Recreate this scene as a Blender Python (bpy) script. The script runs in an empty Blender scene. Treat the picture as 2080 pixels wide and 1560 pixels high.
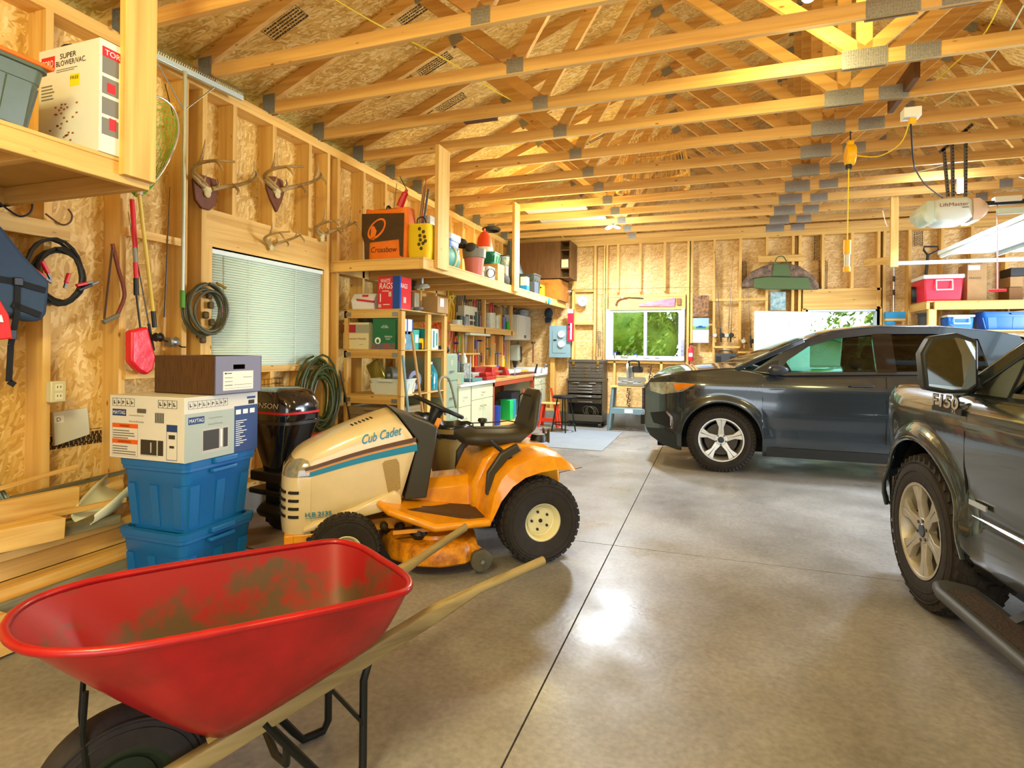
import bpy, bmesh, math, random
from mathutils import Vector, Matrix
random.seed(7)
SC = bpy.context.scene
COL = SC.collection
PI = math.pi
# ---------------------------------------------------------------- camera
TH = math.atan(404/1150.); FP = 1150.; RO = .0099; CX, CY = 1040., 707.; CH = 1.3
STH, CTH = math.sin(TH), math.cos(TH); CRO, SRO = math.cos(RO), math.sin(RO)
cam_d = bpy.data.cameras.new('camera'); cam = bpy.data.objects.new('camera', cam_d); COL.objects.link(cam)
cam_d.sensor_width = 36; cam_d.lens = 36*FP/2080; cam_d.shift_y = -(780-CY)/2080; cam_d.clip_start = .05; cam_d.clip_end = 300
Fv = Vector((-STH, CTH, 0)); Rv = Vector((CTH, STH, 0))*CRO + Vector((0, 0, 1))*SRO; Uv = Rv.cross(Fv)
cm = Matrix((Rv, Uv, -Fv)).transposed().to_4x4(); cm.translation = (0, 0, CH)
cam.matrix_world = cm
SC.camera = cam
# ---------------------------------------------------------------- view and light
SC.view_settings.view_transform = 'Standard'; SC.view_settings.look = 'None'
SC.view_settings.gamma = 1; SC.view_settings.use_curve_mapping = False
SC.view_settings.exposure = 0.8
w = bpy.data.worlds.new('sky'); SC.world = w; w.use_nodes = True
bg = w.node_tree.nodes['Background']; bg.inputs[0].default_value = (.86, .93, 1, 1); bg.inputs[1].default_value = 2.0
def area(name, loc, rot, sx, sy, power, col):
    l = bpy.data.lights.new(name, 'AREA'); l.shape = 'RECTANGLE'; l.size = sx; l.size_y = sy; l.energy = power; l.color = col
    o = bpy.data.objects.new(name, l); COL.objects.link(o); o.location = loc; o.rotation_euler = rot
    return o
def point(name, loc, power, col, r=.06, parent=None):
    l = bpy.data.lights.new(name, 'POINT'); l.energy = power; l.color = col; l.shadow_soft_size = r
    o = bpy.data.objects.new(name, l); COL.objects.link(o); o.location = loc
    return o
# daylight through the open garage doors behind the camera and at the right, and through the window
area('daylight_near_door', (1.6, -3.1, 1.6), (PI/2, 0, 0), 4.6, 2.2, 48, (.95, .98, 1))
area('daylight_right_door', (5.4, 6.2, 1.25), (0, PI/2, 0), 2.2, 2.7, 330, (.74, .85, 1))
WARM = (1, .88, .40); COOL = (.9, .95, 1)
# ---------------------------------------------------------------- pixel rays: where a known plane is hit
def ray(px, py):
    dx, dy = (px-CX)/FP, (CY-py)/FP
    u = dx*CRO-dy*SRO; v = dx*SRO+dy*CRO
    return Vector((-STH+u*CTH, CTH+u*STH, v))
def PK(px, py, a, val):
    r = ray(px, py); o = Vector((0, 0, CH)); return o + r*((val-o[a])/r[a])
def PX(px, py, v=-3.35): return PK(px, py, 0, v)
def PY(px, py, v=9.7): return PK(px, py, 1, v)
def PZ(px, py, v=0): return PK(px, py, 2, v)
V = Vector
# ---------------------------------------------------------------- materials
def lin(h):
    h = h.lstrip('#'); r = []
    for i in (0, 2, 4):
        c = int(h[i:i+2], 16)/255.; r.append(c/12.92 if c <= .04045 else ((c+.055)/1.055)**2.4)
    return (*r, 1)
MC = {}
def mat(name, col='#808080', rough=.5, metal=0, var=.0, vs=8, bump=0, bs=60, coat=0, em=0, tr=0, alpha=1, ior=1.45, spec=.5, col2=None, stretch=None):
    if name in MC: return MC[name]
    m = bpy.data.materials.new(name); m.use_nodes = True; MC[name] = m
    nt = m.node_tree; N = nt.nodes; L = nt.links; b = N['Principled BSDF']
    b.inputs['Roughness'].default_value = rough; b.inputs['Metallic'].default_value = metal
    b.inputs['Base Color'].default_value = lin(col); b.inputs['Coat Weight'].default_value = coat
    b.inputs['Coat Roughness'].default_value = .05; b.inputs['IOR'].default_value = ior
    b.inputs['Transmission Weight'].default_value = tr; b.inputs['Alpha'].default_value = alpha
    b.inputs['Specular IOR Level'].default_value = spec
    if em:
        b.inputs['Emission Color'].default_value = lin(col); b.inputs['Emission Strength'].default_value = em
    if var or bump:
        tc = N.new('ShaderNodeTexCoord'); mp = N.new('ShaderNodeMapping'); L.new(tc.outputs['Object'], mp.inputs[0])
        if stretch: mp.inputs['Scale'].default_value = stretch
    if var:
        n = N.new('ShaderNodeTexNoise'); n.inputs['Scale'].default_value = vs; n.inputs['Detail'].default_value = 6; n.inputs['Roughness'].default_value = .65
        L.new(mp.outputs[0], n.inputs['Vector'])
        r = N.new('ShaderNodeValToRGB'); r.color_ramp.elements[0].position = .35; r.color_ramp.elements[1].position = .68
        c = lin(col); c2 = lin(col2) if col2 else tuple(x*(1-var) for x in c[:3])+(1,)
        r.color_ramp.elements[0].color = c2
        r.color_ramp.elements[1].color = c if col2 else tuple(min(1, x*(1+var*.5)) for x in c[:3])+(1,)
        L.new(n.outputs[0], r.inputs[0]); L.new(r.outputs[0], b.inputs['Base Color'])
    if bump:
        n2 = N.new('ShaderNodeTexNoise'); n2.inputs['Scale'].default_value = bs; n2.inputs['Detail'].default_value = 4
        L.new(mp.outputs[0], n2.inputs['Vector'])
        bp = N.new('ShaderNodeBump'); bp.inputs['Strength'].default_value = bump; bp.inputs['Distance'].default_value = .01
        L.new(n2.outputs[0], bp.inputs['Height']); L.new(bp.outputs[0], b.inputs['Normal'])
    return m
def wood(axis='z', light='#e3b968', dark='#cb9a4c', nm=''):
    name = 'lumber_'+axis+nm
    if name in MC: return MC[name]
    m = mat(name, light, .62); nt = m.node_tree; N = nt.nodes; L = nt.links; b = N['Principled BSDF']
    tc = N.new('ShaderNodeTexCoord'); oi = N.new('ShaderNodeObjectInfo'); va = N.new('ShaderNodeVectorMath'); va.operation = 'ADD'
    sc = N.new('ShaderNodeVectorMath'); sc.operation = 'SCALE'; sc.inputs[3].default_value = 7
    cb = N.new('ShaderNodeCombineXYZ')
    for i in range(3): L.new(oi.outputs['Random'], cb.inputs[i])
    L.new(cb.outputs[0], sc.inputs[0]); L.new(tc.outputs['Object'], va.inputs[0]); L.new(sc.outputs[0], va.inputs[1])
    mp = N.new('ShaderNodeMapping'); L.new(va.outputs[0], mp.inputs[0])
    st = {'x': (1.0, 22, 22), 'y': (22, 1.0, 22), 'z': (22, 22, 1.0)}[axis]; mp.inputs['Scale'].default_value = st
    n = N.new('ShaderNodeTexNoise'); n.inputs['Scale'].default_value = 1; n.inputs['Detail'].default_value = 5; n.inputs['Distortion'].default_value = .6
    L.new(mp.outputs[0], n.inputs['Vector'])
    r = N.new('ShaderNodeValToRGB'); r.color_ramp.elements[0].position = .3; r.color_ramp.elements[1].position = .62
    r.color_ramp.elements[0].color = lin(dark); r.color_ramp.elements[1].color = lin(light); L.new(n.outputs[0], r.inputs[0])
    # knots
    mk = N.new('ShaderNodeMapping'); L.new(va.outputs[0], mk.inputs[0]); mk.inputs['Scale'].default_value = {'x': (4.5, 11, 11), 'y': (11, 4.5, 11), 'z': (11, 11, 4.5)}[axis]
    vo = N.new('ShaderNodeTexVoronoi'); vo.inputs['Scale'].default_value = 1.; L.new(mk.outputs[0], vo.inputs['Vector'])
    kr = N.new('ShaderNodeValToRGB'); kr.color_ramp.elements[0].position = .04; kr.color_ramp.elements[1].position = .10
    kr.color_ramp.elements[0].color = lin('#6a3d18'); kr.color_ramp.elements[1].color = (1, 1, 1, 1); L.new(vo.outputs['Distance'], kr.inputs[0])
    mx = N.new('ShaderNodeMixRGB'); mx.blend_type = 'MULTIPLY'; mx.inputs[0].default_value = .75
    L.new(r.outputs[0], mx.inputs[1]); L.new(kr.outputs[0], mx.inputs[2])
    # board to board tone
    hs = N.new('ShaderNodeHueSaturation'); mr = N.new('ShaderNodeMapRange'); mr.inputs[3].default_value = .86; mr.inputs[4].default_value = 1.1
    L.new(oi.outputs['Random'], mr.inputs[0]); L.new(mr.outputs[0], hs.inputs['Value']); L.new(mx.outputs[0], hs.inputs['Color']); L.new(hs.outputs[0], b.inputs['Base Color'])
    return m
def osb(name, U, Vv, ramp=('#bb8c3c', '#dbb15c', '#efd08c')):
    m = mat(name, '#caa050', .6); nt = m.node_tree; N = nt.nodes; L = nt.links; b = N['Principled BSDF']
    tc = N.new('ShaderNodeTexCoord'); cb = N.new('ShaderNodeCombineXYZ')
    for i, ax in enumerate((U, Vv)):
        d = N.new('ShaderNodeVectorMath'); d.operation = 'DOT_PRODUCT'; d.inputs[1].default_value = ax
        L.new(tc.outputs['Object'], d.inputs[0]); L.new(d.outputs['Value'], cb.inputs[i])
    ns = N.new('ShaderNodeTexNoise'); ns.inputs['Scale'].default_value = 6; L.new(cb.outputs[0], ns.inputs['Vector'])
    sc = N.new('ShaderNodeVectorMath'); sc.operation = 'SCALE'; sc.inputs[3].default_value = .05; L.new(ns.outputs['Color'], sc.inputs[0])
    ad = N.new('ShaderNodeVectorMath'); ad.operation = 'ADD'; L.new(cb.outputs[0], ad.inputs[0]); L.new(sc.outputs[0], ad.inputs[1])
    prev = None
    for i, (ang, sx, sy) in enumerate(((8, 13, 52), (-38, 16, 66), (32, 14, 58), (78, 18, 70))):
        mp = N.new('ShaderNodeMapping'); mp.vector_type = 'TEXTURE'; mp.inputs['Rotation'].default_value = (0, 0, math.radians(ang)); mp.inputs['Scale'].default_value = (1/sx, 1/sy, 1); mp.inputs['Location'].default_value = (i*3.7, i*1.3, 0)
        L.new(ad.outputs[0], mp.inputs[0])
        vo = N.new('ShaderNodeTexVoronoi'); vo.voronoi_dimensions = '2D'; vo.inputs['Scale'].default_value = 1; L.new(mp.outputs[0], vo.inputs['Vector'])
        sp = N.new('ShaderNodeSeparateColor'); L.new(vo.outputs['Color'], sp.inputs[0])
        if prev is None: prev = sp.outputs[0]
        else:
            gt = N.new('ShaderNodeMath'); gt.operation = 'GREATER_THAN'; gt.inputs[1].default_value = .5; L.new(sp.outputs[1], gt.inputs[0])
            mx = N.new('ShaderNodeMix'); mx.data_type = 'FLOAT'; L.new(gt.outputs[0], mx.inputs[0]); L.new(prev, mx.inputs[2]); L.new(sp.outputs[0], mx.inputs[3]); prev = mx.outputs[0]
    n2 = N.new('ShaderNodeTexNoise'); n2.inputs['Scale'].default_value = 1.4; n2.inputs['Detail'].default_value = 3; L.new(cb.outputs[0], n2.inputs['Vector'])
    a2 = N.new('ShaderNodeMath'); a2.operation = 'MULTIPLY_ADD'; a2.inputs[1].default_value = .55; L.new(prev, a2.inputs[0])
    a3 = N.new('ShaderNodeMath'); a3.operation = 'MULTIPLY'; a3.inputs[1].default_value = .42; L.new(n2.outputs[0], a3.inputs[0]); L.new(a3.outputs[0], a2.inputs[2])
    r = N.new('ShaderNodeValToRGB'); r.color_ramp.elements.new(.5)
    for k, (p, c) in enumerate(zip((.12, .5, .8), ramp)): r.color_ramp.elements[k].position = p; r.color_ramp.elements[k].color = lin(c)
    L.new(a2.outputs[0], r.inputs[0]); L.new(r.outputs[0], b.inputs['Base Color'])
    bp = N.new('ShaderNodeBump'); bp.inputs['Strength'].default_value = .15; bp.inputs['Distance'].default_value = .003; L.new(prev, bp.inputs['Height']); L.new(bp.outputs[0], b.inputs['Normal'])
    return m
# ---------------------------------------------------------------- mesh building
class MB:
    def __init__(s): s.v = []; s.f = []
    def add(s, vs, fs):
        n = len(s.v); s.v += [Vector(p) for p in vs]; s.f += [[i+n for i in f] for f in fs]; return s
    def bx(s, x0, x1, y0, y1, z0, z1, M=None):
        vs = [Vector((x, y, z)) for z in (z0, z1) for y in (y0, y1) for x in (x0, x1)]
        if M: vs = [M @ p for p in vs]
        return s.add(vs, [(0, 2, 3, 1), (4, 5, 7, 6), (0, 1, 5, 4), (2, 6, 7, 3), (0, 4, 6, 2), (1, 3, 7, 5)])
    def box(s, c, d, M=None):
        c = Vector(c); return s.bx(c.x-d[0]/2, c.x+d[0]/2, c.y-d[1]/2, c.y+d[1]/2, c.z-d[2]/2, c.z+d[2]/2, M)
    def beam(s, p0, p1, w, h, up=(0, 0, 1)):
        p0, p1 = Vector(p0), Vector(p1); d = (p1-p0).normalized(); a = d.cross(Vector(up))
        if a.length < 1e-4: a = d.cross(Vector((1, 0, 0)))
        a.normalize(); b = a.cross(d); vs = []
        for p in (p0, p1):
            for i, j in ((-1, -1), (1, -1), (1, 1), (-1, 1)): vs.append(p+a*(w/2*i)+b*(h/2*j))
        return s.add(vs, [(3, 2, 1, 0), (4, 5, 6, 7), (0, 1, 5, 4), (1, 2, 6, 5), (2, 3, 7, 6), (3, 0, 4, 7)])
    def tube(s, pts, r, n=8, closed=False, flat=1):
        pts = [Vector(p) for p in pts]; m = len(pts); rs = r if isinstance(r, (list, tuple)) else [r]*m
        vs = []; prev = None
        for i, p in enumerate(pts):
            if closed: t = pts[(i+1) % m]-pts[i-1]
            else: t = pts[min(i+1, m-1)]-pts[max(i-1, 0)]
            if t.length < 1e-9: t = Vector((0, 0, 1))
            t.normalize()
            if prev is None:
                a = t.cross(Vector((0, 0, 1)))
                if a.length < .1: a = t.cross(Vector((1, 0, 0)))
            else: a = prev - t*prev.dot(t)
            if a.length < 1e-6: a = t.orthogonal()
            a.normalize(); prev = a; b = t.cross(a)
            for k in range(n):
                q = 2*PI*k/n; vs.append(p+a*(rs[i]*math.cos(q))+b*(rs[i]*math.sin(q)*flat))
        fs = []
        for i in range(m if closed else m-1):
            j = (i+1) % m
            for k in range(n): fs.append((i*n+k, i*n+(k+1) % n, j*n+(k+1) % n, j*n+k))
        if not closed: fs += [tuple(reversed(range(n))), tuple(range((m-1)*n, m*n))]
        return s.add(vs, fs)
    def cyl(s, p0, p1, r0, r1=None, n=16):
        return s.tube([p0, p1], [r0, r0 if r1 is None else r1], n)
    def lathe(s, prof, o=(0, 0, 0), ax=(0, 0, 1), n=24, a0=0, a1=2*PI):
        o = Vector(o); ax = Vector(ax).normalized(); e = ax.cross(Vector((0, 0, 1)))
        if e.length < .1: e = Vector((1, 0, 0))
        e.normalize(); g = ax.cross(e); full = abs(a1-a0-2*PI) < 1e-6; k = n if full else n+1; vs = []
        for (r, h) in prof:
            for i in range(k):
                q = a0+(a1-a0)*i/n; vs.append(o+ax*h+e*(r*math.cos(q))+g*(r*math.sin(q)))
        fs = []
        for j in range(len(prof)-1):
            for i in range(n if full else k-1):
                i2 = (i+1) % k; fs.append((j*k+i, j*k+i2, (j+1)*k+i2, (j+1)*k+i))
        return s.add(vs, fs)
    def prism(s, poly, t, M):
        n = len(poly); vs = [M @ Vector((x, y, z)) for z in (0, t) for (x, y) in poly]
        fs = [tuple(reversed(range(n))), tuple(range(n, 2*n))]+[(i, (i+1) % n, n+(i+1) % n, n+i) for i in range(n)]
        return s.add(vs, fs)
    def loft(s, rings, cap=True, closed=True):
        n = len(rings[0]); vs = [p for r in rings for p in r]; fs = []
        for j in range(len(rings)-1):
            for i in range(n if closed else n-1):
                k = (i+1) % n; fs.append((j*n+i, j*n+k, (j+1)*n+k, (j+1)*n+i))
        if cap: fs += [tuple(reversed(range(n))), tuple(range((len(rings)-1)*n, len(rings)*n))]
        return s.add(vs, fs)
    def sph(s, c, r, sc=(1, 1, 1), n=14, m=9):
        c = Vector(c); rings = []
        for j in range(m+1):
            a = PI*j/m; rr = max(math.sin(a), .002)
            rings.append([c+Vector((r*sc[0]*rr*math.cos(2*PI*i/n), r*sc[1]*rr*math.sin(2*PI*i/n), -r*sc[2]*math.cos(a))) for i in range(n)])
        return s.loft(rings)
    def ring(s, c, ax, R, r, n=28, m=8, sx=1):
        c = Vector(c); ax = Vector(ax).normalized(); e = ax.orthogonal().normalized(); g = ax.cross(e)
        return s.tube([c+e*(R*math.cos(2*PI*i/n))+g*(R*sx*math.sin(2*PI*i/n)) for i in range(n)], r, m, True)
    def xf(s, M): s.v = [M @ p for p in s.v]; return s
    def build(s, name, m, parent=None, w=False, bev=0, sub=0, ang=38, base=False, solid=0):
        me = bpy.data.meshes.new(name); o = bpy.data.objects.new(name, me); COL.objects.link(o)
        vs = s.v
        if parent:
            o.parent = parent
            if w:
                r = parent
                while r.parent: r = r.parent
                Mi = (Matrix.Translation(r.location) @ r.rotation_euler.to_matrix().to_4x4()).inverted(); vs = [Mi @ p for p in vs]
        else:
            xs = [p.x for p in vs]; ys = [p.y for p in vs]; zs = [p.z for p in vs]
            c = Vector(((min(xs)+max(xs))/2, (min(ys)+max(ys))/2, min(zs))); vs = [p-c for p in vs]; o.location = c
        me.from_pydata([tuple(p) for p in vs], [], s.f); me.validate()
        b = bmesh.new(); b.from_mesh(me); bmesh.ops.remove_doubles(b, verts=b.verts, dist=1e-6); bmesh.ops.recalc_face_normals(b, faces=b.faces); b.to_mesh(me); b.free()
        for p in me.polygons: p.use_smooth = True
        me.set_sharp_from_angle(angle=math.radians(ang))
        if m: me.materials.append(m)
        if solid:
            d = o.modifiers.new('thickness', 'SOLIDIFY'); d.thickness = solid; d.offset = 0
        if sub:
            d = o.modifiers.new('subdivision', 'SUBSURF'); d.levels = sub; d.render_levels = sub
        if bev:
            d = o.modifiers.new('bevel', 'BEVEL'); d.width = bev; d.segments = 2; d.limit_method = 'ANGLE'; d.angle_limit = math.radians(35)
        return o
def tag(o, label=None, cat=None, group=None, kind=None):
    if label: o['label'] = label
    if cat: o['category'] = cat
    if group: o['group'] = group
    if kind: o['kind'] = kind
    return o
def thing(name, label, cat, loc=(0, 0, 0), rz=0, group=None):
    o = bpy.data.objects.new(name, None); COL.objects.link(o); o.location = loc; o.rotation_euler = (0, 0, rz); o.empty_display_size = .1
    return tag(o, label, cat, group)
def dup(root, loc, rz=None, label=None, group=None):
    def rec(o, p):
        c = o.copy(); COL.objects.link(c); c.parent = p
        for ch in o.children: rec(ch, c)
        return c
    r = rec(root, None); r.location = loc
    if rz is not None: r.rotation_euler = (0, 0, rz)
    if label: r['label'] = label
    if group: r['group'] = group
    return r
class Face:
    """a flat printed side: origin, right, up, in the parent's own coordinates"""
    def __init__(s, parent, o, R, U):
        s.p = parent; s.o = Vector(o); s.R = Vector(R).normalized(); s.U = Vector(U).normalized(); s.N = s.R.cross(s.U); s.k = .0006
    def rects(s, name, m, L, t=.0006):
        b = MB()
        for (x, y, w, h) in L:
            o = s.o+s.R*x+s.U*y; vs = [o, o+s.R*w, o+s.R*w+s.U*h, o+s.U*h]; b.add([p+s.N*.0002 for p in vs]+[p+s.N*(s.k+t) for p in vs], [(0, 1, 2, 3), (4, 5, 6, 7), (0, 1, 5, 4), (1, 2, 6, 5), (2, 3, 7, 6), (3, 0, 4, 7)])
        s.k += .0004
        return b.build(name, m, s.p)
    def poly(s, name, m, pts, t=.0008):
        M = Matrix((s.R, s.U, s.N)).transposed().to_4x4(); M.translation = s.o+s.N*.0002
        b = MB().prism(pts, s.k+t, M); s.k += .0004; return b.build(name, m, s.p)
    def text(s, body, x, y, h, m, w=None, name='lettering', bold=.0, slant=0):
        c = bpy.data.curves.new('txt', 'FONT'); c.body = body; c.size = 1; c.extrude = 0; c.offset = bold; c.shear = slant
        t = bpy.data.objects.new('txt', c); me = bpy.data.meshes.new_from_object(t); bpy.data.objects.remove(t)
        xs = [v.co.x for v in me.vertices]; ys = [v.co.y for v in me.vertices]
        x0, x1, y0, y1 = min(xs), max(xs), min(ys), max(ys); k = h/(y1-y0); kx = (w/(x1-x0)) if w else k
        for v in me.vertices:
            v.co = s.o+s.R*(x+(v.co.x-x0)*kx)+s.U*(y+(v.co.y-y0)*k)+s.N*(s.k+.0012)
        me.materials.append(m); o = bpy.data.objects.new(name, me); me.name = name; COL.objects.link(o); o.parent = s.p
        return o
def arc(c, r, a0, a1, n, f=lambda a, r: (r*math.cos(a), r*math.sin(a))):
    return [(c[0]+f(a0+(a1-a0)*i/n, r)[0], c[1]+f(a0+(a1-a0)*i/n, r)[1]) for i in range(n+1)]
def spline(pts, n=6):
    """Catmull-Rom through the points"""
    P = [Vector(p) for p in pts]; out = []
    for i in range(len(P)-1):
        a, b, c, d = P[max(i-1, 0)], P[i], P[i+1], P[min(i+2, len(P)-1)]
        for k in range(n):
            t = k/n; out.append(.5*((2*b)+(c-a)*t+(2*a-5*b+4*c-d)*t*t+(3*b-a-3*c+d)*t*t*t))
    out.append(P[-1]); return out
# ================================================================ the room
XW = -3.35; XO = -3.49; YB = 9.7; YBO = 9.84; ZT = 3.16; XR = 5.2; YN = -3.0
osb_l = osb('osb_left_wall', (0, 1, 0), (0, 0, 1)); osb_b = osb('osb_back_wall', (0, 0, 1), (1, 0, 0), ('#b98f50', '#d6b273', '#e6ca94')); 
WX, WY, WZ = wood('x'), wood('y'), wood('z')
# --- floor: slabs between saw cuts
def concrete():
    m = mat('polished_concrete', '#8f8a80', .3); nt = m.node_tree; N = nt.nodes; L = nt.links; b = N['Principled BSDF']
    tc = N.new('ShaderNodeTexCoord'); n = N.new('ShaderNodeTexNoise'); n.inputs['Scale'].default_value = .9; n.inputs['Detail'].default_value = 9; n.inputs['Roughness'].default_value = .62; n.inputs['Distortion'].default_value = .15
    L.new(tc.outputs['Object'], n.inputs['Vector'])
    r = N.new('ShaderNodeValToRGB'); r.color_ramp.elements[0].position = .25; r.color_ramp.elements[1].position = .75; r.color_ramp.elements[0].color = lin('#66625c'); r.color_ramp.elements[1].color = lin('#a5a29c')
    L.new(n.outputs[0], r.inputs[0])
    n2 = N.new('ShaderNodeTexNoise'); n2.inputs['Scale'].default_value = 45; n2.inputs['Detail'].default_value = 5; L.new(tc.outputs['Object'], n2.inputs['Vector'])
    mx = N.new('ShaderNodeMixRGB'); mx.blend_type = 'OVERLAY'; mx.inputs[0].default_value = .4; L.new(r.outputs[0], mx.inputs[1]); L.new(n2.outputs[0], mx.inputs[2]); L.new(mx.outputs[0], b.inputs['Base Color'])
    n3 = N.new('ShaderNodeTexNoise'); n3.inputs['Scale'].default_value = 2.2; n3.inputs['Detail'].default_value = 7; L.new(tc.outputs['Object'], n3.inputs['Vector'])
    mr = N.new('ShaderNodeMapRange'); mr.inputs[1].default_value = .3; mr.inputs[2].default_value = .7; mr.inputs[3].default_value = .22; mr.inputs[4].default_value = .5; L.new(n3.outputs[0], mr.inputs[0]); L.new(mr.outputs[0], b.inputs['Roughness'])
    bp = N.new('ShaderNodeBump'); bp.inputs['Strength'].default_value = .12; bp.inputs['Distance'].default_value = .005; L.new(n2.outputs[0], bp.inputs['Height']); L.new(bp.outputs[0], b.inputs['Normal'])
    return m
conc = concrete()
fl = MB()
xs = [XO-.2, -.6, 3.2, XR+.2]; ys = [YN-.2, .2, 3.765, 7.45, YBO+.15]
for i in range(3):
    for j in range(4): fl.bx(xs[i]+.0035, xs[i+1]-.0035, ys[j]+.0035, ys[j+1]-.0035, -.05, 0)
tag(fl.build('floor', conc), kind='structure')
tag(MB().bx(XO-.2, XR+.2, YN-.2, YBO+.15, -.12, -.051).build('floor', mat('dark_joint_base', '#3a332b', .9)), kind='structure')  # dark base slab that shows in the saw-cut joints
# --- left wall
def wallroot(name):
    o = bpy.data.objects.new(name, None); COL.objects.link(o); o['kind'] = 'structure'; return o
wl = wallroot('wall_left'); CURB = .2
wz0, wz1, wy0, wy1 = 1.15, 2.0, 3.1, 4.31
s = MB()
s.bx(XO-.02, XO, YN, wy0, CURB, ZT); s.bx(XO-.02, XO, wy1, YBO, CURB, ZT); s.bx(XO-.02, XO, wy0, wy1, CURB, wz0); s.bx(XO-.02, XO, wy0, wy1, wz1, ZT)
s.build('sheathing', osb_l, wl)
MB().bx(XO-.06, XW+.02, YN, YBO, 0, CURB).build('block_curb', mat('concrete_block', '#8d8a80', .85, var=.2, bump=.5), wl, bev=.004)
for nm, z0, z1 in (('sill_plate', CURB, CURB+.04), ('top_plate', ZT-.08, ZT-.04), ('top_plate', ZT-.04, ZT)):
    MB().bx(XO, XW, YN, YBO, z0, z1).build(nm, WY, wl)
def lstud(y, z0=CURB+.04, z1=ZT-.08, w=.038): MB().bx(XO, XW, y-w, y, z0, z1).build('stud', WZ, wl)
yy = [2.05-.4064*k for k in range(12)]
for y in yy+[2.46, 2.885, 3.035, 4.395, 4.545, 4.966]+[4.966+.4064*k for k in range(1, 12)]: lstud(y)
MB().bx(XO, XW-.002, 3.035, 3.09, CURB+.04, 2.0).build('trimmer_stud', WZ, wl); MB().bx(XO, XW-.002, 4.325, 4.357, CURB+.04, 2.0).build('trimmer_stud', WZ, wl)
MB().bx(XO+.03, XW-.004, 3.035, 4.357, 2.0, 2.225).build('window_header', WY, wl)
MB().bx(XO, XW, 3.035, 4.357, 2.225, 2.263).build('header_plate', WY, wl)
MB().bx(XO, XW, 3.035, 4.357, 2.0, 2.03).build('header_plate', WY, wl)
MB().bx(XO, XW, 3.09, 4.325, 1.09, 1.14).build('rough_sill', WY, wl)
for y in (3.30, 3.705, 4.137): lstud(y, 2.263)
for y in (3.3, 3.7, 4.1): lstud(y, CURB+.04, 1.09)
# --- back wall
wb = wallroot('wall_back')
bx0, bx1, bz0, bz1 = -1.64, -.46, 1.14, 1.98       # window
dx0, dx1, dz1 = 1.40, 2.30, 1.93                   # doorway
s = MB()
for a, b, c, d in ((XO, bx0, CURB, ZT), (bx1, dx0, CURB, ZT), (dx1, XR, CURB, ZT), (bx0, bx1, CURB, bz0), (bx0, bx1, bz1, ZT), (dx0, dx1, dz1, ZT)): s.bx(a, b, YBO, YBO+.02, c, d)
s.build('sheathing', osb_b, wb)
s = MB(); s.bx(XO, dx0, YB-.02, YBO+.04, 0, CURB); s.bx(dx1, XR, YB-.02, YBO+.04, 0, CURB); s.build('block_curb', MC['concrete_block'], wb, bev=.004)
for z0, z1, a, b in ((CURB, CURB+.04, XO, dx0), (CURB, CURB+.04, dx1, XR), (ZT-.08, ZT-.04, XO, XR), (ZT-.04, ZT, XO, XR)):
    MB().bx(a, b, YB, YBO, z0, z1).build('plate', WX, wb)
def bstud(px, z0=CURB+.04, z1=ZT-.08, w=.038, x=None):
    x = PY(px, 550).x if x is None else x
    MB().bx(x-w/2, x+w/2, YB, YBO, z0, z1).build('stud', WZ, wb)
bstud(1124, w=.08); 
for p in (1165, 1209): bstud(p)
bstud(1232); bstud(0, x=bx1+.1); bstud(0, x=bx1+.155)
for p in (1255, 1300, 1350): bstud(p, 2.27)
for p in (1451, 1504, 1558, 1611): bstud(p)
bstud(1625)
for p in (1672, 1731): bstud(p, 2.25)
bstud(1785); bstud(1797)
for p in (1848, 1914, 1975, 2045, 2120): bstud(p)
for px in (1250, 1345): bstud(px, CURB+.04, 1.09)
bstud(0, x=bx0-.09); 
for a, b, z, hh in ((-1.64, -.4, 2.0, .18), (dx0-.07, dx1+.07, 1.97, .24)):
    MB().bx(a, b, YB+.012, YB+.05, z, z+hh).build('header', WX, wb)
    MB().bx(a, b, YB, YBO, z+hh, z+hh+.038).build('header_plate', WX, wb); MB().bx(a, b, YB, YBO, z-.035, z).build('header_plate', WX, wb)
MB().bx(bx0-.07, bx1+.08, YB, YBO, 1.065, 1.103).build('rough_sill', WX, wb)
for x in (dx0-.05, dx1+.05): MB().bx(x-.03, x+.03, YB, YBO, 0, 1.95).build('trimmer_stud', WZ, wb)
for x0, x1, z in ((PY(1165, 600).x, PY(1209, 600).x, 2.29), (PY(1165, 600).x, PY(1209, 600).x, 1.72)):
    MB().bx(x0, x1, YB+.02, YBO, z, z+.038).build('fire_block', WX, wb)
# gable above the back plate
g = MB(); xc = (XW+XR)/2+.0; za = ZT+.1+(xc-XW)*.4167
g.prism([(XO, ZT), (XR, ZT), (XR, ZT+.1), (xc, za+.1), (XO, ZT+.1)], .02, Matrix(((1, 0, 0, 0), (0, 0, 1, YBO), (0, 1, 0, 0), (0, 0, 0, 1))))
g.build('gable_sheathing', osb_b, wb)
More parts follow.
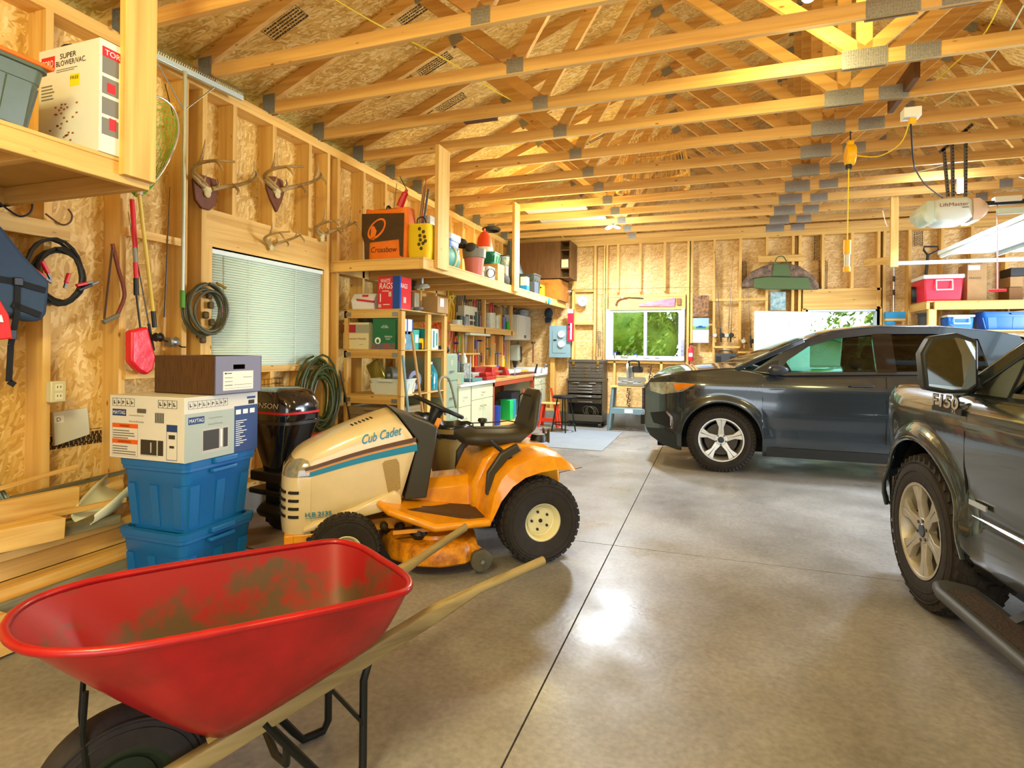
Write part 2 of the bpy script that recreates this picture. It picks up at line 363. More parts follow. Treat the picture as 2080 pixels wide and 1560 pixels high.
# --- right wall with two open garage doorways, near wall with one: behind or beside the camera
wr = wallroot('wall_right'); s = MB()
for a, b, z0 in ((YN, -1.5, 0), (-1.5, 1.2, 2.3), (1.2, 4.9, 0), (4.9, 7.9, 2.3), (7.9, YBO, 0)): s.bx(XR+.14, XR+.16, a, b, z0, ZT)
s.build('sheathing', osb_l, wr)
for k in range(32):
    y = YN+.4064*k
    if not (4.9 < y < 7.9 or -1.5 < y < 1.2): MB().bx(XR, XR+.14, y, y+.038, 0, ZT).build('stud', WZ, wr)
wn = wallroot('wall_near'); s = MB()
for a, b, z0 in ((XO, -.9, 0), (-.9, 4.1, 2.35), (4.1, XR+.16, 0)): s.bx(a, b, YN-.02, YN, z0, ZT)
s.prism([(XO, ZT), (XR, ZT), (XR, ZT+.1), (xc, za+.1), (XO, ZT+.1)], .02, Matrix(((1, 0, 0, 0), (0, 0, 1, YN-.02), (0, 1, 0, 0), (0, 0, 0, 1))))
s.build('sheathing', osb_b, wn)
# --- roof deck
SL = .4167; nL = Vector((1, 0, SL)).normalized()
osb_rl = osb('osb_roof_left', (0, 1, 0), tuple(nL), ('#ae8238', '#d5a852', '#ecce88')); osb_rr = osb('osb_roof_right', (0, 1, 0), (nL.x, 0, -nL.z), ('#ae8238', '#d5a852', '#ecce88'))
HZ = ZT+.09   # underside of top chord line at the wall
def rz(x): return HZ+.09+(min(x, 2*xc-x)-XW)*SL
ce = wallroot('ceiling')
for nm, a, b, m in (('roof_deck', XO-.25, xc, osb_rl), ('roof_deck', xc, XR+.4, osb_rr)):
    MB().add([(a, YN-.1, rz(a)), (b, YN-.1, rz(b)), (b, YBO+.1, rz(b)), (a, YBO+.1, rz(a)), (a, YN-.1, rz(a)+.02), (b, YN-.1, rz(b)+.02), (b, YBO+.1, rz(b)+.02), (a, YBO+.1, rz(a)+.02)],
             [(0, 1, 2, 3), (4, 5, 6, 7), (0, 1, 5, 4), (1, 2, 6, 5), (2, 3, 7, 6), (3, 0, 4, 7)]).build(nm, m, ce)
# black ink grade stamps printed on the deck and wall panels
ink = mat('stamp_ink', '#3b2a16', .8)
def stamp(parent, o, R, U, w=.30, h=.16, mark='LP'):
    F = Face(parent, o, R, U); F.k = .001; L = []; rnd = random.Random(int(o[1]*100))
    for r in range(6):
        x = 0; y = h-.03-r*h/6.2
        while x < w:
            q = rnd.uniform(.006, .03); L.append((x, y, q*.7, .011 if r else .018)); x += q
    L += [(-.012, 0, .003, h), (w+.006, 0, .003, h), (-.012, h, w+.02, .003), (-.012, -.003, w+.02, .003)]
    F.rects('printed_stamp', ink, L)
rs = random.Random(3)
tr_y = [3.03+.606*k for k in range(-3, 12)]
for k in range(1, 15):
    for j in range(2):
        y = tr_y[k-1]+rs.uniform(.12, .3); x = XW+.35+rs.uniform(0, 3.2) if j == 0 else XW+.2+rs.uniform(0, 1.2)
        stamp(ce, (x, y, rz(x)-.001), (nL.x, 0, nL.z), (0, -1, 0) if k % 2 else (0, -1, 0))
for px, py in ((1228, 700), (1525, 560), (1690, 560), (1885, 470), (1680, 500)):
    p = PY(px, py, YBO-.001); stamp(wb, (p.x-.07, p.y, p.z-.2), (0, 0, 1), (-1, 0, 0), .42, .12)
stamp(wl, (XO+.001, 2.1, .72), (0, 1, 0), (0, 0, 1), .34, .07)
# --- roof trusses
zc = ZT+.045
plate_m = mat('galvanized_plate', '#a3a5a2', .42, .75, var=.3, vs=160)
XRH = 2*xc-XW
T1, T2 = XW+1.35, -.5+.0
Q, C0 = -1.27, xc
def ztop(x): return HZ+.045+(min(x, 2*xc-x)-XW)*SL
def make_truss():
    t = thing('roof_truss', '', 'roof truss', (0, 0, 0))
    t38 = .038
    MB().bx(XW-.1, XRH+.1, 0, t38, ZT, ZT+.09).build('bottom_chord', wood('x', '#e2b568', '#c8944a', '_truss'), t)
    for a, b in ((XW-.25, xc), (XRH+.25, xc)):
        MB().beam((a, .019, ztop(a)), (b, .019, ztop(b)), t38, .09).build('top_chord', MC['lumber_x_truss'], t)
    wd = MC['lumber_x_truss']
    for sgn in (1, -1):
        f = (lambda x: x) if sgn == 1 else (lambda x: 2*xc-x)
        for a, b in ((Q, T1), (Q, T2), (xc, T2)):
            MB().beam((f(a), .019, ZT+.07), (f(b), .019, ztop(b)-.02), t38, .088).build('web', wd, t)
    MB().beam((xc, .019, ZT+.08), (xc, .019, ztop(xc)-.03), t38, .088, (1, 0, 0)).build('web', wd, t)
    def pl(x, z, w, h, r=0):
        b = MB()
        for y in (-.002, t38):
            b.bx(-w/2, w/2, y, y+.002, -h/2, h/2)
            if y < 0:
                for i in range(int(w/.014)):
                    for j in range(int(h/.02)): b.bx(-w/2+.004+i*.014, -w/2+.010+i*.014, -.004, -.002, -h/2+.004+j*.02, -h/2+.016+j*.02)
        b.xf(Matrix.Translation((x, 0, z)) @ Matrix.Rotation(-r, 4, 'Y')); b.build('gusset_plate', plate_m, t)
    pl(XW+.0, ZT+.07, .12, .16); pl(XRH, ZT+.07, .12, .16)
    for x in (Q, 2*xc-Q): pl(x, ZT+.055, .12, .1)
    pl(xc, ZT+.05, .26, .12); pl(xc+.32, ZT+.045, .19, .1); pl(xc, ztop(xc)-.03, .2, .15)
    for x in (T1, T2): pl(x, ztop(x)-.02, .11, .09, math.atan(SL)); pl(2*xc-x, ztop(x)-.02, .11, .09, -math.atan(SL))
    return t
ORD = ['first', 'second', 'third', 'fourth', 'fifth', 'sixth', 'seventh', 'eighth', 'ninth', 'tenth', 'eleventh', 'twelfth']
tr0 = make_truss()
vis = [y for y in tr_y if 2.2 < y]
for i, y in enumerate(tr_y):
    o = tr0 if i == 0 else dup(tr0, (0, 0, 0))
    o.location = (0, y-.019, 0); o['group'] = 'roof trusses across the garage'
    if y > 2.2:
        j = vis.index(y)
        o['label'] = 'nailed softwood roof truss with metal plates, %s in view counting from the camera' % ORD[min(j, 11)] if j < len(vis)-1 else 'nailed softwood roof truss with metal plates, right over the back wall'
    else: o['label'] = 'nailed softwood roof truss overhead, ' + ['nearest the open door behind the camera', 'just ahead of the nearest one', 'the last one before the camera view begins'][min(i, 2)]
# ================================================================ shared materials
black = mat('black_plastic', '#1c1c1b', .45); rub = mat('tyre_rubber', '#2c2723', .8, var=.25, vs=20, bump=.2); blackm = mat('black_painted_steel', '#151917', .3, .3)
chrome = mat('chrome', '#d8dad8', .12, 1); alu = mat('alloy_wheel', '#c9c8c0', .32, .7); steel = mat('brushed_steel', '#a9acab', .35, .9); white = mat('white_plastic', '#e9e9e2', .4)
dirty_alu = mat('dusty_alloy', '#b9b3a4', .45, .5, var=.2, vs=9)
def glassmat(name, tint, gloss=.0, mixv=.12):
    m = bpy.data.materials.new(name); m.use_nodes = True; N = m.node_tree.nodes; L = m.node_tree.links; N.remove(N['Principled BSDF']); out = N['Material Output']
    t = N.new('ShaderNodeBsdfTransparent'); t.inputs[0].default_value = lin(tint); g = N.new('ShaderNodeBsdfGlossy'); g.inputs['Roughness'].default_value = gloss
    f = N.new('ShaderNodeFresnel'); f.inputs[0].default_value = 1.5; mx = N.new('ShaderNodeMixShader'); L.new(f.outputs[0], mx.inputs[0]); L.new(t.outputs[0], mx.inputs[1]); L.new(g.outputs[0], mx.inputs[2]); L.new(mx.outputs[0], out.inputs[0])
    MC[name] = m; return m
glass = glassmat('clear_glass', '#f2f8f4'); tint = glassmat('green_tinted_glass', '#d3ece6'); dark_glass = glassmat('privacy_glass', '#7b827f')
def tess(polys, y=None):
    from mathutils.geometry import tessellate_polygon
    P = [[Vector((a, b, 0)) for a, b in p] for p in polys]; T = tessellate_polygon(P); F = [p for q in P for p in q]
    return [(p.x, p.y) for p in F], [tuple(t) for t in T]
def panel(polys, f, t):
    """2D outline with holes, placed by f(a,b,k) with thickness"""
    vs, fs = tess(polys); n = len(vs); b = MB(); b.add([f(a, c, 0) for a, c in vs]+[f(a, c, t) for a, c in vs], [tuple(q) for q in fs]+[tuple(i+n for i in reversed(q)) for q in fs]+
        [(o+i, o+(i+1) % len(p), n+o+(i+1) % len(p), n+o+i) for p, o in zip(polys, [sum(len(q) for q in polys[:k]) for k in range(len(polys))]) for i in range(len(p))])
    return b
def wheel(parent, c, R, wd, rr, sgn, spokes=5, tread=44, rimm=None, style='alloy', twist=0, groove=True):
    """axis along local y; sgn=+1: outer face toward +y"""
    c = Vector(c); y0 = -wd/2; T = MB()
    prof = [(rr, -wd/2+.01), (rr+.02, -wd/2), (R*.86, -wd/2), (R*.96, -wd/2+.02), (R, -wd/2+.045), (R, wd/2-.045), (R*.96, wd/2-.02), (R*.86, wd/2), (rr+.02, wd/2), (rr, wd/2-.01)]
    T.lathe([(r, h*sgn) for r, h in prof], c, (0, 1, 0), 48)
    if groove:
        for r_ in (.9, .78): T.ring(c+Vector((0, (wd/2)*sgn, 0)), (0, 1, 0), R*r_, .0035, 48, 5)
    for i in range(tread):
        a = 2*PI*i/tread
        for row, (ya, yb) in enumerate(((-.5, -.33), (-.27, -.1), (-.04, .12), (.18, .32), (.36, .5))):
            q = a+(row % 2)*PI/tread
            M = Matrix.Translation(c) @ Matrix.Rotation(q, 4, 'Y') @ Matrix.Translation((0, 0, R)) @ Matrix.Rotation(.25*(row % 2*2-1), 4, 'Z')
            dz = -.012 if row in (0, 4) else 0
            T.bx(-PI*R/tread*.72, PI*R/tread*.72, ya*wd*.93, yb*wd*.93, -.02+dz, .006+dz, M)
    w = T.build('wheel', rub, parent); o = wd/2*sgn
    rimm = rimm or alu; B = MB()
    if style == 'alloy':
        B.lathe([(rr+.006, o*.98), (rr-.008, o*.98), (rr-.018, o*.8), (rr-.03, o*.2), (rr-.03, -o*.9)], c, (0, 1, 0), 40)
        for k in range(spokes):
            q = twist+2*PI*k/spokes; M = Matrix.Translation(c) @ Matrix.Rotation(q, 4, 'Y')
            for d in (-1, 1):
                vs = []
                for (r_, wd_, off, yy_) in ((rr*.16, .036, .016, .80), (rr*.6, .024, .013, .88), (rr-.012, .052, .029, .92)):
                    x0 = d*off-wd_/2; vs.append([M @ Vector((x0, o*yy_, r_)), M @ Vector((x0+wd_, o*yy_, r_)), M @ Vector((x0+wd_, o*yy_-.03*sgn, r_)), M @ Vector((x0, o*yy_-.03*sgn, r_))])
                B.loft(vs)
        B.cyl(c+Vector((0, o*.5, 0)), c+Vector((0, o*.84, 0)), rr*.3, rr*.27, 24)
        B.build('rim', rimm, w, bev=.002)
        MB().cyl(c+Vector((0, o*.1, 0)), c+Vector((0, o*.25, 0)), rr*.75, None, 32).build('brake_disc', mat('brake_disc', '#4a4640', .5, .6), w)
        MB().lathe([(.001, o*.885), (rr*.13, o*.88), (rr*.15, o*.84)], c, (0, 1, 0), 24).build('hub_cap', mat('blue_oval_cap', '#22303c', .3), w)
        L = MB()
        for k in range(5 if spokes == 5 else 6):
            q = twist+PI/5+2*PI*k/(5 if spokes == 5 else 6); p = c+Vector((math.sin(q)*rr*.22, 0, math.cos(q)*rr*.22)); L.cyl(p+Vector((0, o*.7, 0)), p+Vector((0, o*.88, 0)), .011, .009, 6)
        L.build('lug_nuts', mat('dark_steel', '#4d4b48', .35, .8), w)
    else:
        B.lathe([(rr+.008, o*.86), (rr-.004, o*.88), (rr-.012, o*.78), (rr-.022, o*.4), (rr*.72, o*.34), (rr*.7, o*.42), (rr*.24, o*.44), (rr*.22, o*.5), (.002, o*.5)], c, (0, 1, 0), 40); B.build('rim', rimm, w)
        L = MB()
        for k in range(5 if style == 'steel' else 0):
            q = 2*PI*k/5+.3; p = c+Vector((math.sin(q)*rr*.48, 0, math.cos(q)*rr*.48)); L.cyl(p+Vector((0, o*.4, 0)), p+Vector((0, o*.52, 0)), .009, .008, 6)
        L.cyl(c+Vector((0, o*.4, 0)), c+Vector((0, o*.54, 0)), .014, .012, 12); L.build('lug_nuts', mat('dark_steel', '#4d4b48', .35, .8), w)
    return w
# ================================================================ SUV
def carpaint(name, col, rough=.22):
    return mat(name, col, rough, .55, coat=1, var=.06, vs=400)
suvp = carpaint('dark_slate_car_paint', '#3a434a')
suv = thing('suv', 'dark slate grey SUV parked nose to the left beside the back wall', 'car', (.11, 7.29, 0), PI)
def gridb(fn, us, vs_):
    b = MB(); n = len(vs_); P = [fn(u, v) for u in us for v in vs_]
    b.add(P, [(i*n+j, i*n+j+1, (i+1)*n+j+1, (i+1)*n+j) for i in range(len(us)-1) for j in range(n-1)]); return b
def lerpf(T):
    def f(x):
        if x <= T[0][0]: return T[0][1]
        for (a, b), (c, d) in zip(T, T[1:]):
            if x <= c:
                t = (x-a)/(c-a); return b+(d-b)*t
        return T[-1][1]
    return f
def smoothf(T):
    """monotone-ish cubic through table"""
    xs_ = [p[0] for p in T]; ys_ = [p[1] for p in T]; n = len(T)
    m = [0]*n
    for i in range(n):
        a, b = max(i-1, 0), min(i+1, n-1); m[i] = (ys_[b]-ys_[a])/(xs_[b]-xs_[a])
    def f(x):
        x = min(max(x, xs_[0]), xs_[-1])
        for i in range(n-1):
            if x <= xs_[i+1]:
                h = xs_[i+1]-xs_[i]; t = (x-xs_[i])/h
                return (2*t**3-3*t*t+1)*ys_[i]+(t**3-2*t*t+t)*h*m[i]+(-2*t**3+3*t*t)*ys_[i+1]+(t**3-t*t)*h*m[i+1]
    return f
def vehicle(root, paint, W, xf, xr, top, low, axles, AR, az, yprof, frontround, claddm, nosein=.42, cuts=(), arch_flare=.02, cladz=None, rearround=.25, crown=.05, topin=.12):
    """lower body: sides with wheel openings, bonnet deck, nose and tail"""
    hw = W/2
    def wx(x):
        d = max(0, (x-(xf-frontround))/frontround); d2 = max(0, ((xr+rearround)-x)/rearround)
        return hw*(1-nosein*d**2.6-.14*d2**2.4)
    def zl(x):
        z = low(x)
        for a in axles:
            if abs(x-a) < AR: z = max(z, az+math.sqrt(AR*AR-(x-a)**2)*1.0)
        return z
    xs_ = sorted(set([xf-(xf-xr)*i/90 for i in range(91)]+[a+AR*math.cos(PI*k/24) for a in axles for k in range(25)]+[a+s*(AR+.0005) for a in axles for s in (-1, 1)]+[xf-frontround*(1-k/14.)**2 for k in range(15)]))
    vs_ = [k/16. for k in range(17)]
    def pt(x, v, sg):
        a, b = zl(x), top(x)
        z = a+(b-a)*v; y = wx(x)*yprof(z)
        for ax in axles:
            d = math.hypot(x-ax, z-az)-AR
            if -1e-6 <= d < .07: y += arch_flare*(1-d/.07)**.5*(1 if z > low(x)+.05 else .3)
        return Vector((x, sg*y, z))
    parts = []
    for sg in (1, -1):
        b = gridb(lambda x, v: pt(x, v, sg), xs_, vs_); o = b.build('side_panel' if len(vs_) else '', paint, root, ang=50, solid=.004); parts.append(o)
    # deck over the top between the side edges
    us = [k/12.*2-1 for k in range(13)]
    tp = gridb(lambda x, u: Vector((x, u*wx(x)*yprof(top(x)), top(x)+crown*(1-abs(u)**2.2)*min(1, (xf-x)/.25+.15))), xs_, us); tp.build('bonnet', paint, root, ang=50)
    for x, nm in ((xf, 'front_bumper'), (xr, 'tailgate')):
        b = gridb(lambda z, u: Vector((x+(.05 if x == xf else -.04)*(1-u*u), u*wx(x)*yprof(z), z+(crown*(1-abs(u)**2.2)*.15 if z == top(x) else 0))), [low(x)+(top(x)-low(x))*k/8 for k in range(9)], us); b.build(nm, paint, root, ang=50)
    # wheel wells and floor pan
    for a in axles:
        for sg in (1, -1):
            MB().lathe([(AR+.004, sg*(hw-.06)), (AR+.004, sg*(hw-.34)), (.05, sg*(hw-.36))], (a, 0, az), (0, 1, 0), 32, PI-.2, 2*PI+.2).build('wheel_well', mat('wheel_well_black', '#0d0d0c', .9), root)
    MB().bx(xr+.15, xf-.15, -hw+.3, hw-.3, low(0)+.0, low(0)+.12).build('floor_pan', MC['wheel_well_black'], root)
    return wx, zl
top_s = smoothf([(-3.15, 1.03), (-2.6, 1.12), (-1.5, 1.09), (-.6, 1.06), (-.15, 1.11), (.2, 1.085), (.55, 1.045), (.74, .985), (.83, .86)])
low_s = lerpf([(-3.15, .35), (-2.9, .25), (-2.2, .2), (-.4, .2), (.45, .2), (.62, .24), (.78, .34), (.83, .42)])
yp_s = smoothf([(0, .93), (.2, .955), (.35, .985), (.5, .985), (.62, 1.0), (.8, .995), (.92, .995), (1.02, .965), (1.15, .93)])
wx_s, _ = vehicle(suv, suvp, 1.78, .83, -3.15, top_s, low_s, (0, -2.58), .405, .34, yp_s, .75, None, nosein=.36, crown=.05)
for a in (0, -2.58):
    for sg in (1, -1): wheel(suv, (a, sg*.775, .345), .345, .215, .225, sg, 5, 56, rimm=alu, twist=.0)
# greenhouse: inward leaning sides with real window openings
def sides(root, paint, outline, holes, y0, z0, lean, zref=None, t=.035, names=('side_window', 'rear_side_window'), gl=(tint, dark_glass)):
    for sg in (1, -1):
        f = lambda a, b, k: Vector((a, sg*(y0-(b-z0)*lean-k), b))
        panel([outline]+holes, f, t).build('window_frame', paint, root)
        for i, h in enumerate(holes):
            panel([h], lambda a, b, k: Vector((a, sg*(y0-(b-z0)*lean-.012-k), b)), .003).build(names[i], gl[i], root)
Y0 = .855; LEAN = .42
so = [(-.30, 1.08), (-.50, 1.225), (-.80, 1.405), (-1.08, 1.5), (-1.5, 1.55), (-2.0, 1.55), (-2.45, 1.50), (-2.62, 1.46), (-2.85, 1.09), (-2.6, 1.1), (-1.5, 1.075), (-.6, 1.045)]
w1 = [(-.56, 1.075), (-.64, 1.2), (-.84, 1.345), (-1.08, 1.425), (-1.42, 1.47), (-1.43, 1.10)]
w2 = [(-1.60, 1.105), (-1.59, 1.478), (-1.95, 1.48), (-2.3, 1.43), (-2.35, 1.13)]
sides(suv, suvp, so, [w1, w2], Y0, 1.08, LEAN)
for sg in (1, -1):
    f = lambda a, b, k: Vector((a, sg*(Y0-(b-1.08)*LEAN+.001+k), b))
    panel([[(-1.435, 1.095), (-1.425, 1.478), (-1.59, 1.484), (-1.6, 1.1)]], f, .003).build('door_pillar_trim', mat('gloss_black', '#0a0a0b', .08, coat=1), suv)
    panel([[(-.31, 1.085), (-.50, 1.19), (-.56, 1.2), (-.53, 1.07)]], f, .003).build('quarter_trim', black, suv)
roof = [(-.80, 1.405), (-1.08, 1.5), (-1.3, 1.53), (-1.5, 1.55), (-2.0, 1.55), (-2.45, 1.50), (-2.68, 1.455)]
us13 = [k/6.-1 for k in range(13)]
gridb(lambda i, u: Vector((roof[i][0], u*(Y0-(roof[i][1]-1.08)*LEAN), roof[i][1]+.035*(1-abs(u)**2.5))), range(7), us13).build('roof', suvp, suv, ang=60, solid=.01)
gridb(lambda i, u: Vector(((-.12-.02+.16*(1-u*u), u*.86, 1.10+.04*(1-abs(u)**2.2)), (-.80+.03*(1-u*u), u*(Y0-(1.405-1.08)*LEAN), 1.405+.035*(1-abs(u)**2.5)))[i]), range(2), us13).build('windscreen', tint, suv, ang=60)
gridb(lambda i, u: Vector(((-2.66, u*(Y0-(1.46-1.08)*LEAN), 1.45+.03*(1-abs(u)**2.5)), (-2.95-.05*(1-u*u), u*.84, 1.09))[i]), range(2), us13).build('rear_window', dark_glass, suv, ang=60)
for sg in (1, -1):   # windscreen pillars
    MB().beam((-.14, sg*.85, 1.10), (-.80, sg*.715, 1.41), .05, .05).build('windscreen_pillar', suvp, suv, bev=.01)
# door cuts
seam = mat('panel_gap', '#050505', .9)
def cut(root, xs_, W, yp, m=seam, r=.004, wxf=None):
    for sg in (1, -1): MB().tube([(x, sg*((wxf(x) if wxf else W/2)*yp(z)+.0005), z) for x, z in xs_], r, 6).build('door_gap', m, root)
zz = [.24, .4, .6, .8, .95, 1.05]
cut(suv, [(-.47, .22), (-.44, .35), (-.41, .5), (-.40, .8), (-.40, 1.04)], 1.78, yp_s, wxf=wx_s)
cut(suv, [(-1.51, z) for z in zz], 1.78, yp_s, wxf=wx_s)
for sg in (1, -1):
    y = sg*.885
    for xx in (-1.28, -2.25):
        MB().tube([(xx-.12, y*.985, .955), (xx-.1, y*1.02, .96), (xx+.08, y*1.02, .957), (xx+.1, y*.985, .95)], [.012, .014, .014, .01], 8, flat=.7).build('door_handle', suvp, suv)
    # mirror
    mb = MB(); mb.loft([[Vector((-.50-.14*math.cos(q)*k*(.5 if math.cos(q) < 0 else 1), sg*(.90+dy), 1.105+.055*math.sin(q)*k)) for q in [2*PI*i/16 for i in range(16)]] for dy, k in ((.03, .55), (.06, .95), (.13, 1.0), (.17, .8), (.185, .4))])
    o = mb.build('door_mirror', mat('mirror_housing_grey', '#3b4046', .3, .3), suv, sub=1)
    MB().beam((-.5, sg*.84, 1.06), (-.5, sg*.95, 1.075), .06, .025).build('mirror_arm', black, o)
    # headlamp, fog surround, cladding
    HP = [(.775, .925), (.76, .83), (.62, .80), (.40, .845), (.25, .935), (.50, .945)]
    def onb(a, b, k, sg=sg): return Vector((a, sg*(wx_s(a)*yp_s(b)+.004+k), b))
    def surf(poly, nm, m, par, t=.006, off=.0):
        # refine along x so the panel follows the curved body
        P = []
        for i in range(len(poly)):
            a, b = poly[i], poly[(i+1) % len(poly)]; n = max(1, int(abs(a[0]-b[0])/.03))
            P += [(a[0]+(b[0]-a[0])*k/n, a[1]+(b[1]-a[1])*k/n) for k in range(n)]
        xs_ = sorted(set(round(p[0], 4) for p in P)); rows = []
        for x in xs_:
            zsx = []
            for i in range(len(poly)):
                a, b = poly[i], poly[(i+1) % len(poly)]
                if min(a[0], b[0])-1e-6 <= x <= max(a[0], b[0])+1e-6:
                    zsx.append(a[1] if abs(a[0]-b[0]) < 1e-6 else a[1]+(b[1]-a[1])*(x-a[0])/(b[0]-a[0]))
                    if abs(a[0]-b[0]) < 1e-6: zsx.append(b[1])
            rows.append((x, min(zsx), max(zsx)))
        bb = MB(); ring = [[onb(x, z0+(z1-z0)*k/4, off) for k in range(5)]+[onb(x, z0+(z1-z0)*k/4, off+t) for k in reversed(range(5))] for x, z0, z1 in rows]
        bb.loft(ring); return bb.build(nm, m, par, ang=60)
    hl = surf(HP, 'headlamp', mat('headlamp_lens', '#b7b39c', .08, .2, coat=1, var=.5, vs=14), suv)
    surf([(.44, .853), (.26, .932), (.50, .935), (.47, .86)], 'indicator', mat('amber_lens', '#f08a17', .15, coat=1), hl, .004, .007)
    surf([(.76, .58), (.72, .47), (.52, .44), (.50, .55), (.56, .62)], 'fog_lamp_recess', mat('dark_grille', '#101112', .5), suv)
    surf([(.56, .625), (.50, .56), (.50, .43), (.525, .43), (.525, .55), (.58, .61)], 'chrome_accent', chrome, suv, .006, .004)
    surf([(-.44, .30), (-.44, .205), (-2.14, .205), (-2.14, .30)], 'sill_cladding', mat('charcoal_cladding', '#24282a', .55), suv, .01)
    surf([(.81, .4), (.76, .32), (.60, .235), (.42, .205), (.42, .36), (.60, .42)], 'bumper_cladding', MC['charcoal_cladding'], suv, .008)
MB().box((.86, 0, .72), (.03, .9, .26)).build('grille', mat('grille_silver_mesh', '#6f7274', .3, .7, var=.6, vs=70), suv, bev=.01)
MB().bx(.84, .90, -.35, .35, .40, .52).build('lower_grille', MC['dark_grille'], suv, bev=.01)
MB().prism([(0, 0), (.15, 0), (.05, .05)], .02, Matrix(((-1, 0, 0, -2.25), (0, 0, 1, -.01), (0, 1, 0, 1.545), (0, 0, 0, 1)))).build('roof_antenna', suvp, suv)
seatm = mat('dark_seat_fabric', '#20282e', .8)
for sg in (1, -1):
    for sx in (-1.25, -2.1):
        b = MB(); b.bx(sx-.25, sx+.25, sg*.38-.24, sg*.38+.24, .5, .68); b.beam((sx-.22, sg*.38, .65), (sx-.42, sg*.38, 1.18), .46, .12, (0, 1, 0)); b.beam((sx-.42, sg*.38, 1.18), (sx-.46, sg*.38, 1.36), .25, .09, (0, 1, 0))
        b.build('seat', seatm, suv, bev=.04)
MB().ring((-.72, .38, 1.03), (1, 0, -.5), .18, .016, 28, 8).build('steering_wheel', black, suv)
MB().bx(-.62, -.18, -.78, .78, .8, 1.03).build('dashboard', black, suv, bev=.04)
# ================================================================ pickup truck
trkp = carpaint('dark_green_grey_truck_paint', '#3f484a')
a5 = math.radians(5)
trk = thing('pickup_truck', 'dark green-grey pickup truck with grey running board, cut off at the right edge', 'truck', (2.016, 3.467, 0), PI/2+a5)
top_t = smoothf([(-3.9, 1.14), (-1.0, 1.125), (-.42, 1.12), (.17, 1.125), (.5, 1.10), (.80, 1.03), (.9, .95)])
low_t = lerpf([(-3.9, .42), (-3.5, .38), (-.5, .36), (.45, .38), (.9, .42)])
yp_t = smoothf([(.3, .93), (.42, .985), (.55, .995), (.64, .975), (.75, .985), (.95, 1.0), (1.06, .985), (1.14, .94)])
wx_t, _ = vehicle(trk, trkp, 2.0, .9, -3.9, top_t, low_t, (.06, -3.15), .455, .40, yp_t, .62, None, nosein=.27, crown=.06, arch_flare=.035)
wt = [wheel(trk, (a, sg*.885, .385), .385, .235, .235, sg, 6, 40, rimm=dirty_alu, twist=.2) for a in (.06, -3.15) for sg in (1, -1)]
trim_lip = mat('tyre_letter_grey', '#4c463e', .8)
def truck_lip(a, sg):
    pts = [(a+.455*math.cos(q), .40+.455*math.sin(q)) for q in [PI*(1.0-k/20.)+0 for k in range(21)]]
    MB().tube([(x, sg*(wx_t(x)*yp_t(z)+.03), z) for x, z in pts if z > .37], .012, 8).build('wheel_arch_lip', trkp, trk)
for a in (.06, -3.15):
    for sg in (1, -1): truck_lip(a, sg)
to = [(-.30, 1.10), (-.62, 1.31), (-1.10, 1.60), (-1.35, 1.72), (-2.3, 1.74), (-2.42, 1.12), (-1.3, 1.09)]
t1 = [(-.60, 1.14), (-.74, 1.29), (-1.12, 1.53), (-1.36, 1.63), (-1.5, 1.64), (-1.5, 1.13)]
t2 = [(-1.58, 1.13), (-1.58, 1.64), (-2.2, 1.64), (-2.28, 1.14)]
sides(trk, trkp, to, [t1, t2], .955, 1.1, .33, gl=(dark_glass, dark_glass), t=.05)
rf = [(-1.10, 1.60), (-1.35, 1.72), (-1.8, 1.76), (-2.3, 1.74)]
gridb(lambda i, u: Vector((rf[i][0], u*(.955-(rf[i][1]-1.1)*.33), rf[i][1]+.04*(1-abs(u)**2.5))), range(4), us13).build('roof', trkp, trk, ang=60, solid=.01)
gridb(lambda i, u: Vector(((-.25+.16*(1-u*u), u*.93, 1.12+.05*(1-abs(u)**2.2)), (-1.10+.03*(1-u*u), u*(.955-.5*.33), 1.60+.04*(1-abs(u)**2.5)))[i]), range(2), us13).build('windscreen', tint, trk, ang=60)
MB().bx(-2.43, -2.40, -.9, .9, 1.1, 1.72).build('cab_back', trkp, trk)
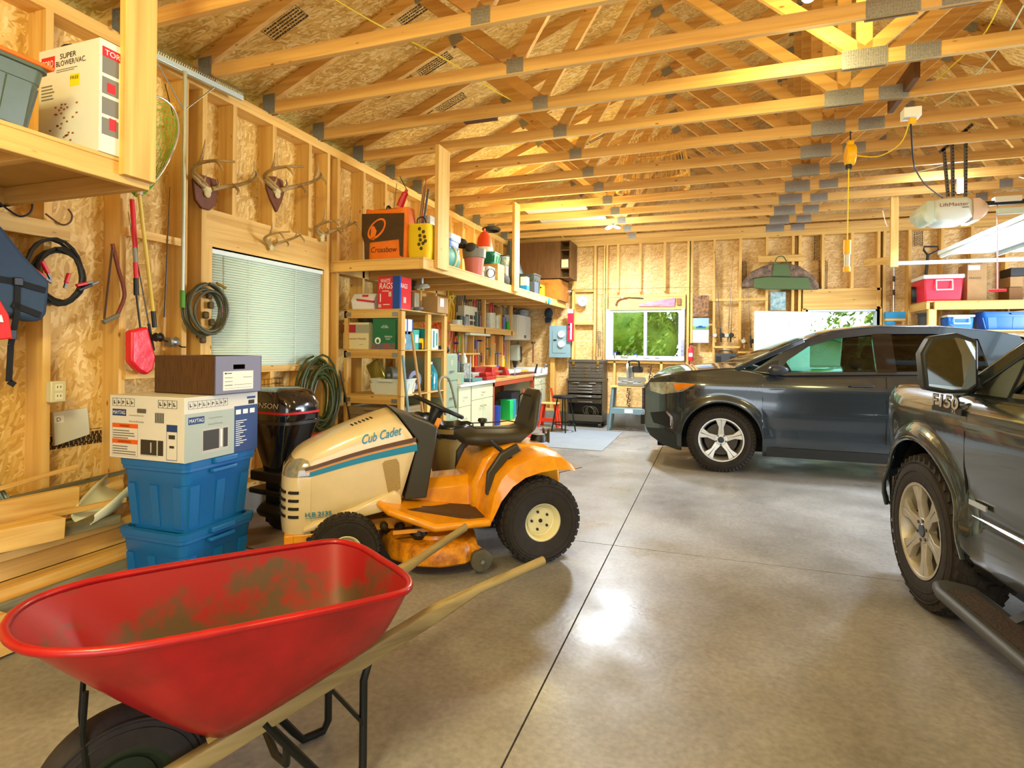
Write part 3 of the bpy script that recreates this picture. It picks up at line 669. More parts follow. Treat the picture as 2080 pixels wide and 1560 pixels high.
for sg in (1, -1):
    MB().beam((-.22, sg*.955, 1.09), (-1.12, sg*.79, 1.62), .05, .06).build('windscreen_pillar', trkp, trk, bev=.012)
    f = lambda a, b, k: Vector((a, sg*(.955-(b-1.1)*.33+.002+k), b))
    panel([[(-.36, 1.12), (-.58, 1.27), (-.62, 1.28), (-.60, 1.12)]], f, .006).build('mirror_sail', black, trk)
    # mirror on its arm
    q = MB(); P = [(-.215, 0), (-.235, .16), (-.19, .235), (-.06, .25), (.04, .22), (.045, .02), (.0, -.01), (-.12, -.015)]
    def mir(dx, k, sg=sg): return [Vector((-.42+dx, sg*(1.0-(u_*.78+.0)*k*1.0), 1.135+(v_-.115)*k+.115)) for u_, v_ in P]
    o = MB().loft([mir(0, 1), mir(.05, 1.0), mir(.10, .92), mir(.13, .6)]).build('door_mirror', mat('mirror_black_grey', '#1f2324', .5), trk, bev=.012)
    mc_ = sum(mir(0, 1), Vector())/8; MB().loft([[mc_+(p-mc_)*.86+Vector((dx, 0, 0)) for p in mir(0, 1)] for dx in (-.003, .002)]).build('mirror_glass', mat('mirror', '#aab3ae', .03, 1), o)
    MB().beam((-.35, sg*.89, 1.15), (-.35, sg*1.0, 1.18), .08, .07).build('mirror_arm', black, o, bev=.015)
    MB().tube([(-1.28, sg*1.0, .98), (-1.25, sg*1.03, .985), (-1.05, sg*1.03, .985), (-1.02, sg*1.0, .98)], .015, 8).build('door_handle', trkp, trk)
    # running board
    R_ = [(-.30, .0), (-.33, .06), (-.42, .085), (-2.6, .085), (-2.7, .0)]
    o = MB().prism([(x, y) for x, y in R_]+[(-2.6, -.10), (-.36, -.10)], .05, Matrix(((1, 0, 0, 0), (0, sg, 0, sg*1.04), (0, 0, 1, .225), (0, 0, 0, 1)))).build('running_board', mat('grey_step_plastic', '#3a3d3d', .5), trk, bev=.02)
    MB().bx(-2.5, -.45, sg*1.04-.05, sg*1.04+.05, .275, .282).build('tread_strip', mat('rubber_step_tread', '#3a2e28', .7, bump=.8, bs=90), o)
    for xx in (-.7, -2.2): MB().beam((xx, sg*.8, .38), (xx, sg*1.02, .24), .05, .02).build('board_bracket', black, trk)
    for z in (.60,):
        MB().tube([(x, sg*(1.0*yp_t(z+.0)+.004), z-.0) for x in (-.42, -1.0, -2.3, -2.7)], [.004, .018, .018, .004], 8, flat=.5).build('door_crease', trkp, trk)
cut(trk, [(-.40, .37), (-.40, .45), (-.385, .6), (-.36, .8), (-.385, .95), (-.40, 1.1)], 2, yp_t)
cut(trk, [(-1.54, z) for z in (.4, .6, .8, 1.0, 1.1)], 2, yp_t)
cut(trk, [(-2.45, z) for z in (.42, .6, .8, 1.0, 1.12)], 2, yp_t)
# badges on the left fender: read from the left side (right-hand direction runs toward the tail)
silver = mat('badge_silver', '#d9dbd6', .2, .9); bk = mat('badge_black', '#141414', .3)
F = Face(trk, (-.085, 1.0*.985+.02, 1.02), (-1, .0, 0), (0, -.08, 1))
F.rects('badge_plate', bk, [(.01, .0, .27, .028)], t=.004); F.k = .003; F.text('F150', .006, .018, .064, bk, .257, name='badge_outline', bold=.055); F.k = .006; F.text('F150', .012, .022, .055, silver, .245, name='fender_badge', bold=.02); F.text('XL', .2, .003, .018, silver, .045)
F.k = .0; 
F = Face(trk, (-.41, 1.0*.985+.004, .645), (-1, 0, 0), (0, 0, 1)); F.rects('door_emblem', silver, [(0, 0, .13, .022)], t=.006)
MB().bx(.86, .97, -.8, .8, .42, .58).build('front_bumper_bar', chrome, trk, bev=.03)
MB().bx(.9, .95, -.6, .6, .65, .93).build('grille', MC['dark_grille'], trk, bev=.02)
MB().bx(.26, .50, -.93, .93, .30, .52).build('fender_liner', MC['wheel_well_black'], trk)
o = MB().prism([(0, 0), (.03, 0), (.045, .2), (.0, .22)], .12, Matrix(((1, 0, 0, .49), (0, 0, 1, .85), (0, 1, 0, .36), (0, 0, 0, 1)))).build('bumper_end', trkp, trk, bev=.01)
for sg in (1, -1):
    b = MB(); b.bx(-1.7, -1.1, sg*.42-.26, sg*.42+.26, .75, .95); b.beam((-1.6, sg*.42, .9), (-1.8, sg*.42, 1.5), .5, .12, (0, 1, 0)); b.build('seat', seatm, trk, bev=.04)
# ================================================================ riding mower (local X forward, Y its left side, which faces the camera)
cream = mat('cream_hood_enamel', '#dcc898', .3, coat=.5, var=.07, vs=6); yel = mat('yellow_enamel', '#efa211', .35, coat=.4, var=.14, vs=9, col2='#d98a0c')
dirty_yel = mat('scratched_yellow_enamel', '#eb9c12', .45, var=.6, vs=16, col2='#9a5a14', bump=.2)
mow = thing('riding_mower', 'cream and yellow riding lawn mower with a black seat, parked behind the wheelbarrow', 'lawn mower', (-1.236, 3.645, 0), PI+math.radians(39))
# hood
ztf = smoothf([(.72, .935), (.86, .912), (1.1, .835), (1.3, .745), (1.41, .68), (1.47, .60)])
zbf = lerpf([(.72, .40), (.86, .355), (1.1, .31), (1.38, .25), (1.5, .235)])
wf = smoothf([(.72, .255), (1.1, .245), (1.33, .235), (1.42, .20), (1.475, .13)])
sec = [(1, 0), (1.005, .2), (1, .4), (.99, .6), (.975, .74), (.93, .86), (.82, .95), (.6, .985), (.3, 1.0), (0, 1.005)]
sec = sec+[(-a, b) for a, b in reversed(sec[:-1])]
def xr_(hk): return .725+(.135*((hk-.62)/.38) if hk > .62 else .11*((.62-hk)/.62))
def hood(x0s, nm, m, hmin=0, par=None, grow=0, N=18, x1=1.47):
    rings = []
    for i in range(N+1):
        s = i/N; R = []
        for yk, hk in sec:
            xa = max(xr_(hk), x0s); x = xa+(x1-xa)*s; h2 = max(hk, hmin)
            R.append(Vector((x, yk*(wf(x)+grow), zbf(x)+(ztf(x)-zbf(x))*h2+(grow if hk > .9 else 0))))
        rings.append(R)
    return MB().loft(rings, cap=False, closed=False).build(nm, m, par or mow, ang=50, solid=.004)
hd = hood(0, 'hood', cream)
# nose with the grille slots and headlamp
nb = MB(); rings = []
for z, k in ((.245, .97), (.30, 1.0), (.42, 1.0), (.55, .985), (.60, .94)):
    pl_ = []
    for i in range(25):
        q = -PI/2+PI*i/24; pl_.append(Vector((1.32+.165*k*abs(math.cos(q))**.55, math.copysign(abs(math.sin(q))**.7, math.sin(q))*.243*k, z)))
    rings.append(pl_)
nb.loft(rings, cap=True, closed=True).build('nose', cream, mow, ang=50)
rings = []
for z, k, x in ((.565, 1.0, 0), (.60, .985, -.004), (.655, .92, -.03), (.69, .8, -.07)):
    rings.append([Vector((1.33+x+.15*k*abs(math.cos(q))**.55, math.copysign(abs(math.sin(q))**.7, math.sin(q))*.24*k, z)) for q in [-PI/2+PI*i/24 for i in range(25)]])
MB().loft(rings).build('headlamp', mat('smoky_headlamp', '#8f8a72', .15, coat=1, var=.4, vs=20), mow, ang=50)
sl = MB()
for z in (.345, .39, .435, .48):
    for q0, q1 in ((.18, .55), (.75, 1.25), (1.55, 2.2), (2.4, 2.9)):
        pts = [(1.32+.1665*abs(math.cos(q))**.55, math.copysign(abs(math.sin(q))**.7, math.sin(q))*.2445) for q in [PI/2-(q0+(q1-q0)*i/6) for i in range(7)]]
        sl.tube([(x, y, z) for x, y in pts], .0085, 6)
sl.build('grille_slots', mat('dark_slot', '#1d160c', .8), mow)
# lower lip bulge along the side
for sg in (1, -1):
    MB().loft([[Vector((x, sg*(wf(x)+dy), z)) for dy, z in ((-.02, zbf(x)-.005), (.022, zbf(x)), (.028, zbf(x)+.03*k), (.018, zbf(x)+.055*k), (-.01, zbf(x)+.07*k))] for x, k in ((1.36, .5), (1.3, .8), (1.1, 1.0), (.95, 1.5), (.86, 1.8), (.82, 1.0))]).build('side_sill', cream, mow, bev=.006)
F = Face(mow, (1.45, .262, 0), (-1, 0, 0), (0, 0, 1))
brn = mat('decal_brown', '#5b3b1e', .5); teal = mat('decal_teal', '#1280a8', .45); orn = mat('decal_orange', '#e8901c', .5)
def strip(x0, z0, x1, z1, t0, t1, bow=.012):
    top = [(1.45-(x0+(x1-x0)*i/8), z0+(z1-z0)*i/8+bow*math.sin(PI*i/8)) for i in range(9)]
    return [(a, b-t0-(t1-t0)*i/8) for i, (a, b) in enumerate(top)]+[(a, b) for a, b in reversed(top)]
def conform(o):   # lay the decal on the curved hood side
    for v in o.data.vertices:
        x = v.co.x; hk = (v.co.z-zbf(x))/(ztf(x)-zbf(x)); y = 1
        for (a, b), (c, d) in zip(sec, sec[1:]):
            if b <= hk <= d: y = a+(c-a)*(hk-b)/(d-b); break
        v.co.y = wf(x)*y+.008+(v.co.y-.262)
def hy(x, z):
    hk = (z-zbf(x))/(ztf(x)-zbf(x))
    for (a, b), (c, d) in zip(sec, sec[1:]):
        if b <= hk <= d: return wf(x)*(a+(c-a)*(hk-b)/(d-b))
    return wf(x)
for nm, m_, x0, z0, x1, z1, t0, t1 in (('stripe_brown', brn, 1.365, .610, .735, .765, .018, .026), ('stripe_orange', orn, 1.365, .588, .732, .735, .005, .006), ('stripe_teal', teal, 1.365, .577, .727, .724, .024, .040)):
    R = []
    for i in range(25):
        k = i/24; x = x0+(x1-x0)*k; zt = z0+(z1-z0)*k+.012*math.sin(PI*k); tt = t0+(t1-t0)*k; zs = [zt-tt*j/3 for j in range(4)]
        R.append([Vector((x, hy(x, z)+.004, z)) for z in zs]+[Vector((x, hy(x, z)+.011, z)) for z in reversed(zs)])
    MB().loft(R).build(nm, m_, mow)
F.k = 0; o = F.text('Cub Cadet', .405, .735, .052, teal, .225, 'maker_lettering', bold=.012, slant=.25)
for v in o.data.vertices: v.co.z += (1.45-.405-v.co.x)*.22
conform(o)
F.k = .0; o = F.text('H.B 2135', .10, .345, .026, teal, .14, 'model_lettering', bold=.02); F.rects('lettering_underline', teal, [(.10, .338, .14, .003)])
for ch in (o, mow.children[-1]): 
    for v in ch.data.vertices: v.co.y += -.006
pn = F.poly('side_vent_panel', mat('vent_screen_tan', '#a98f58', .7, var=.3, vs=200), [(.555, .445), (.60, .455), (.625, .47), (.615, .62), (.60, .645), (.535, .635), (.52, .62)]); conform(pn)
b = MB()
for i in range(6): b.beam((1.10-.022*i, .105, ztf(1.10-.022*i)+.0), (1.09-.022*i, .150, ztf(1.09-.022*i)-.004), .006, .008)
b.build('hood_louvres', mat('dark_slot', '#1d160c'), mow)
# dash tower: black wedge behind the hood
dk = mat('charcoal_dash_plastic', '#3a382c', .42)
def quadring(L, ys): return [[Vector((x, y*s, z)) for x, y, z in L] for s in ys]
O_ = [(.865, .925), (.84, .90), (.72, .745), (.80, .40), (.665, .40), (.61, .72), (.60, .82), (.66, .845)]
for i in (0,):
    rings = [[Vector((x+(.0 if abs(s) > .2 else .0), s, z)) for x, z in O_] for s in (-.245, -.2, .2, .245)]
    rings[0] = [Vector((p.x*.98+.015, p.y, p.z-.004)) for p in rings[0]]; rings[3] = [Vector((p.x*.98+.015, p.y, p.z-.004)) for p in rings[3]]
    MB().loft(rings).build('dash_tower', dk, mow, bev=.012)
MB().prism([(.55, .74), (.70, .80), (.74, .88), (.62, .84)], .30, Matrix(((1, 0, 0, 0), (0, 0, 1, -.15), (0, 1, 0, 0), (0, 0, 0, 1)))).build('steering_cowl', dk, mow, bev=.03)
MB().beam((.60, .16, .80), (.575, .17, .86), .02, .03).build('throttle_lever', orn, mow, bev=.004)
sw = Vector((.545, 0, .915)); ax = Vector((-.42, 0, .9)).normalized()
o = MB().ring(sw, ax, .165, .014, 36, 8).build('steering_wheel', black, mow)
b = MB(); e1 = Vector((0, 1, 0)); e2 = ax.cross(e1)
for q in (.5, 2.6, 4.7): b.beam(sw-ax*.02, sw+(e1*math.cos(q)+e2*math.sin(q))*.16, .035, .01, ax)
b.lathe([(.002, .01), (.04, .005), (.045, -.03), (.028, -.10), (.02, -.18)], sw, ax, 20); b.build('wheel_spokes', black, o)
# frame, tunnel, footboards
MB().bx(.3, 1.44, -.15, .15, .20, .27).build('chassis', yel, mow, bev=.006)
b = MB(); b.bx(1.40, 1.46, -.235, .235, .165, .245); b.bx(1.10, 1.42, .20, .235, .19, .245); b.bx(1.10, 1.42, -.235, -.20, .19, .245); b.build('front_frame', yel, mow, bev=.008)
MB().cyl((1.33, .236, .215), (1.33, .243, .215), .014, n=10).build('frame_bolt', MC['dark_steel'], mow)
MB().loft([[Vector((x, y, z)) for x in (.30, .86)] + [Vector((x, y, z)) for x in (.86, .30)] for y, z in ((0, 0),)] if 0 else [[Vector((x, -.17, .30)), Vector((x, -.15, .44+dz)), Vector((x, -.09, .49+dz)), Vector((x, .09, .49+dz)), Vector((x, .15, .44+dz)), Vector((x, .17, .30))] for x, dz in ((.28, 0), (.82, -.015))]).build('tunnel', yel, mow, bev=.01)
for sg in (1, -1):
    FB = [(.945, .16), (.945, .26), (.90, .38), (.66, .475), (.34, .475), (.34, .16)]
    def fbz(x): return .30 if x < .66 else .30+(x-.66)*.36
    vs_ = MB(); vs_.loft([[Vector((x, sg*y, fbz(x)-.012)) for x, y in FB], [Vector((x, sg*y, fbz(x)+.006)) for x, y in FB]])
    f = vs_.build('footboard', yel, mow)
    MB().tube([(.34, sg*.472, .285), (.66, sg*.472, .285), (.90, sg*.385, .372), (.945, sg*.27, .39), (.95, sg*.2, .40)], [.022, .024, .024, .02, .016], 10).build('footboard_rim', yel, f)
    P = [(.86, .18), (.80, .33), (.64, .435), (.36, .44), (.36, .18)]
    MB().loft([[Vector((x, sg*y, fbz(x)+.008)) for x, y in P], [Vector((x, sg*y, fbz(x)+.014)) for x, y in P]]).build('rubber_mat', mat('brown_rubber_mat', '#5a4026', .75, bump=.8, bs=140), f)
    # rear fender arching over the wheel
    prof = [(.36, .275), (.335, .33), (.32, .44), (.28, .54), (.20, .62), (.09, .665), (-.03, .675), (-.12, .655), (-.19, .60), (-.215, .565)]
    inn = [(.335, .275), (.305, .33), (.27, .40), (.20, .48), (.12, .53), (.02, .555), (-.08, .565), (-.15, .56), (-.19, .555), (-.21, .55)]
    P = [Vector((a, 0, b)) for a, b in prof]; rings = []
    for (a, b), (c, d) in zip(prof, inn):
        rings.append([Vector((a, sg*.15, b)), Vector((a, sg*.38, b)), Vector((a+(c-a)*.25, sg*.45, b+(d-b)*.25)), Vector((c, sg*.475, d)), Vector((c, sg*.46, d)), Vector((a+(c-a)*.4, sg*.43, b+(d-b)*.4)), Vector((a+(c-a)*.15, sg*.37, b+(d-b)*.15)), Vector((a+(c-a)*.15, sg*.15, b+(d-b)*.15))])
    fe = MB().loft(rings).build('rear_fender', yel, mow, bev=.008, ang=50)
    lz = MB(); lz.loft([[Vector((x, sg*(.385), z)), Vector((x+dx, sg*.39, z-.0+dz)), Vector((x+dx, sg*.36, z+dz+.01)), Vector((x, sg*.35, z+.01))] for x, z, dx, dz in ((.31, .42, .03, 0), (.28, .54, .05, .01), (.2, .63, .05, .03), (.11, .675, .03, .04))])
    lz.build('lever_console', dk, fe, bev=.008)
b = MB(); b.loft([[Vector((x, -.24, z)), Vector((x, .24, z)), Vector((x-.03, .22, z-.25)), Vector((x-.03, -.22, z-.25))] for x, z in ((.34, .50), (.30, .60), (.24, .66), (.1, .69), (-.1, .68), (-.2, .62))]); b.build('seat_pan', yel, mow, bev=.02)
MB().prism([(.38, .28), (.38, .46), (.31, .60), (.22, .66), (.22, .28)], .48, Matrix(((1, 0, 0, 0), (0, 0, 1, -.24), (0, 1, 0, 0), (0, 0, 0, 1)))).build('rear_body', yel, mow, bev=.03)
# seat
st = mat('worn_black_vinyl', '#3e3a2b', .5, var=.25, vs=7, col2='#2c2a20')
def seatring(c, ax_, hw, th, n=20, p=2.6):
    """rounded slab cross-section: c centre, ax_ thickness direction"""
    R = []
    for i in range(n):
        q = 2*PI*i/n; cs, sn = math.cos(q), math.sin(q)
        R.append(Vector(c)+Vector((0, 1, 0))*hw*math.copysign(abs(cs)**(2/p), cs)+Vector(ax_)*th*math.copysign(abs(sn)**(2/p), sn))
    return R
b = MB(); b.loft([seatring((x, 0, z), a_, hw, th) for x, z, a_, hw, th in ((.415, .715, (.5, 0, .8), .13, .02), (.40, .72, (.3, 0, .9), .19, .045), (.30, .725, (0, 0, 1), .225, .055), (.15, .72, (0, 0, 1), .225, .055), (.03, .725, (-.25, 0, .95), .22, .055), (-.045, .765, (-.75, 0, .6), .215, .05), (-.075, .84, (-.97, 0, .2), .20, .045), (-.095, .94, (-.98, 0, .16), .175, .04), (-.11, 1.0, (-.98, 0, .1), .155, .035), (-.115, 1.03, (-.98, 0, .1), .12, .015))])
b.v = [Vector((p.x, p.y*.84, p.z-.008)) for p in b.v]; sb = b.build('seat', st, mow, ang=70)
P = [(-.125, .79), (-.16, .96), (-.11, .985), (.11, .985), (.16, .96), (.125, .79)]
MB().tube([(-.035-(z-.79)*.16, y*.84, z) for y, z in P], .005, 6, True).build('seat_piping', mat('seat_seam', '#24211a', .6), sb)
MB().tube([(.33, y, .785) for y in (-.12, 0, .12)]+[(.1, .15, .782), (.02, .14, .79), (.0, 0, .795), (.02, -.14, .79), (.1, -.15, .782)], .004, 6, True).build('seat_piping', MC['seat_seam'], sb)
MB().tube([(.30, .33, .735), (.26, .34, .70), (.14, .37, .60)], .013, 8).build('deck_lift_lever', black, mow)
MB().box((.125, .375, .588), (.03, .03, .03)).build('lever_clip', orn, mow, bev=.004)
MB().lathe([(.001, .10), (.03, .097), (.035, .08), (.015, .06), (.009, 0)], (.17, -.26, .70), (0, 0, 1), 16).build('shift_knob', black, mow)
MB().lathe([(.001, .035), (.045, .03), (.055, .01), (.055, -.02)], (-.13, .06, .69), (0, 0, 1), 20).build('fuel_cap', black, mow)
for sg in (1, -1):
    wheel(mow, (0, sg*.365, .25), .25, .22, .115, sg, style='steel', tread=34, rimm=mat('cream_wheel_disc', '#e3dcae', .4))
    wheel(mow, (1.14, sg*.355, .185), .185, .15, .085, sg, style='steel', tread=30, rimm=MC['cream_wheel_disc'])
MB().cyl((1.14, -.3, .2), (1.14, .3, .2), .025).build('front_axle', yel, mow)
b = MB(); b.bx(-.21, .1, -.13, .13, .25, .5); b.cyl((0, -.3, .25), (0, .3, .25), .03); b.build('transaxle', mat('greasy_iron', '#4a3d22', .6, .3, var=.4, vs=15), mow, bev=.01)
b = MB(); b.bx(.95, 1.3, -.12, .12, .12, .25); 
for i in range(9): b.sph((1.0-.03*i+.02*(i % 3), .1+.03*(i % 4), .2+.012*(i % 5)), .025)
b.build('engine_underside', MC['greasy_iron'], mow)
# mower deck
dp = [(.90, .10), (.88, .32), (.78, .46), (.64, .525), (.50, .52), (.40, .44), (.36, .25)]
dp = dp+[(x, -y) for x, y in reversed(dp)]
b = MB(); b.loft([[Vector((.62+(x-.62)*k, y*k, z)) for x, y in dp] for z, k in ((.075, 1.0), (.09, 1.01), (.16, .99), (.185, .95), (.195, .6))]); dk_ = b.build('mower_deck', dirty_yel, mow, bev=.01, ang=45)
for y in (.27, -.27): MB().lathe([(.13, 0), (.125, .02), (.07, .035), (.06, .06), (.001, .065)], (.62, y, .19), (0, 0, 1), 20).build('pulley_cover', yel, dk_)
MB().tube([(.62, .27, .25), (.80, .0, .26), (.62, -.27, .25)], .012, 6).build('drive_belt', black, dk_)
MB().beam((.88, .36, .245), (.36, .42, .26), .008, .022).build('height_bar', yel, dk_)
MB().lathe([(.03, 0), (.05, .03), (.03, .10), (.012, .14)], (.73, .34, .19), (0, 0, 1), 14).build('spindle_boot', black, dk_)
b = MB(); b.lathe([(.001, -.025), (.05, -.025), (.062, -.018), (.062, .018), (.05, .025), (.001, .02)], (.40, .50, .085), (0, 1, 0), 26); gw = b.build('gauge_wheel', mat('worn_grey_plastic', '#57523f', .7, var=.3), dk_)
MB().cyl((.40, .52, .085), (.40, .54, .085), .012, n=8).build('axle_bolt', steel, gw); MB().beam((.46, .45, .16), (.38, .49, .10), .04, .05).build('wheel_bracket', dirty_yel, dk_)
F = Face(mow, (.62, .50, .118), (-1, .0, .0), (0, -.3, 1)); F.rects('safety_label', mat('faded_label', '#d8c9a8', .6), [(0, 0, .07, .03)]); F.rects('safety_label_print', mat('label_red', '#b5301c'), [(.005, .005, .025, .02)])
# rear hitch plates and weight bracket
b = MB(); b.prism([(-.24, .45), (-.44, .48), (-.44, .485), (-.24, .455)], .2, Matrix(((1, 0, 0, 0), (0, 0, 1, -.1), (0, 1, 0, 0), (0, 0, 0, 1)))); b.bx(-.40, -.22, -.09, .09, .25, .258); b.bx(-.28, -.24, -.08, .08, .25, .46); b.build('rear_hitch', mat('brown_steel', '#6b5648', .5, .5), mow)
MB().prism([(-.06, 0), (.06, 0), (.06, .10), (.035, .09), (.02, .06), (-.02, .06), (-.035, .09), (-.06, .10)], .006, Matrix(((0, 0, 1, -.30), (1, 0, 0, -.2), (0, 1, 0, .62), (0, 0, 0, 1)))).build('catcher_bracket', mat('olive_steel', '#4b4f3a', .5, .4), mow)
# ================================================================ wheelbarrow (local X toward its wheel)
redm = mat('scuffed_red_enamel', '#b01019', .36, var=.16, vs=7, bump=.05, bs=30, coat=.2, col2='#8f0f14')
def dirtred():
    m = mat('dirty_red_enamel', '#b3201e', .5); nt = m.node_tree; N = nt.nodes; L = nt.links; b = N['Principled BSDF']
    tc = N.new('ShaderNodeTexCoord'); n = N.new('ShaderNodeTexNoise'); n.inputs['Scale'].default_value = 4.5; n.inputs['Detail'].default_value = 8; n.inputs['Roughness'].default_value = .7; L.new(tc.outputs['Object'], n.inputs[0])
    sx = N.new('ShaderNodeSeparateXYZ'); L.new(tc.outputs['Object'], sx.inputs[0])
    a = N.new('ShaderNodeMapRange'); a.inputs[1].default_value = .27; a.inputs[2].default_value = .60; a.inputs[3].default_value = .30; a.inputs[4].default_value = -.04; L.new(sx.outputs[2], a.inputs[0])
    ad = N.new('ShaderNodeMath'); ad.operation = 'ADD'; L.new(n.outputs[0], ad.inputs[0]); L.new(a.outputs[0], ad.inputs[1])
    r = N.new('ShaderNodeValToRGB'); r.color_ramp.elements[0].position = .50; r.color_ramp.elements[1].position = .62; r.color_ramp.elements[0].color = lin('#96161a'); r.color_ramp.elements[1].color = lin('#5a4430'); L.new(ad.outputs[0], r.inputs[0]); L.new(r.outputs[0], b.inputs['Base Color'])
    return m
wbr = thing('wheelbarrow', 'scuffed red steel wheelbarrow with wooden handles in the foreground', 'wheelbarrow', (-1.345, 1.0, 0), math.atan2(-.856, -.517))
rimp = [(-.70, 0), (-.70, .12), (-.685, .20), (-.64, .262), (-.55, .272), (-.33, .268), (-.02, .245), (.10, .21), (.175, .155), (.215, .08), (.228, 0)]
def symm(P):
    Q_ = [(p.x, p.y) for p in spline([(x, y, 0) for x, y in P], 3)]; return Q_+[(x, -y) for x, y in reversed(Q_[1:-1])]
def ringz(P, zf, dy=-.03): return [Vector((x, y+dy, zf(x))) for x, y in symm(P)]
zr = lambda x: .60+.06*(x+.68)/.9
botp = [(-.645, 0), (-.645, .07), (-.635, .105), (-.60, .132), (-.52, .138), (-.38, .138), (-.24, .125), (-.20, .11), (-.175, .08), (-.165, .045), (-.16, 0)]
zb_ = lambda x: .285+(-.17-x)*.28
levels = []
for k in (0, .12, .3, .5, .7, .85, .95, 1):
    P = [(a+(c-a)*(k**.9), b_+(d-b_)*(k**.75)) for (a, b_), (c, d) in zip(botp, rimp)]
    levels.append([Vector((x, y-.03, zb_(bx_)*(1-k)+zr(rx_)*k)) for (x, y), (bx_, _), (rx_, _) in zip(symm(P), symm(botp), symm(rimp))])
b = MB(); b.loft(levels, cap=False)
n_ = len(levels[0]); b.f.append(list(reversed(range(n_))))
tray = b.build('tray', redm, wbr, ang=60)
tray.data.materials.append(dirtred())
inn = MB(); inn.loft([[p+(Vector((-.2, -.03, p.z))-p).normalized()*.004 for p in L] for L in levels], cap=False); inn.f.append(list(range(n_)))
inn.v = [p+Vector((0, 0, .003)) for p in inn.v]
inn.build('tray_inside', MC['dirty_red_enamel'], tray, ang=60)
MB().tube(levels[-1], .0105, 12, True).build('rolled_rim', redm, tray)
# dirt left in the pan
hp = [Vector((x*.9-.03, y*.85-.03, zb_(x)+.012)) for x, y in symm(botp)]
dr = MB(); c0 = Vector((-.42, -.03, zb_(-.42)+.035)); dr.v = [c0]+hp+[c0.lerp(p, .55)+Vector((0, 0, .008*random.random())) for p in hp]; m_ = len(hp)
for i in range(m_):
    j = (i+1) % m_; dr.f += [[0, 1+m_+i, 1+m_+j], [1+m_+i, 1+i, 1+j, 1+m_+j]]
dr.build('dry_dirt', mat('dry_dirt', '#6e5138', .95, var=.4, vs=30, bump=1, bs=50), tray)
hw_ = wood('x', '#9c8a5c', '#6f5c38', '_handle')
def shaft(sg):
    y0 = .075+.0; P = [(.09, .172, .06), (-.165, .25, .085), (-.5, .35, .11), (-.825, .447, .135), (-.97, .487, .155), (-1.0, .494, .162), (-1.215, .542, .21)]
    rings = []
    for x, z, y in P:
        hh, ww = (.026, .019)
        if x < -.96: hh = ww = .016
        p = 2 if x < -.96 else 7
        rings.append([Vector((x, -.055+sg*(y+.03)+ww*math.copysign(abs(math.cos(q))**(2/p), math.cos(q)), z+hh*math.copysign(abs(math.sin(q))**(2/p), math.sin(q)))) for q in [2*PI*i/20+.01 for i in range(20)]])
    return MB().loft(rings).build('handle', hw_, wbr, ang=30)
shaft(1); shaft(-1)
for sg in (1, -1): MB().beam((-.17, -.055+sg*.10, .278), (-.52, -.055+sg*.125, .383), .03, .03).build('wedge_block', wood('x', '#c0a45a', '#987a38', '_wedge'), wbr)
wheel(wbr, (.0, -.05, .195), .195, .10, .10, 1, style='plain', tread=0, rimm=mat('dark_green_wheel', '#1f2a18', .5))
MB().cyl((0, -.13, .195), (0, .03, .195), .01).build('axle', steel, wbr)
for sg in (1, -1):
    yl = -.055+sg*.135
    MB().tube([(-.66, yl+sg*.015, .395), (-.60, yl+sg*.01, .365), (-.585, yl, .30), (-.585, yl, .04), (-.57, yl, .012), (-.50, yl, .012), (-.47, yl, .05), (-.30, yl, .29)], .0125, 8).build('leg', blackm, wbr)
    MB().beam((-.585, yl, .17), (-.47, yl-sg*.02, .33), .022, .01).build('leg_brace', blackm, wbr)
    MB().tube([(.08, -.05+sg*.045, .475), (.085, -.05+sg*.045, .38), (.07, -.05+sg*.06, .19)], .007, 6).build('tray_brace', blackm, wbr)
MB().tube([(-.36, -.20, .20), (-.37, -.19, .13), (-.37, -.05, .10), (-.37, .05, .13), (-.36, .08, .20)], .011, 8).build('cross_brace', blackm, wbr)
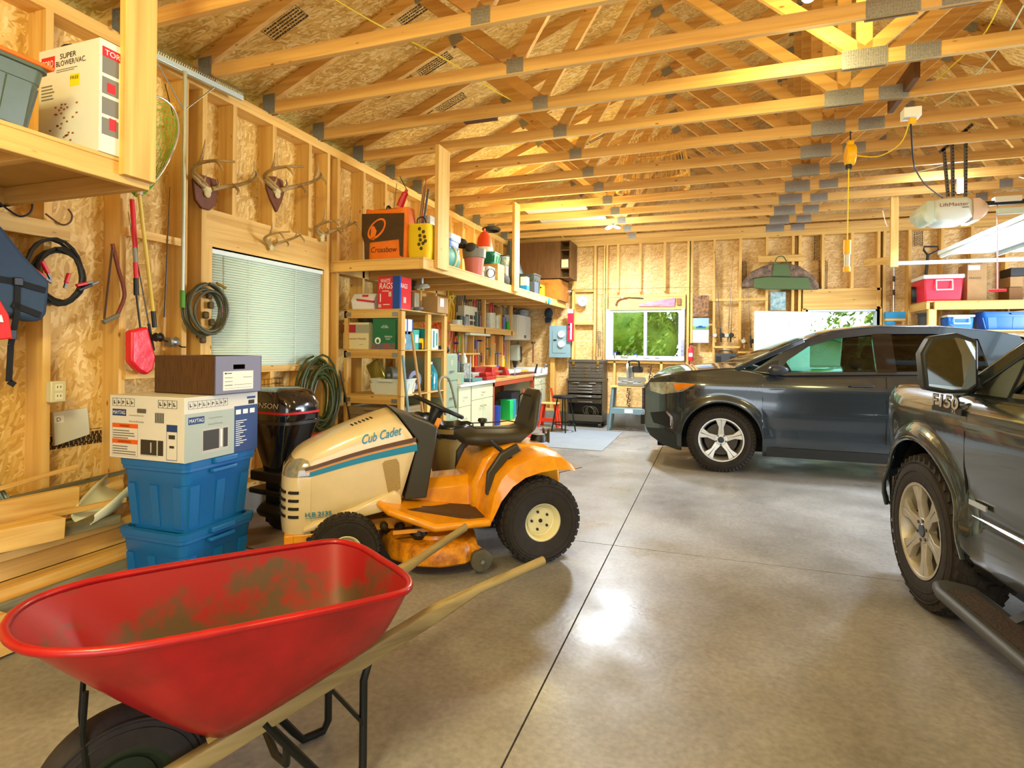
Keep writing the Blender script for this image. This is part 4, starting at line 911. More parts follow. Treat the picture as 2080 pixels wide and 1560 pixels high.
# ================================================================ small builders
paper = mat('white_paper', '#e8e6da', .7); ctn = mat('brown_cardboard', '#a98556', .8, var=.1); ctnw = mat('white_carton', '#d9d8cd', .6, var=.05, vs=3)
txk = mat('print_black', '#22221f', .6); txn = mat('print_navy', '#1f3f78', .5); txo = mat('print_orange', '#e0601a', .5); txg = mat('print_grey', '#77766f', .6); txr = mat('print_red', '#c8202c', .5); txw = mat('print_white', '#f2f1ea', .5)
def rbox(name, m, parent, x0, x1, y0, y1, z0, z1, bev=.004, w=False): return MB().bx(x0, x1, y0, y1, z0, z1).build(name, m, parent, bev=bev, w=w)
def lines(n, w, h, seed=0):
    r = random.Random(seed); return [(0, h*i/n, w*r.uniform(.6, 1), h/n*.45) for i in range(n)]
def tote(root, L, W, Hh, m, lid=None, rim=.02):
    """open-topped tapered plastic tub, local centre; returns the body"""
    def rr(hx, hy, z, r=.04, n=4):
        P = []
        for sx, sy, q0 in ((1, 1, 0), (-1, 1, PI/2), (-1, -1, PI), (1, -1, 1.5*PI)):
            for i in range(n+1):
                q = q0+PI/2*i/n; P.append(Vector((sx*(hx-r)+r*math.cos(q), sy*(hy-r)+r*math.sin(q), z)))
        return P
    hx, hy = L/2, W/2; k = .86
    out = [rr(hx*k, hy*k, 0), rr(hx*(k+.1), hy*(k+.1), Hh*.72), rr(hx*(k+.11), hy*(k+.11), Hh*.73), rr(hx*.995, hy*.995, Hh*.92), rr(hx+rim*.4, hy+rim*.4, Hh*.93), rr(hx+rim*.4, hy+rim*.4, Hh)]
    inn = [rr(hx*.97, hy*.97, Hh), rr(hx*(k-.02), hy*(k-.02), .01)]
    b = MB().loft(out+inn); 
    for sx in (-1, 1):
        for f in (-.45, 0, .45):
            b.beam((sx*hx*k, f*W*.75, .02), (sx*hx*(k+.095), f*W*.8, Hh*.7), .012, .05 if 0 else W*.12, (0, 1, 0))
            b.beam((f*L*.75, sx*hy*k, .02), (f*L*.8, sx*hy*(k+.095), Hh*.7), .012, L*.12, (1, 0, 0))
    o = b.build('tub', m, root, ang=30)
    for sy in (-1, 1): MB().box((0, sy*(hy+.012), Hh*.88), (.16, .03, .02)).build('handle', m, root, bev=.005)
    if lid:
        MB().loft([rr(hx+rim*.6, hy+rim*.6, Hh-.005), rr(hx+rim*.7, hy+rim*.7, Hh+.025), rr(hx*.95, hy*.95, Hh+.028), rr(hx*.93, hy*.93, Hh+.012)]).build('lid', lid, root, ang=30)
        for sy in (-1, 1): MB().box((0, sy*(hy+.018), Hh+.01), (.15, .035, .03)).build('latch', lid, root, bev=.006)
    return o
def coil(c, n, R, r, ax=(1, 0, 0), jit=.03, turns=6, sy=1.2, seed=1, depth=.05):
    """one continuous hose wound in loops about an axis"""
    rd = random.Random(seed); c = Vector(c); ax = Vector(ax); e = Vector((0, 0, 1)); g = ax.cross(e); pts = []
    offs = [(rd.uniform(-1, 1)*jit, rd.uniform(-1, 1)*jit, 1+rd.uniform(-1, 1)*jit/R) for _ in range(turns+1)]
    for i in range(turns*n+1):
        k = i/n; a = int(k); t = k-a; a2 = min(a+1, turns)
        ox, oy, s1 = [offs[a][j]*(1-t)+offs[a2][j]*t for j in range(3)]
        q = 2*PI*t; pts.append(c+g*(R*s1*math.sin(q)+ox)+e*(R*s1*sy*math.cos(q)+oy*.4-abs(oy)*.3)+ax*(depth*(k/turns-.5)+.01*math.sin(k*9)))
    return pts
def one(b, name, m, label, cat, group=None, **kw): return tag(b.build(name, m, **kw), label, cat, group)
# ================================================================ near storage shelf high on the left wall
def shelf_run(name, label, y0, y1, posts, zt=2.10, xf=-2.40, side=True):
    t = thing(name, label, 'shelf', (-2.87, (y0+y1)/2, zt))
    rbox('shelf_board', mat('plywood_deck', '#d2ab60', .6, var=.15, vs=3, stretch=(1, .2, 1)), t, XO, xf, y0, y1, zt-.018, zt, w=True)
    rbox('rim_joist', WY, t, xf-.038, xf, y0, y1, zt-.105, zt-.018, w=True); rbox('rim_joist', WY, t, XO+.02, XW, y0, y1, zt-.105, zt-.018, w=True)
    y = y0
    while y < y1-.03:
        rbox('cross_joist', WX, t, XW, xf-.038, y, y+.038, zt-.105, zt-.018, w=True); y += .6
    rbox('cross_joist', WX, t, XO, xf-.038, y1-.038, y1, zt-.105, zt-.018, w=True)
    for (ya, yb) in posts: rbox('post', WZ, t, xf+.0, xf+.038, ya, yb, zt-.075, ZT, w=True, bev=.003)
    return t
shelf_run('storage_shelf', 'timber storage shelf hung from the trusses at the upper left, holding the leaf blower carton', .2, 1.87, [(1.725, 1.87)], 2.10)
rbox('ledger', WY, wl, XW, XW+.038, -.5, 2.12, 1.86, 1.95)
grn_t = mat('grey_green_tote', '#4f5d4e', .35, var=.15, vs=5); or_ = mat('orange_plastic', '#ef6a14', .4)
t = thing('storage_tote', 'grey-green storage tote with an orange rim on the upper left shelf', 'tote', (-2.68, 1.14, 2.10), PI/2)
tote(t, .66, .5, .26, grn_t)
b = MB(); b.loft([[Vector((sx*(.345), sy*.265, z)) for sx, sy in ((1, 1), (-1, 1), (-1, -1), (1, -1))] for z in (.255, .272)]); b.build('orange_lid_rim', or_, t, bev=.006)
t = thing('blower_carton', 'tall worn white carton for a leaf blower standing on the upper left shelf', 'box', (-2.585, 1.73, 2.10), 0)
MB().bx(-.19, .19, -.09, .09, 0, .47).build('carton', ctnw, t, bev=.003)
F = Face(t, (-.19, -.09, 0), (1, 0, 0), (0, 0, 1))
F.rects('red_panel', txr, [(.02, .375, .085, .06)]); F.text('TORO', .027, .39, .028, txw, .07); F.text('SUPER', .14, .415, .022, txk, .1); F.text('BLOWER/VAC.', .115, .385, .022, txk, .185)
F.k = 0; F.rects('yellow_tag', mat('print_yellow', '#e8d21c', .5), [(.20, .29, .06, .05)]); F.text('FREE', .205, .318, .014, txk, .05)
F.k = 0; F.rects('small_print', txg, [(.115+x, .36+y, w_, h_) for x, y, w_, h_ in lines(2, .16, .016, 3)]+[(.02+x, .25+y, w_, h_) for x, y, w_, h_ in lines(5, .11, .07, 4)])
lf = random.Random(5); F.rects('leaf_print', mat('leaf_brown', '#9a5a28', .6), [(.14+lf.gauss(0, .03)+.03*(i > 18), .02+.2*lf.random(), .012, .007) for i in range(36)])
F = Face(t, (.19, -.09, 0), (0, 1, 0), (0, 0, 1)); F.rects('red_panel', txr, [(.01, .40, .11, .04)]); F.text('TORO', .02, .408, .022, txw, .09)
F.k = 0; F.rects('picture_panels', txg, [(.01, .33-.085*i, .07, .07) for i in range(4)]); F.rects('red_details', txr, [(.03, .255, .035, .04), (.04, .10, .03, .05)])
one(MB().lathe([(.001, .05), (.05, .05), (.075, .035), (.09, .03), (.09, .0)], (-2.66, 1.76, 2.57), (0, 0, 1), 20), 'fan_housing', black, 'black fan housing lying on top of the leaf blower carton', 'machine part')
# ================================================================ things hung along the left wall
def hook(y, z, lab, m=None, s=1):
    x = XW+.02; P = [(x, y-.03*s, z+.05*s), (x+.02, y+.0, z+.02*s), (x+.04, y+.03*s, z), (x+.05, y+.06*s, z+.02*s), (x+.05, y+.07*s, z+.06*s), (x+.05, y+.05*s, z+.09*s)]
    return one(MB().tube(spline(P, 4), .005, 6), 'wall_hook', m or black, lab, 'hook', 'hooks on the left wall')
p = PX(8, 430); hook(p.y, p.z-.02, 'dark bicycle hook on the left wall above the blue life vest', s=1.2)
p = PX(108, 450); hook(p.y-.02, p.z-.02, 'bare brown hook on the stud above the jumper cables', mat('rusty_hook', '#5f4427', .6))
vest = mat('blue_grey_nylon', '#34495f', .75, var=.12, bump=.4, bs=18)
t = thing('life_vest', 'blue-grey life vest with black straps hanging at the left edge', 'life vest', (XW+.12, 1.70, 1.15))
b = MB()
def blob(P, x0, x1, m, nm, par, n=1, bev=.03):
    """puffed panel with an outline in (y, z)"""
    M = Matrix(((0, 0, 1, x0), (1, 0, 0, 0), (0, 1, 0, 0), (0, 0, 0, 1))); return MB().prism(P, x1-x0, M).build(nm, m, par, w=True, bev=bev)
def pyz(L, x): return [(PX(a, b_, x).y, PX(a, b_, x).z) for a, b_ in L]
blob(pyz([(-120, 430), (-10, 455), (40, 520), (92, 572), (85, 640), (70, 655), (-20, 640), (-120, 620)], -3.24), -3.30, -3.19, vest, 'panel', t)
blob(pyz([(70, 560), (97, 575), (88, 655), (62, 640)], -3.26), -3.34, -3.24, vest, 'panel', t)
s_m = mat('black_webbing', '#151618', .8)
for L, w_ in (([(-40, 560), (30, 572), (92, 590)], .03), ([(25, 618), (82, 640)], .03), ([(36, 565), (34, 640), (22, 700), (18, 775), (30, 782)], .025)):
    P = [PX(a, b_, -3.185) for a, b_ in L]; q = MB()
    for a, b_ in zip(P, P[1:]): q.beam(a, b_, w_, .006, (1, 0, 0))
    q.build('strap', s_m, t, w=True)
MB().box(PX(37, 572, -3.18), (.015, .04, .04)).build('buckle', black, t, w=True, bev=.004); MB().box(PX(26, 680, -3.18), (.015, .03, .05)).build('buckle', black, t, w=True, bev=.004)
rp = mat('red_nylon', '#d8231c', .6, bump=.3, bs=14)
t = thing('life_vest', 'red life vest with a white band, mostly cut off at the left edge', 'life vest', (XW+.1, 1.6, 1.0))
blob(pyz([(-90, 590), (-10, 610), (8, 640), (16, 690), (10, 688), (-90, 700)], -3.14), -3.20, -3.10, rp, 'panel', t); blob(pyz([(-60, 632), (4, 640), (8, 655), (-60, 650)], -3.09), -3.10, -3.09, txw, 'white_band', t, bev=.002)
# jumper cables
hose_b = mat('black_rubber_hose', '#23241f', .45)
t = thing('jumper_cables', 'coiled black jumper cables with red clamps hung on the left wall', 'cable', (XW+.06, 2.13, 1.35))
c0 = PX(118, 556, XW+.06)
MB().tube(coil(c0, 20, .125, .009, turns=6, sy=1.25, seed=4, jit=.03), .0085, 6).build('cable', hose_b, t, w=True)
rd_ = mat('red_vinyl', '#d0202a', .4)
for a, b_, m_ in (((85, 530), (97, 555), rd_), ((65, 545), (92, 565), rd_), ((140, 555), (134, 575), rd_), ((155, 580), (177, 575), rd_), ((158, 590), (186, 578), black)):
    A, B_ = PX(*a, XW+.11), PX(*b_, XW+.11); o = MB().beam(A, B_, .022, .016).build('clamp', m_, t, w=True, bev=.004); MB().beam(B_, B_+(B_-A)*.5, .012, .01).build('jaw', MC['dark_steel'], o, w=True)
# bow saw
t = thing('bow_saw', 'rusty red bow saw hanging on a wall stud', 'saw', (XW+.03, 2.40, 1.4))
rust = mat('rusty_red_tube', '#7d3a22', .6, var=.3, vs=30)
MB().tube(spline([PX(228, 495, XW+.03), PX(240, 545, XW+.03), (PX(250, 580, XW+.03)), PX(252, 605, XW+.03), PX(238, 640, XW+.03)], 5), .011, 8).build('frame', rust, t, w=True)
MB().beam(PX(229, 497, XW+.03), PX(212, 648, XW+.03), .002, .02, (1, 0, 0)).build('blade', MC['brown_steel'], t, w=True)
MB().tube([PX(210, 655, XW+.03), PX(240, 640, XW+.03)], .014, 8).build('grip', mat('grey_tape', '#6f6a58', .7), t, w=True)
# ice scoop / paddle with red bag
t = thing('snow_brush', 'red snow brush pole in a red cloth sleeve leaning on the left wall', 'brush', (XW+.06, 2.62, .9))
for (a, b_, r_, m_, nm) in (((268, 405), (275, 510), .013, mat('red_pole', '#d81e2c', .35), 'pole'), ((274, 503), (276, 533), .0135, mat('grey_band', '#8f8d7c', .5), 'grip_band'), ((275, 533), (277, 565), .0135, MC['red_pole'], 'pole'), ((276, 565), (277, 600), .014, black, 'grip'), ((277, 600), (286, 675), .006, black, 'shaft')):
    MB().cyl(PX(*a, XW+.06), PX(*b_, XW+.06), r_, n=10).build(nm, m_, t, w=True)
blob(pyz([(257, 672), (292, 663), (303, 705), (309, 725), (303, 752), (290, 762), (272, 752), (257, 735)], XW+.06), XW+.04, XW+.10, mat('red_vinyl_bag', '#dd2430', .3, bump=.6, bs=9), 'sleeve', t, bev=.015)
# landing net
t = thing('landing_net', 'landing net with a green mesh bag, wire hoop and long yellow pole', 'fishing net', (XW+.12, 2.75, 1.5))
xn = XW+.16
hp = spline([PX(285, 383, xn), PX(310, 372, xn), PX(340, 330, xn), PX(362, 270, xn), PX(355, 225, xn), PX(330, 200, xn), PX(300, 195, xn), PX(262, 215, xn), PX(245, 270, xn), PX(252, 330, xn), PX(275, 372, xn), PX(285, 383, xn)], 5)
MB().tube(hp, .0065, 8).build('hoop', alu, t, w=True)
cy_ = sum((p for p in hp), Vector())/len(hp); nb_ = MB(); hoopc = [hp[int(i*len(hp)/26) % len(hp)] for i in range(26)]
rings = []
for k in range(9):
    f = k/8.; s_k = (1-f**2.2)*.95+.05; rings.append([cy_.lerp(p, s_k)+Vector((-.11*f, .0, -.16*f-.02*math.sin(3*f))) for p in hoopc])
for R in rings[1:]: nb_.tube(R, .0016, 4, True)
for i in range(26):
    nb_.tube([rings[k][(i+k) % 26] for k in range(9)], .0016, 4); nb_.tube([rings[k][(i-k) % 26] for k in range(9)], .0016, 4)
nb_.build('net_bag', mat('green_net', '#5fae1f', .5), t, w=True)
MB().cyl(PX(285, 372, xn), PX(283, 396, xn), .015, .02, n=10).build('ferrule', alu, t, w=True)
MB().cyl(PX(283, 395, xn), PX(311, 632, XW+.05), .0115, n=10).build('pole', mat('yellow_pole', '#dcbf4e', .35), t, w=True)
MB().cyl(PX(311, 632, XW+.05), PX(314, 665, XW+.05), .014, n=10).build('grip', black, t, w=True)
# fishing rods on the left wall
def spin_reel(t, c, s=1, ax=(0, 1, 0), silver_=True, w=True):
    c = Vector(c); b = MB(); b.lathe([(.001, -.02), (.02, -.02), (.024, -.012), (.016, -.01), (.016, .008), (.024, .012), (.02, .02), (.001, .022)], c, ax, 14); r = b.xf(Matrix.Translation(c) @ Matrix.Scale(s, 4) @ Matrix.Translation(-c)).build('reel', steel if silver_ else black, t, w=w)
    MB().tube([c+Vector((0, .02, -.01))*s, c+Vector((.02, .03, -.02))*s, c+Vector((.04, .03, -.02))*s], .003*s, 5).build('crank', black, r, w=w)
def rod(label, A, B_, reelp, s=1, group='fishing rods on the left wall', silver_=True, col=None):
    t = thing('fishing_rod', label, 'fishing rod', tuple(A), 0, group); A, B_ = Vector(A), Vector(B_); d = (B_-A).normalized(); L = (B_-A).length
    g = min(.22, L*.2); MB().tube([A, A+d*g], .009*s, 8).build('grip', mat('cork_grip', '#b58a4e', .8) if silver_ else black, t, w=True)
    MB().tube([A+d*g, B_], [.0045*s, .0015*s], 6).build('rod_blank', col or MC['dark_steel'], t, w=True)
    q = MB(); 
    for k in range(5): q.ring(A+d*(g+(L-g)*(.25+.17*k))+Vector((.008, -.006, 0)), d, .006*s, .0012, 10, 4)
    q.build('line_guides', steel, t, w=True)
    if reelp is not None: spin_reel(t, reelp, s*1.2, silver_=silver_)
    return t
rod('dark spinning rod with a small round reel, leaning left of the net pole', PX(312, 712, XW+.05), PX(260, 430, XW+.02), PX(321, 685, XW+.09), silver_=False)
rod('cork-handled spinning rod with a large silver reel beside the rake pole', PX(331, 712, XW+.04), PX(345, 380, XW+.02), PX(350, 695, XW+.08), 1.3)
# roof rake
t = thing('landscape_rake', 'wide aluminium landscape rake with a long grey pole, hung head up beside the window', 'rake', (XW+.08, 2.9, 1.6))
A, B_ = PX(313, 113, XW+.10), PX(492, 200, XW+.10)
MB().beam(A, B_, .03, .035).build('rake_head', mat('galvanised_bar', '#c4d6d2', .35, .3), t, w=True, bev=.003)
b = MB(); n_ = 42
for i in range(n_): q = A.lerp(B_, (i+.5)/n_); b.tube([q, q+Vector((.01, 0, .035)), q+Vector((-.02, .01, .075))], .0035, 4)
b.build('tines', mat('tine_steel', '#8e8c80', .4, .6), t, w=True)
MB().cyl(PX(376, 145, XW+.12), PX(371, 595, XW+.07), .0125, n=12).build('pole', mat('pale_green_grey_pole', '#b9bca2', .35, .4), t, w=True)
MB().cyl(PX(371, 590, XW+.07), PX(371, 625, XW+.07), .0165, n=12).build('grip', mat('green_grip', '#4f8c1e', .5), t, w=True)
for q in ((318, 125), (435, 178)): MB().tube([PX(*q, XW+.11), PX(374, 225, XW+.11)], .004, 6).build('brace', steel, t, w=True)
one(MB().beam(PX(335, 170, XW+.02), PX(352, 235, XW+.02), .004, .004), 'bobber_line', MC['dark_steel'], 'thin line holding a small red float on the wall beside the net', 'fishing line')
one(MB().sph(PX(352, 215, XW+.03), .014, (1, 1, 1.5)), 'fishing_float', mat('float_red_yellow', '#d8541c', .4, var=.6, vs=40, col2='#e8e04a'), 'tiny red and yellow fishing float beside the landing net', 'fishing float')
# rod rests: small boards between the studs
for a, b_, zz_ in ((250, 372, 480), (250, 420, 772)):
    A, B_ = PX(a, zz_-12, XW), PX(b_, zz_+(14 if zz_ < 700 else 2), XW); MB().bx(XW, XW+.02, A.y, B_.y, A.z-.03, A.z+.02).build('rod_rest', WY, wl)
# air hose coil and strap buckle
one(MB().tube(coil(PX(421, 628, XW+.06), 24, .145, .01, turns=7, sy=1.12, seed=9, jit=.03, depth=.07), .0095, 7), 'air_hose', mat('olive_grey_hose', '#4f4e35', .45), 'dark olive air hose coiled on the wall left of the blinds', 'hose')
t = thing('game_calls', 'brown camouflage calls and brass fittings hanging inside the air hose coil', 'strap', (XW+.03, 3.02, 1.2))
b = MB(); 
for i, (a, c) in enumerate(((425, 600), (428, 620), (418, 640), (430, 655), (405, 680), (412, 690))): b.box(PX(a, c, XW+.03), (.03, .04, .05), None)
b.build('camo_pieces', mat('camo_brown', '#5a4522', .7, var=.6, vs=40), t, w=True, bev=.01)
MB().tube([PX(440, 575, XW+.10), PX(458, 585, XW+.10)], .01, 8).build('brass_coupling', mat('brass', '#b58d32', .3, .9), t, w=True)
# outlet, whiteboard with a letter
t = thing('wall_outlet', 'cream double power outlet on the stud left of the white carton', 'power outlet', (XW+.02, 2.08, 1.0))
A, B_ = PX(104, 775, XW+.045), PX(135, 816, XW+.045); MB().bx(XW, XW+.045, A.y, B_.y, B_.z, A.z).build('cover_plate', mat('cream_plate', '#d8d2a8', .4), t, w=True, bev=.006)
F = Face(t, (XW+.045-t.location.x, A.y-t.location.y, B_.z-t.location.z), (0, 1, 0), (0, 0, 1)); h_ = A.z-B_.z; w_ = B_.y-A.y
F.rects('sockets', mat('socket_ivory', '#efeac8', .4), [(w_*.25, h_*.14, w_*.5, h_*.3), (w_*.25, h_*.56, w_*.5, h_*.3)]); F.rects('socket_slots', txk, [(w_*.38, h_*(k+.12), .004, h_*.1) for k in (.14, .56)]+[(w_*.58, h_*(k+.12), .004, h_*.1) for k in (.14, .56)])
t = thing('white_board', 'plain white board with a small letter D label fixed low on the left wall', 'board', (XO+.03, 2.2, .8))
P = pyz([(108, 838), (178, 828), (183, 882), (112, 906)], XO+.03); blob(P, XO+.01, XO+.03, mat('dull_white_board', '#cfcdb4', .5), 'panel', t, bev=.002)
F = Face(t, (0, PX(110, 860, XO+.03).y-t.location.y, PX(110, 860, XO+.03).z-t.location.z), (0, 1, 0), (0, 0, 1)); F.rects('label', paper, [(0, 0, .05, .04)]); F.text('D', .012, .008, .022, txk)
# ================================================================ antlers
ant = mat('antler', '#b89a62', .5, var=.45, vs=14, col2='#8a6a38'); skull = mat('skull_bone', '#d8c48a', .6, var=.3, vs=30); walnut = mat('dark_walnut', '#6e3d20', .5, var=.2, vs=20)
def antlers(label, c, s, plaque=None, spread=.22, seed=0, tilt=0):
    """local: X out of the wall, Y along it, Z up"""
    t = thing('antler_mount', label, 'antlers', tuple(c))
    rd = random.Random(seed)
    if plaque is not None:
        P = plaque; M = Matrix(((0, 0, 1, 0), (1, 0, 0, 0), (0, 1, 0, 0), (0, 0, 0, 1))); MB().prism([(a*s*.85, b_*s*.8-.01) for a, b_ in P], .025, M).build('plaque', walnut, t, bev=.006)
    b = MB(); b.sph((.03*s, 0, 0), .042*s, (.6, 1, .7)); b.sph((.035*s, 0, -.03*s), .032*s, (.5, .9, .9)); b.build('skull_plate', skull, t, sub=1)
    for sg in (-1, 1):
        k = s*spread/.22; main = spline([(.04*s, sg*.03*s, .01*s), (.05*s, sg*.10*k, .04*s), (.10*s, sg*.18*k, .07*s), (.20*s, sg*.21*k, .10*s), (.30*s, sg*.17*k, .12*s), (.37*s, sg*.09*k, .13*s)], 6)
        n = len(main); b = MB().tube(main, [(.019-.0115*i/(n-1))*s for i in range(n)], 8)
        for i, L, dv in ((int(n*.12), .07, (.6, 0, .7)), (int(n*.40), .14, (.6, -sg*.3, -.7)), (int(n*.60), .14, (.35, sg*.1, .9)), (int(n*.8), .11, (.5, sg*.1, -.7))):
            d = Vector(dv).normalized(); L = L*s*rd.uniform(.8, 1.15); p = main[i]; b.tube(spline([p, p+d*L*.5+Vector((.01*s, 0, 0)), p+d*L+Vector((-.01*s, -sg*.015*s, .01*s))], 3), [(.0145-.011*j/6)*s for j in range(7)], 7)
        b.build('antler', ant, t)
    t.rotation_euler = (tilt, 0, 0)
    return t
sh = [(-.10, .13), (.10, .13), (.12, .06), (.10, -.10), (.04, -.16), (-.04, -.16), (-.10, -.10), (-.12, .06)]; sh2 = [(-.10, .13), (0, .15), (.10, .13), (.11, .02), (.07, -.08), (0, -.19), (-.07, -.08), (-.11, .02)]
p = PX(418, 385, XW+.02); antlers('large deer antlers on a rounded brown plaque, leftmost of the four above the blinds', (XW+.0, p.y, p.z), 1.0, sh, .22, 1, 0)
p = PX(560, 388, XW+.02); antlers('deer antlers on a pointed shield plaque, high above the middle of the blinds', (XW+.0, p.y, p.z), 1.05, sh2, .24, 2, .1)
p = PX(550, 500, XW+.02); antlers('small deer antlers on bare skull bone fixed to the header above the blinds', (XW+.0, p.y, p.z), .72, None, .2, 3, .1)
p = PX(652, 480, XW+.02); antlers('bare deer antlers above the top right corner of the blinds', (XW+.0, p.y, p.z), .95, None, .2, 4, .15)
# ================================================================ window with blinds in the left wall
def hollow(root, name, m, y0, y1, z0, z1, x0, x1, f=.035, axis='x'):
    b = MB()
    for a, c, d, e in ((y0, y1, z0, z0+f), (y0, y1, z1-f, z1), (y0, y0+f, z0+f, z1-f), (y1-f, y1, z0+f, z1-f)):
        if axis == 'x': b.bx(x0, x1, a, c, d, e)
        else: b.bx(a, c, x0, x1, d, e)
    return b.build(name, m, root, bev=.003)
wv = mat('white_vinyl', '#dfe6e4', .4)
o = bpy.data.objects.new('window_1', None); COL.objects.link(o); o['kind'] = 'structure'; o.location = (XO, 3.7, 1.15)
def loc0(par, b, name, m, **k): return b.build(name, m, par, w=True, **k)
b = MB()
for a, c, d, e in ((3.1, 4.31, 1.15, 1.19), (3.1, 4.31, 1.95, 1.99), (3.1, 3.14, 1.19, 1.95), (4.27, 4.31, 1.19, 1.95), (3.685, 3.73, 1.19, 1.95)): b.bx(XO-.03, XO+.03, a, c, d, e)
loc0(o, b, 'window_frame', wv, bev=.003); loc0(o, MB().bx(XO-.002, XO+.002, 3.13, 4.28, 1.18, 1.96), 'window_pane', glass)
t = thing('window_blinds', 'closed pale green horizontal mini blinds over the left wall window', 'blinds', (XW-.03, 3.72, 1.15))
bl = mat('blind_slat', '#fafff4', .5, tr=0); b = bl.node_tree.nodes['Principled BSDF']
nt = bl.node_tree; tl_ = nt.nodes.new('ShaderNodeBsdfTranslucent'); tl_.inputs[0].default_value = lin('#f4fff0'); mx = nt.nodes.new('ShaderNodeMixShader'); mx.inputs[0].default_value = .5
nt.links.new(b.outputs[0], mx.inputs[1]); nt.links.new(tl_.outputs[0], mx.inputs[2]); nt.links.new(mx.outputs[0], nt.nodes['Material Output'].inputs[0])
b = MB(); n_ = 44
for i in range(n_):
    z = 1.145+(1.95-1.145)*i/(n_-1)
    b.add([(XW-.040, 3.105, z+.0115), (XW-.026, 3.105, z-.0105), (XW-.026, 4.315, z-.0105), (XW-.040, 4.315, z+.0115)], [(0, 1, 2, 3)])
b.build('slats', bl, t, w=True, solid=.0012, ang=10)
rbox('headrail', mat('headrail_white', '#dce8df', .4), t, XW-.06, XW-.01, 3.095, 4.32, 1.955, 1.99, w=True); rbox('bottom_rail', MC['headrail_white'], t, XW-.045, XW-.015, 3.105, 4.315, 1.115, 1.135, w=True)
MB().cyl((XW-.005, 3.19, 1.95), (XW-.0, 3.19, 1.40), .005, n=6).build('tilt_wand', glass, t, w=True)
for y in (3.45, 3.97): MB().bx(XW-.021, XW-.019, y, y+.003, 1.13, 1.96).build('ladder_cord', paper, t, w=True)
# wire basket under the sill
t = thing('wire_basket', 'black wire basket fixed below the left window', 'basket', (XW+.06, 3.75, .98)); b = MB()
y0, y1 = PX(512, 760, XW+.1).y, PX(575, 760, XW+.1).y
for z in (.96, 1.0, 1.04):
    b.tube([(XW, y0, z), (XW+.1, y0, z), (XW+.1, y1, z), (XW, y1, z)], .002, 5)
for i in range(9): y = y0+(y1-y0)*i/8; b.tube([(XW+.1, y, 1.04), (XW+.1, y, .96), (XW, y, .96)], .002, 5)
b.build('wires', blackm, t, w=True)
# ================================================================ carton stack on blue totes
blue = mat('blue_tote', '#1268ad', .4, bump=.05, bs=8); S = []
t = thing('storage_tote', 'blue storage tote, lower of the two stacked behind the wheelbarrow', 'tote', (-2.655, 2.32, 0), PI/2, 'blue storage totes'); tote(t, .46, .42, .335, blue, blue)
t2 = dup(t, (-2.645, 2.315, .358), PI/2+.03, 'blue storage tote, upper of the two, directly under the white microwave carton')
t = thing('microwave_carton', 'large white and blue microwave oven carton on the blue totes', 'box', (-2.665, 2.305, .721), .02)
hx, hy, hz = .25, .24, .32
MB().bx(-hx, hx, -hy, hy, 0, hz).build('carton', ctnw, t, bev=.003)
MB().bx(-hx+.01, hx-.01, -.03, .03, hz, hz+.0008).build('packing_tape', mat('brown_tape', '#a07c4c', .3), t)
F = Face(t, (-hx, -hy, 0), (1, 0, 0), (0, 0, 1)); W2 = 2*hx
def picto(F, x, y, n, w_, h_):
    L = [(x, y, n*w_, .0015), (x, y+h_, n*w_+.0015, .0015)]+[(x+i*w_, y, .0015, h_) for i in range(n+1)]
    for i in range(n): L += [(x+i*w_+w_*.3, y+h_*.25, w_*.15, h_*.5), (x+i*w_+w_*.3, y+h_*(.3+.1*(i % 3)), w_*.45, h_*.12)]
    F.rects('handling_symbols', txk, L)
picto(F, .02, .265, 5, .03, .038); picto(F, .33, .265, 4, .03, .038)
F.k = 0; F.rects('navy_logo_plate', txn, [(.02, .215, .095, .034)]); F.text('MAYTAG', .026, .223, .018, txw, .083)
F.k = 0; F.text('Countertop Microwave', .135, .215, .010, txg, .10); F.text('Horno de Microondas', .135, .185, .010, txg, .10)
F.k = 0; F.rects('barcode', txk, [(.31+i*.004, .19, .002 if i % 3 else .003, .05) for i in range(15)])
F.k = 0; F.rects('warning_bars', txo, [(.02, .155, .175, .022), (.02, .075, .175, .022)]); F.text('WARNING', .07, .160, .011, txk, .07); F.text('ADVERTENCIA', .06, .080, .011, txk, .09)
F.k = 0; F.rects('warning_text', txg, [(.025, .10+a, b_, c) for _, a, b_, c in lines(4, .16, .05, 1)]+[(.025, .02+a, b_, c) for _, a, b_, c in lines(4, .16, .05, 2)]+[(.02, .012, .001, .165), (.195, .012, .001, .165), (.02, .012, .175, .001)])
F.k = 0; F.rects('oven_picture', mat('print_dark', '#35322c', .5), [(.215, .028, .15, .075)]); F.rects('oven_picture_frame', mat('print_silver', '#b9bab3', .5), [(.215, .022, .11, .006), (.322, .022, .008, .082), (.28, .04, .008, .05)])
F.k = 0; F.rects('side_label', txn, [(.385, .15, .07, .035), (.385, .01, .002, .14), (.453, .01, .002, .14), (.385, .01, .07, .003)]); F.rects('side_label_items', MC['print_dark'], [(.40, .115, .04, .02), (.405, .07, .03, .012)])
MB().box((-.03, -hy, .245), (.06, .006, .022)).build('hand_hole', mat('hand_hole_dark', '#5d584a', .8), t, bev=.009)
F = Face(t, (hx, -hy, 0), (0, 1, 0), (0, 0, 1))
F.rects('photo_panel', mat('print_pale_blue', '#a9b6ae', .5), [(.0, .0, .31, .24)]); F.rects('navy_panel', txn, [(.31, .0, .168, .25), (.40, .285, .06, .012)])
F.rects('oven_front', MC['print_silver'], [(.10, .03, .17, .125)]); F.rects('oven_door', MC['print_dark'], [(.108, .045, .10, .10), (.235, .045, .03, .10)]); F.rects('oven_handle', txw, [(.218, .05, .009, .09)])
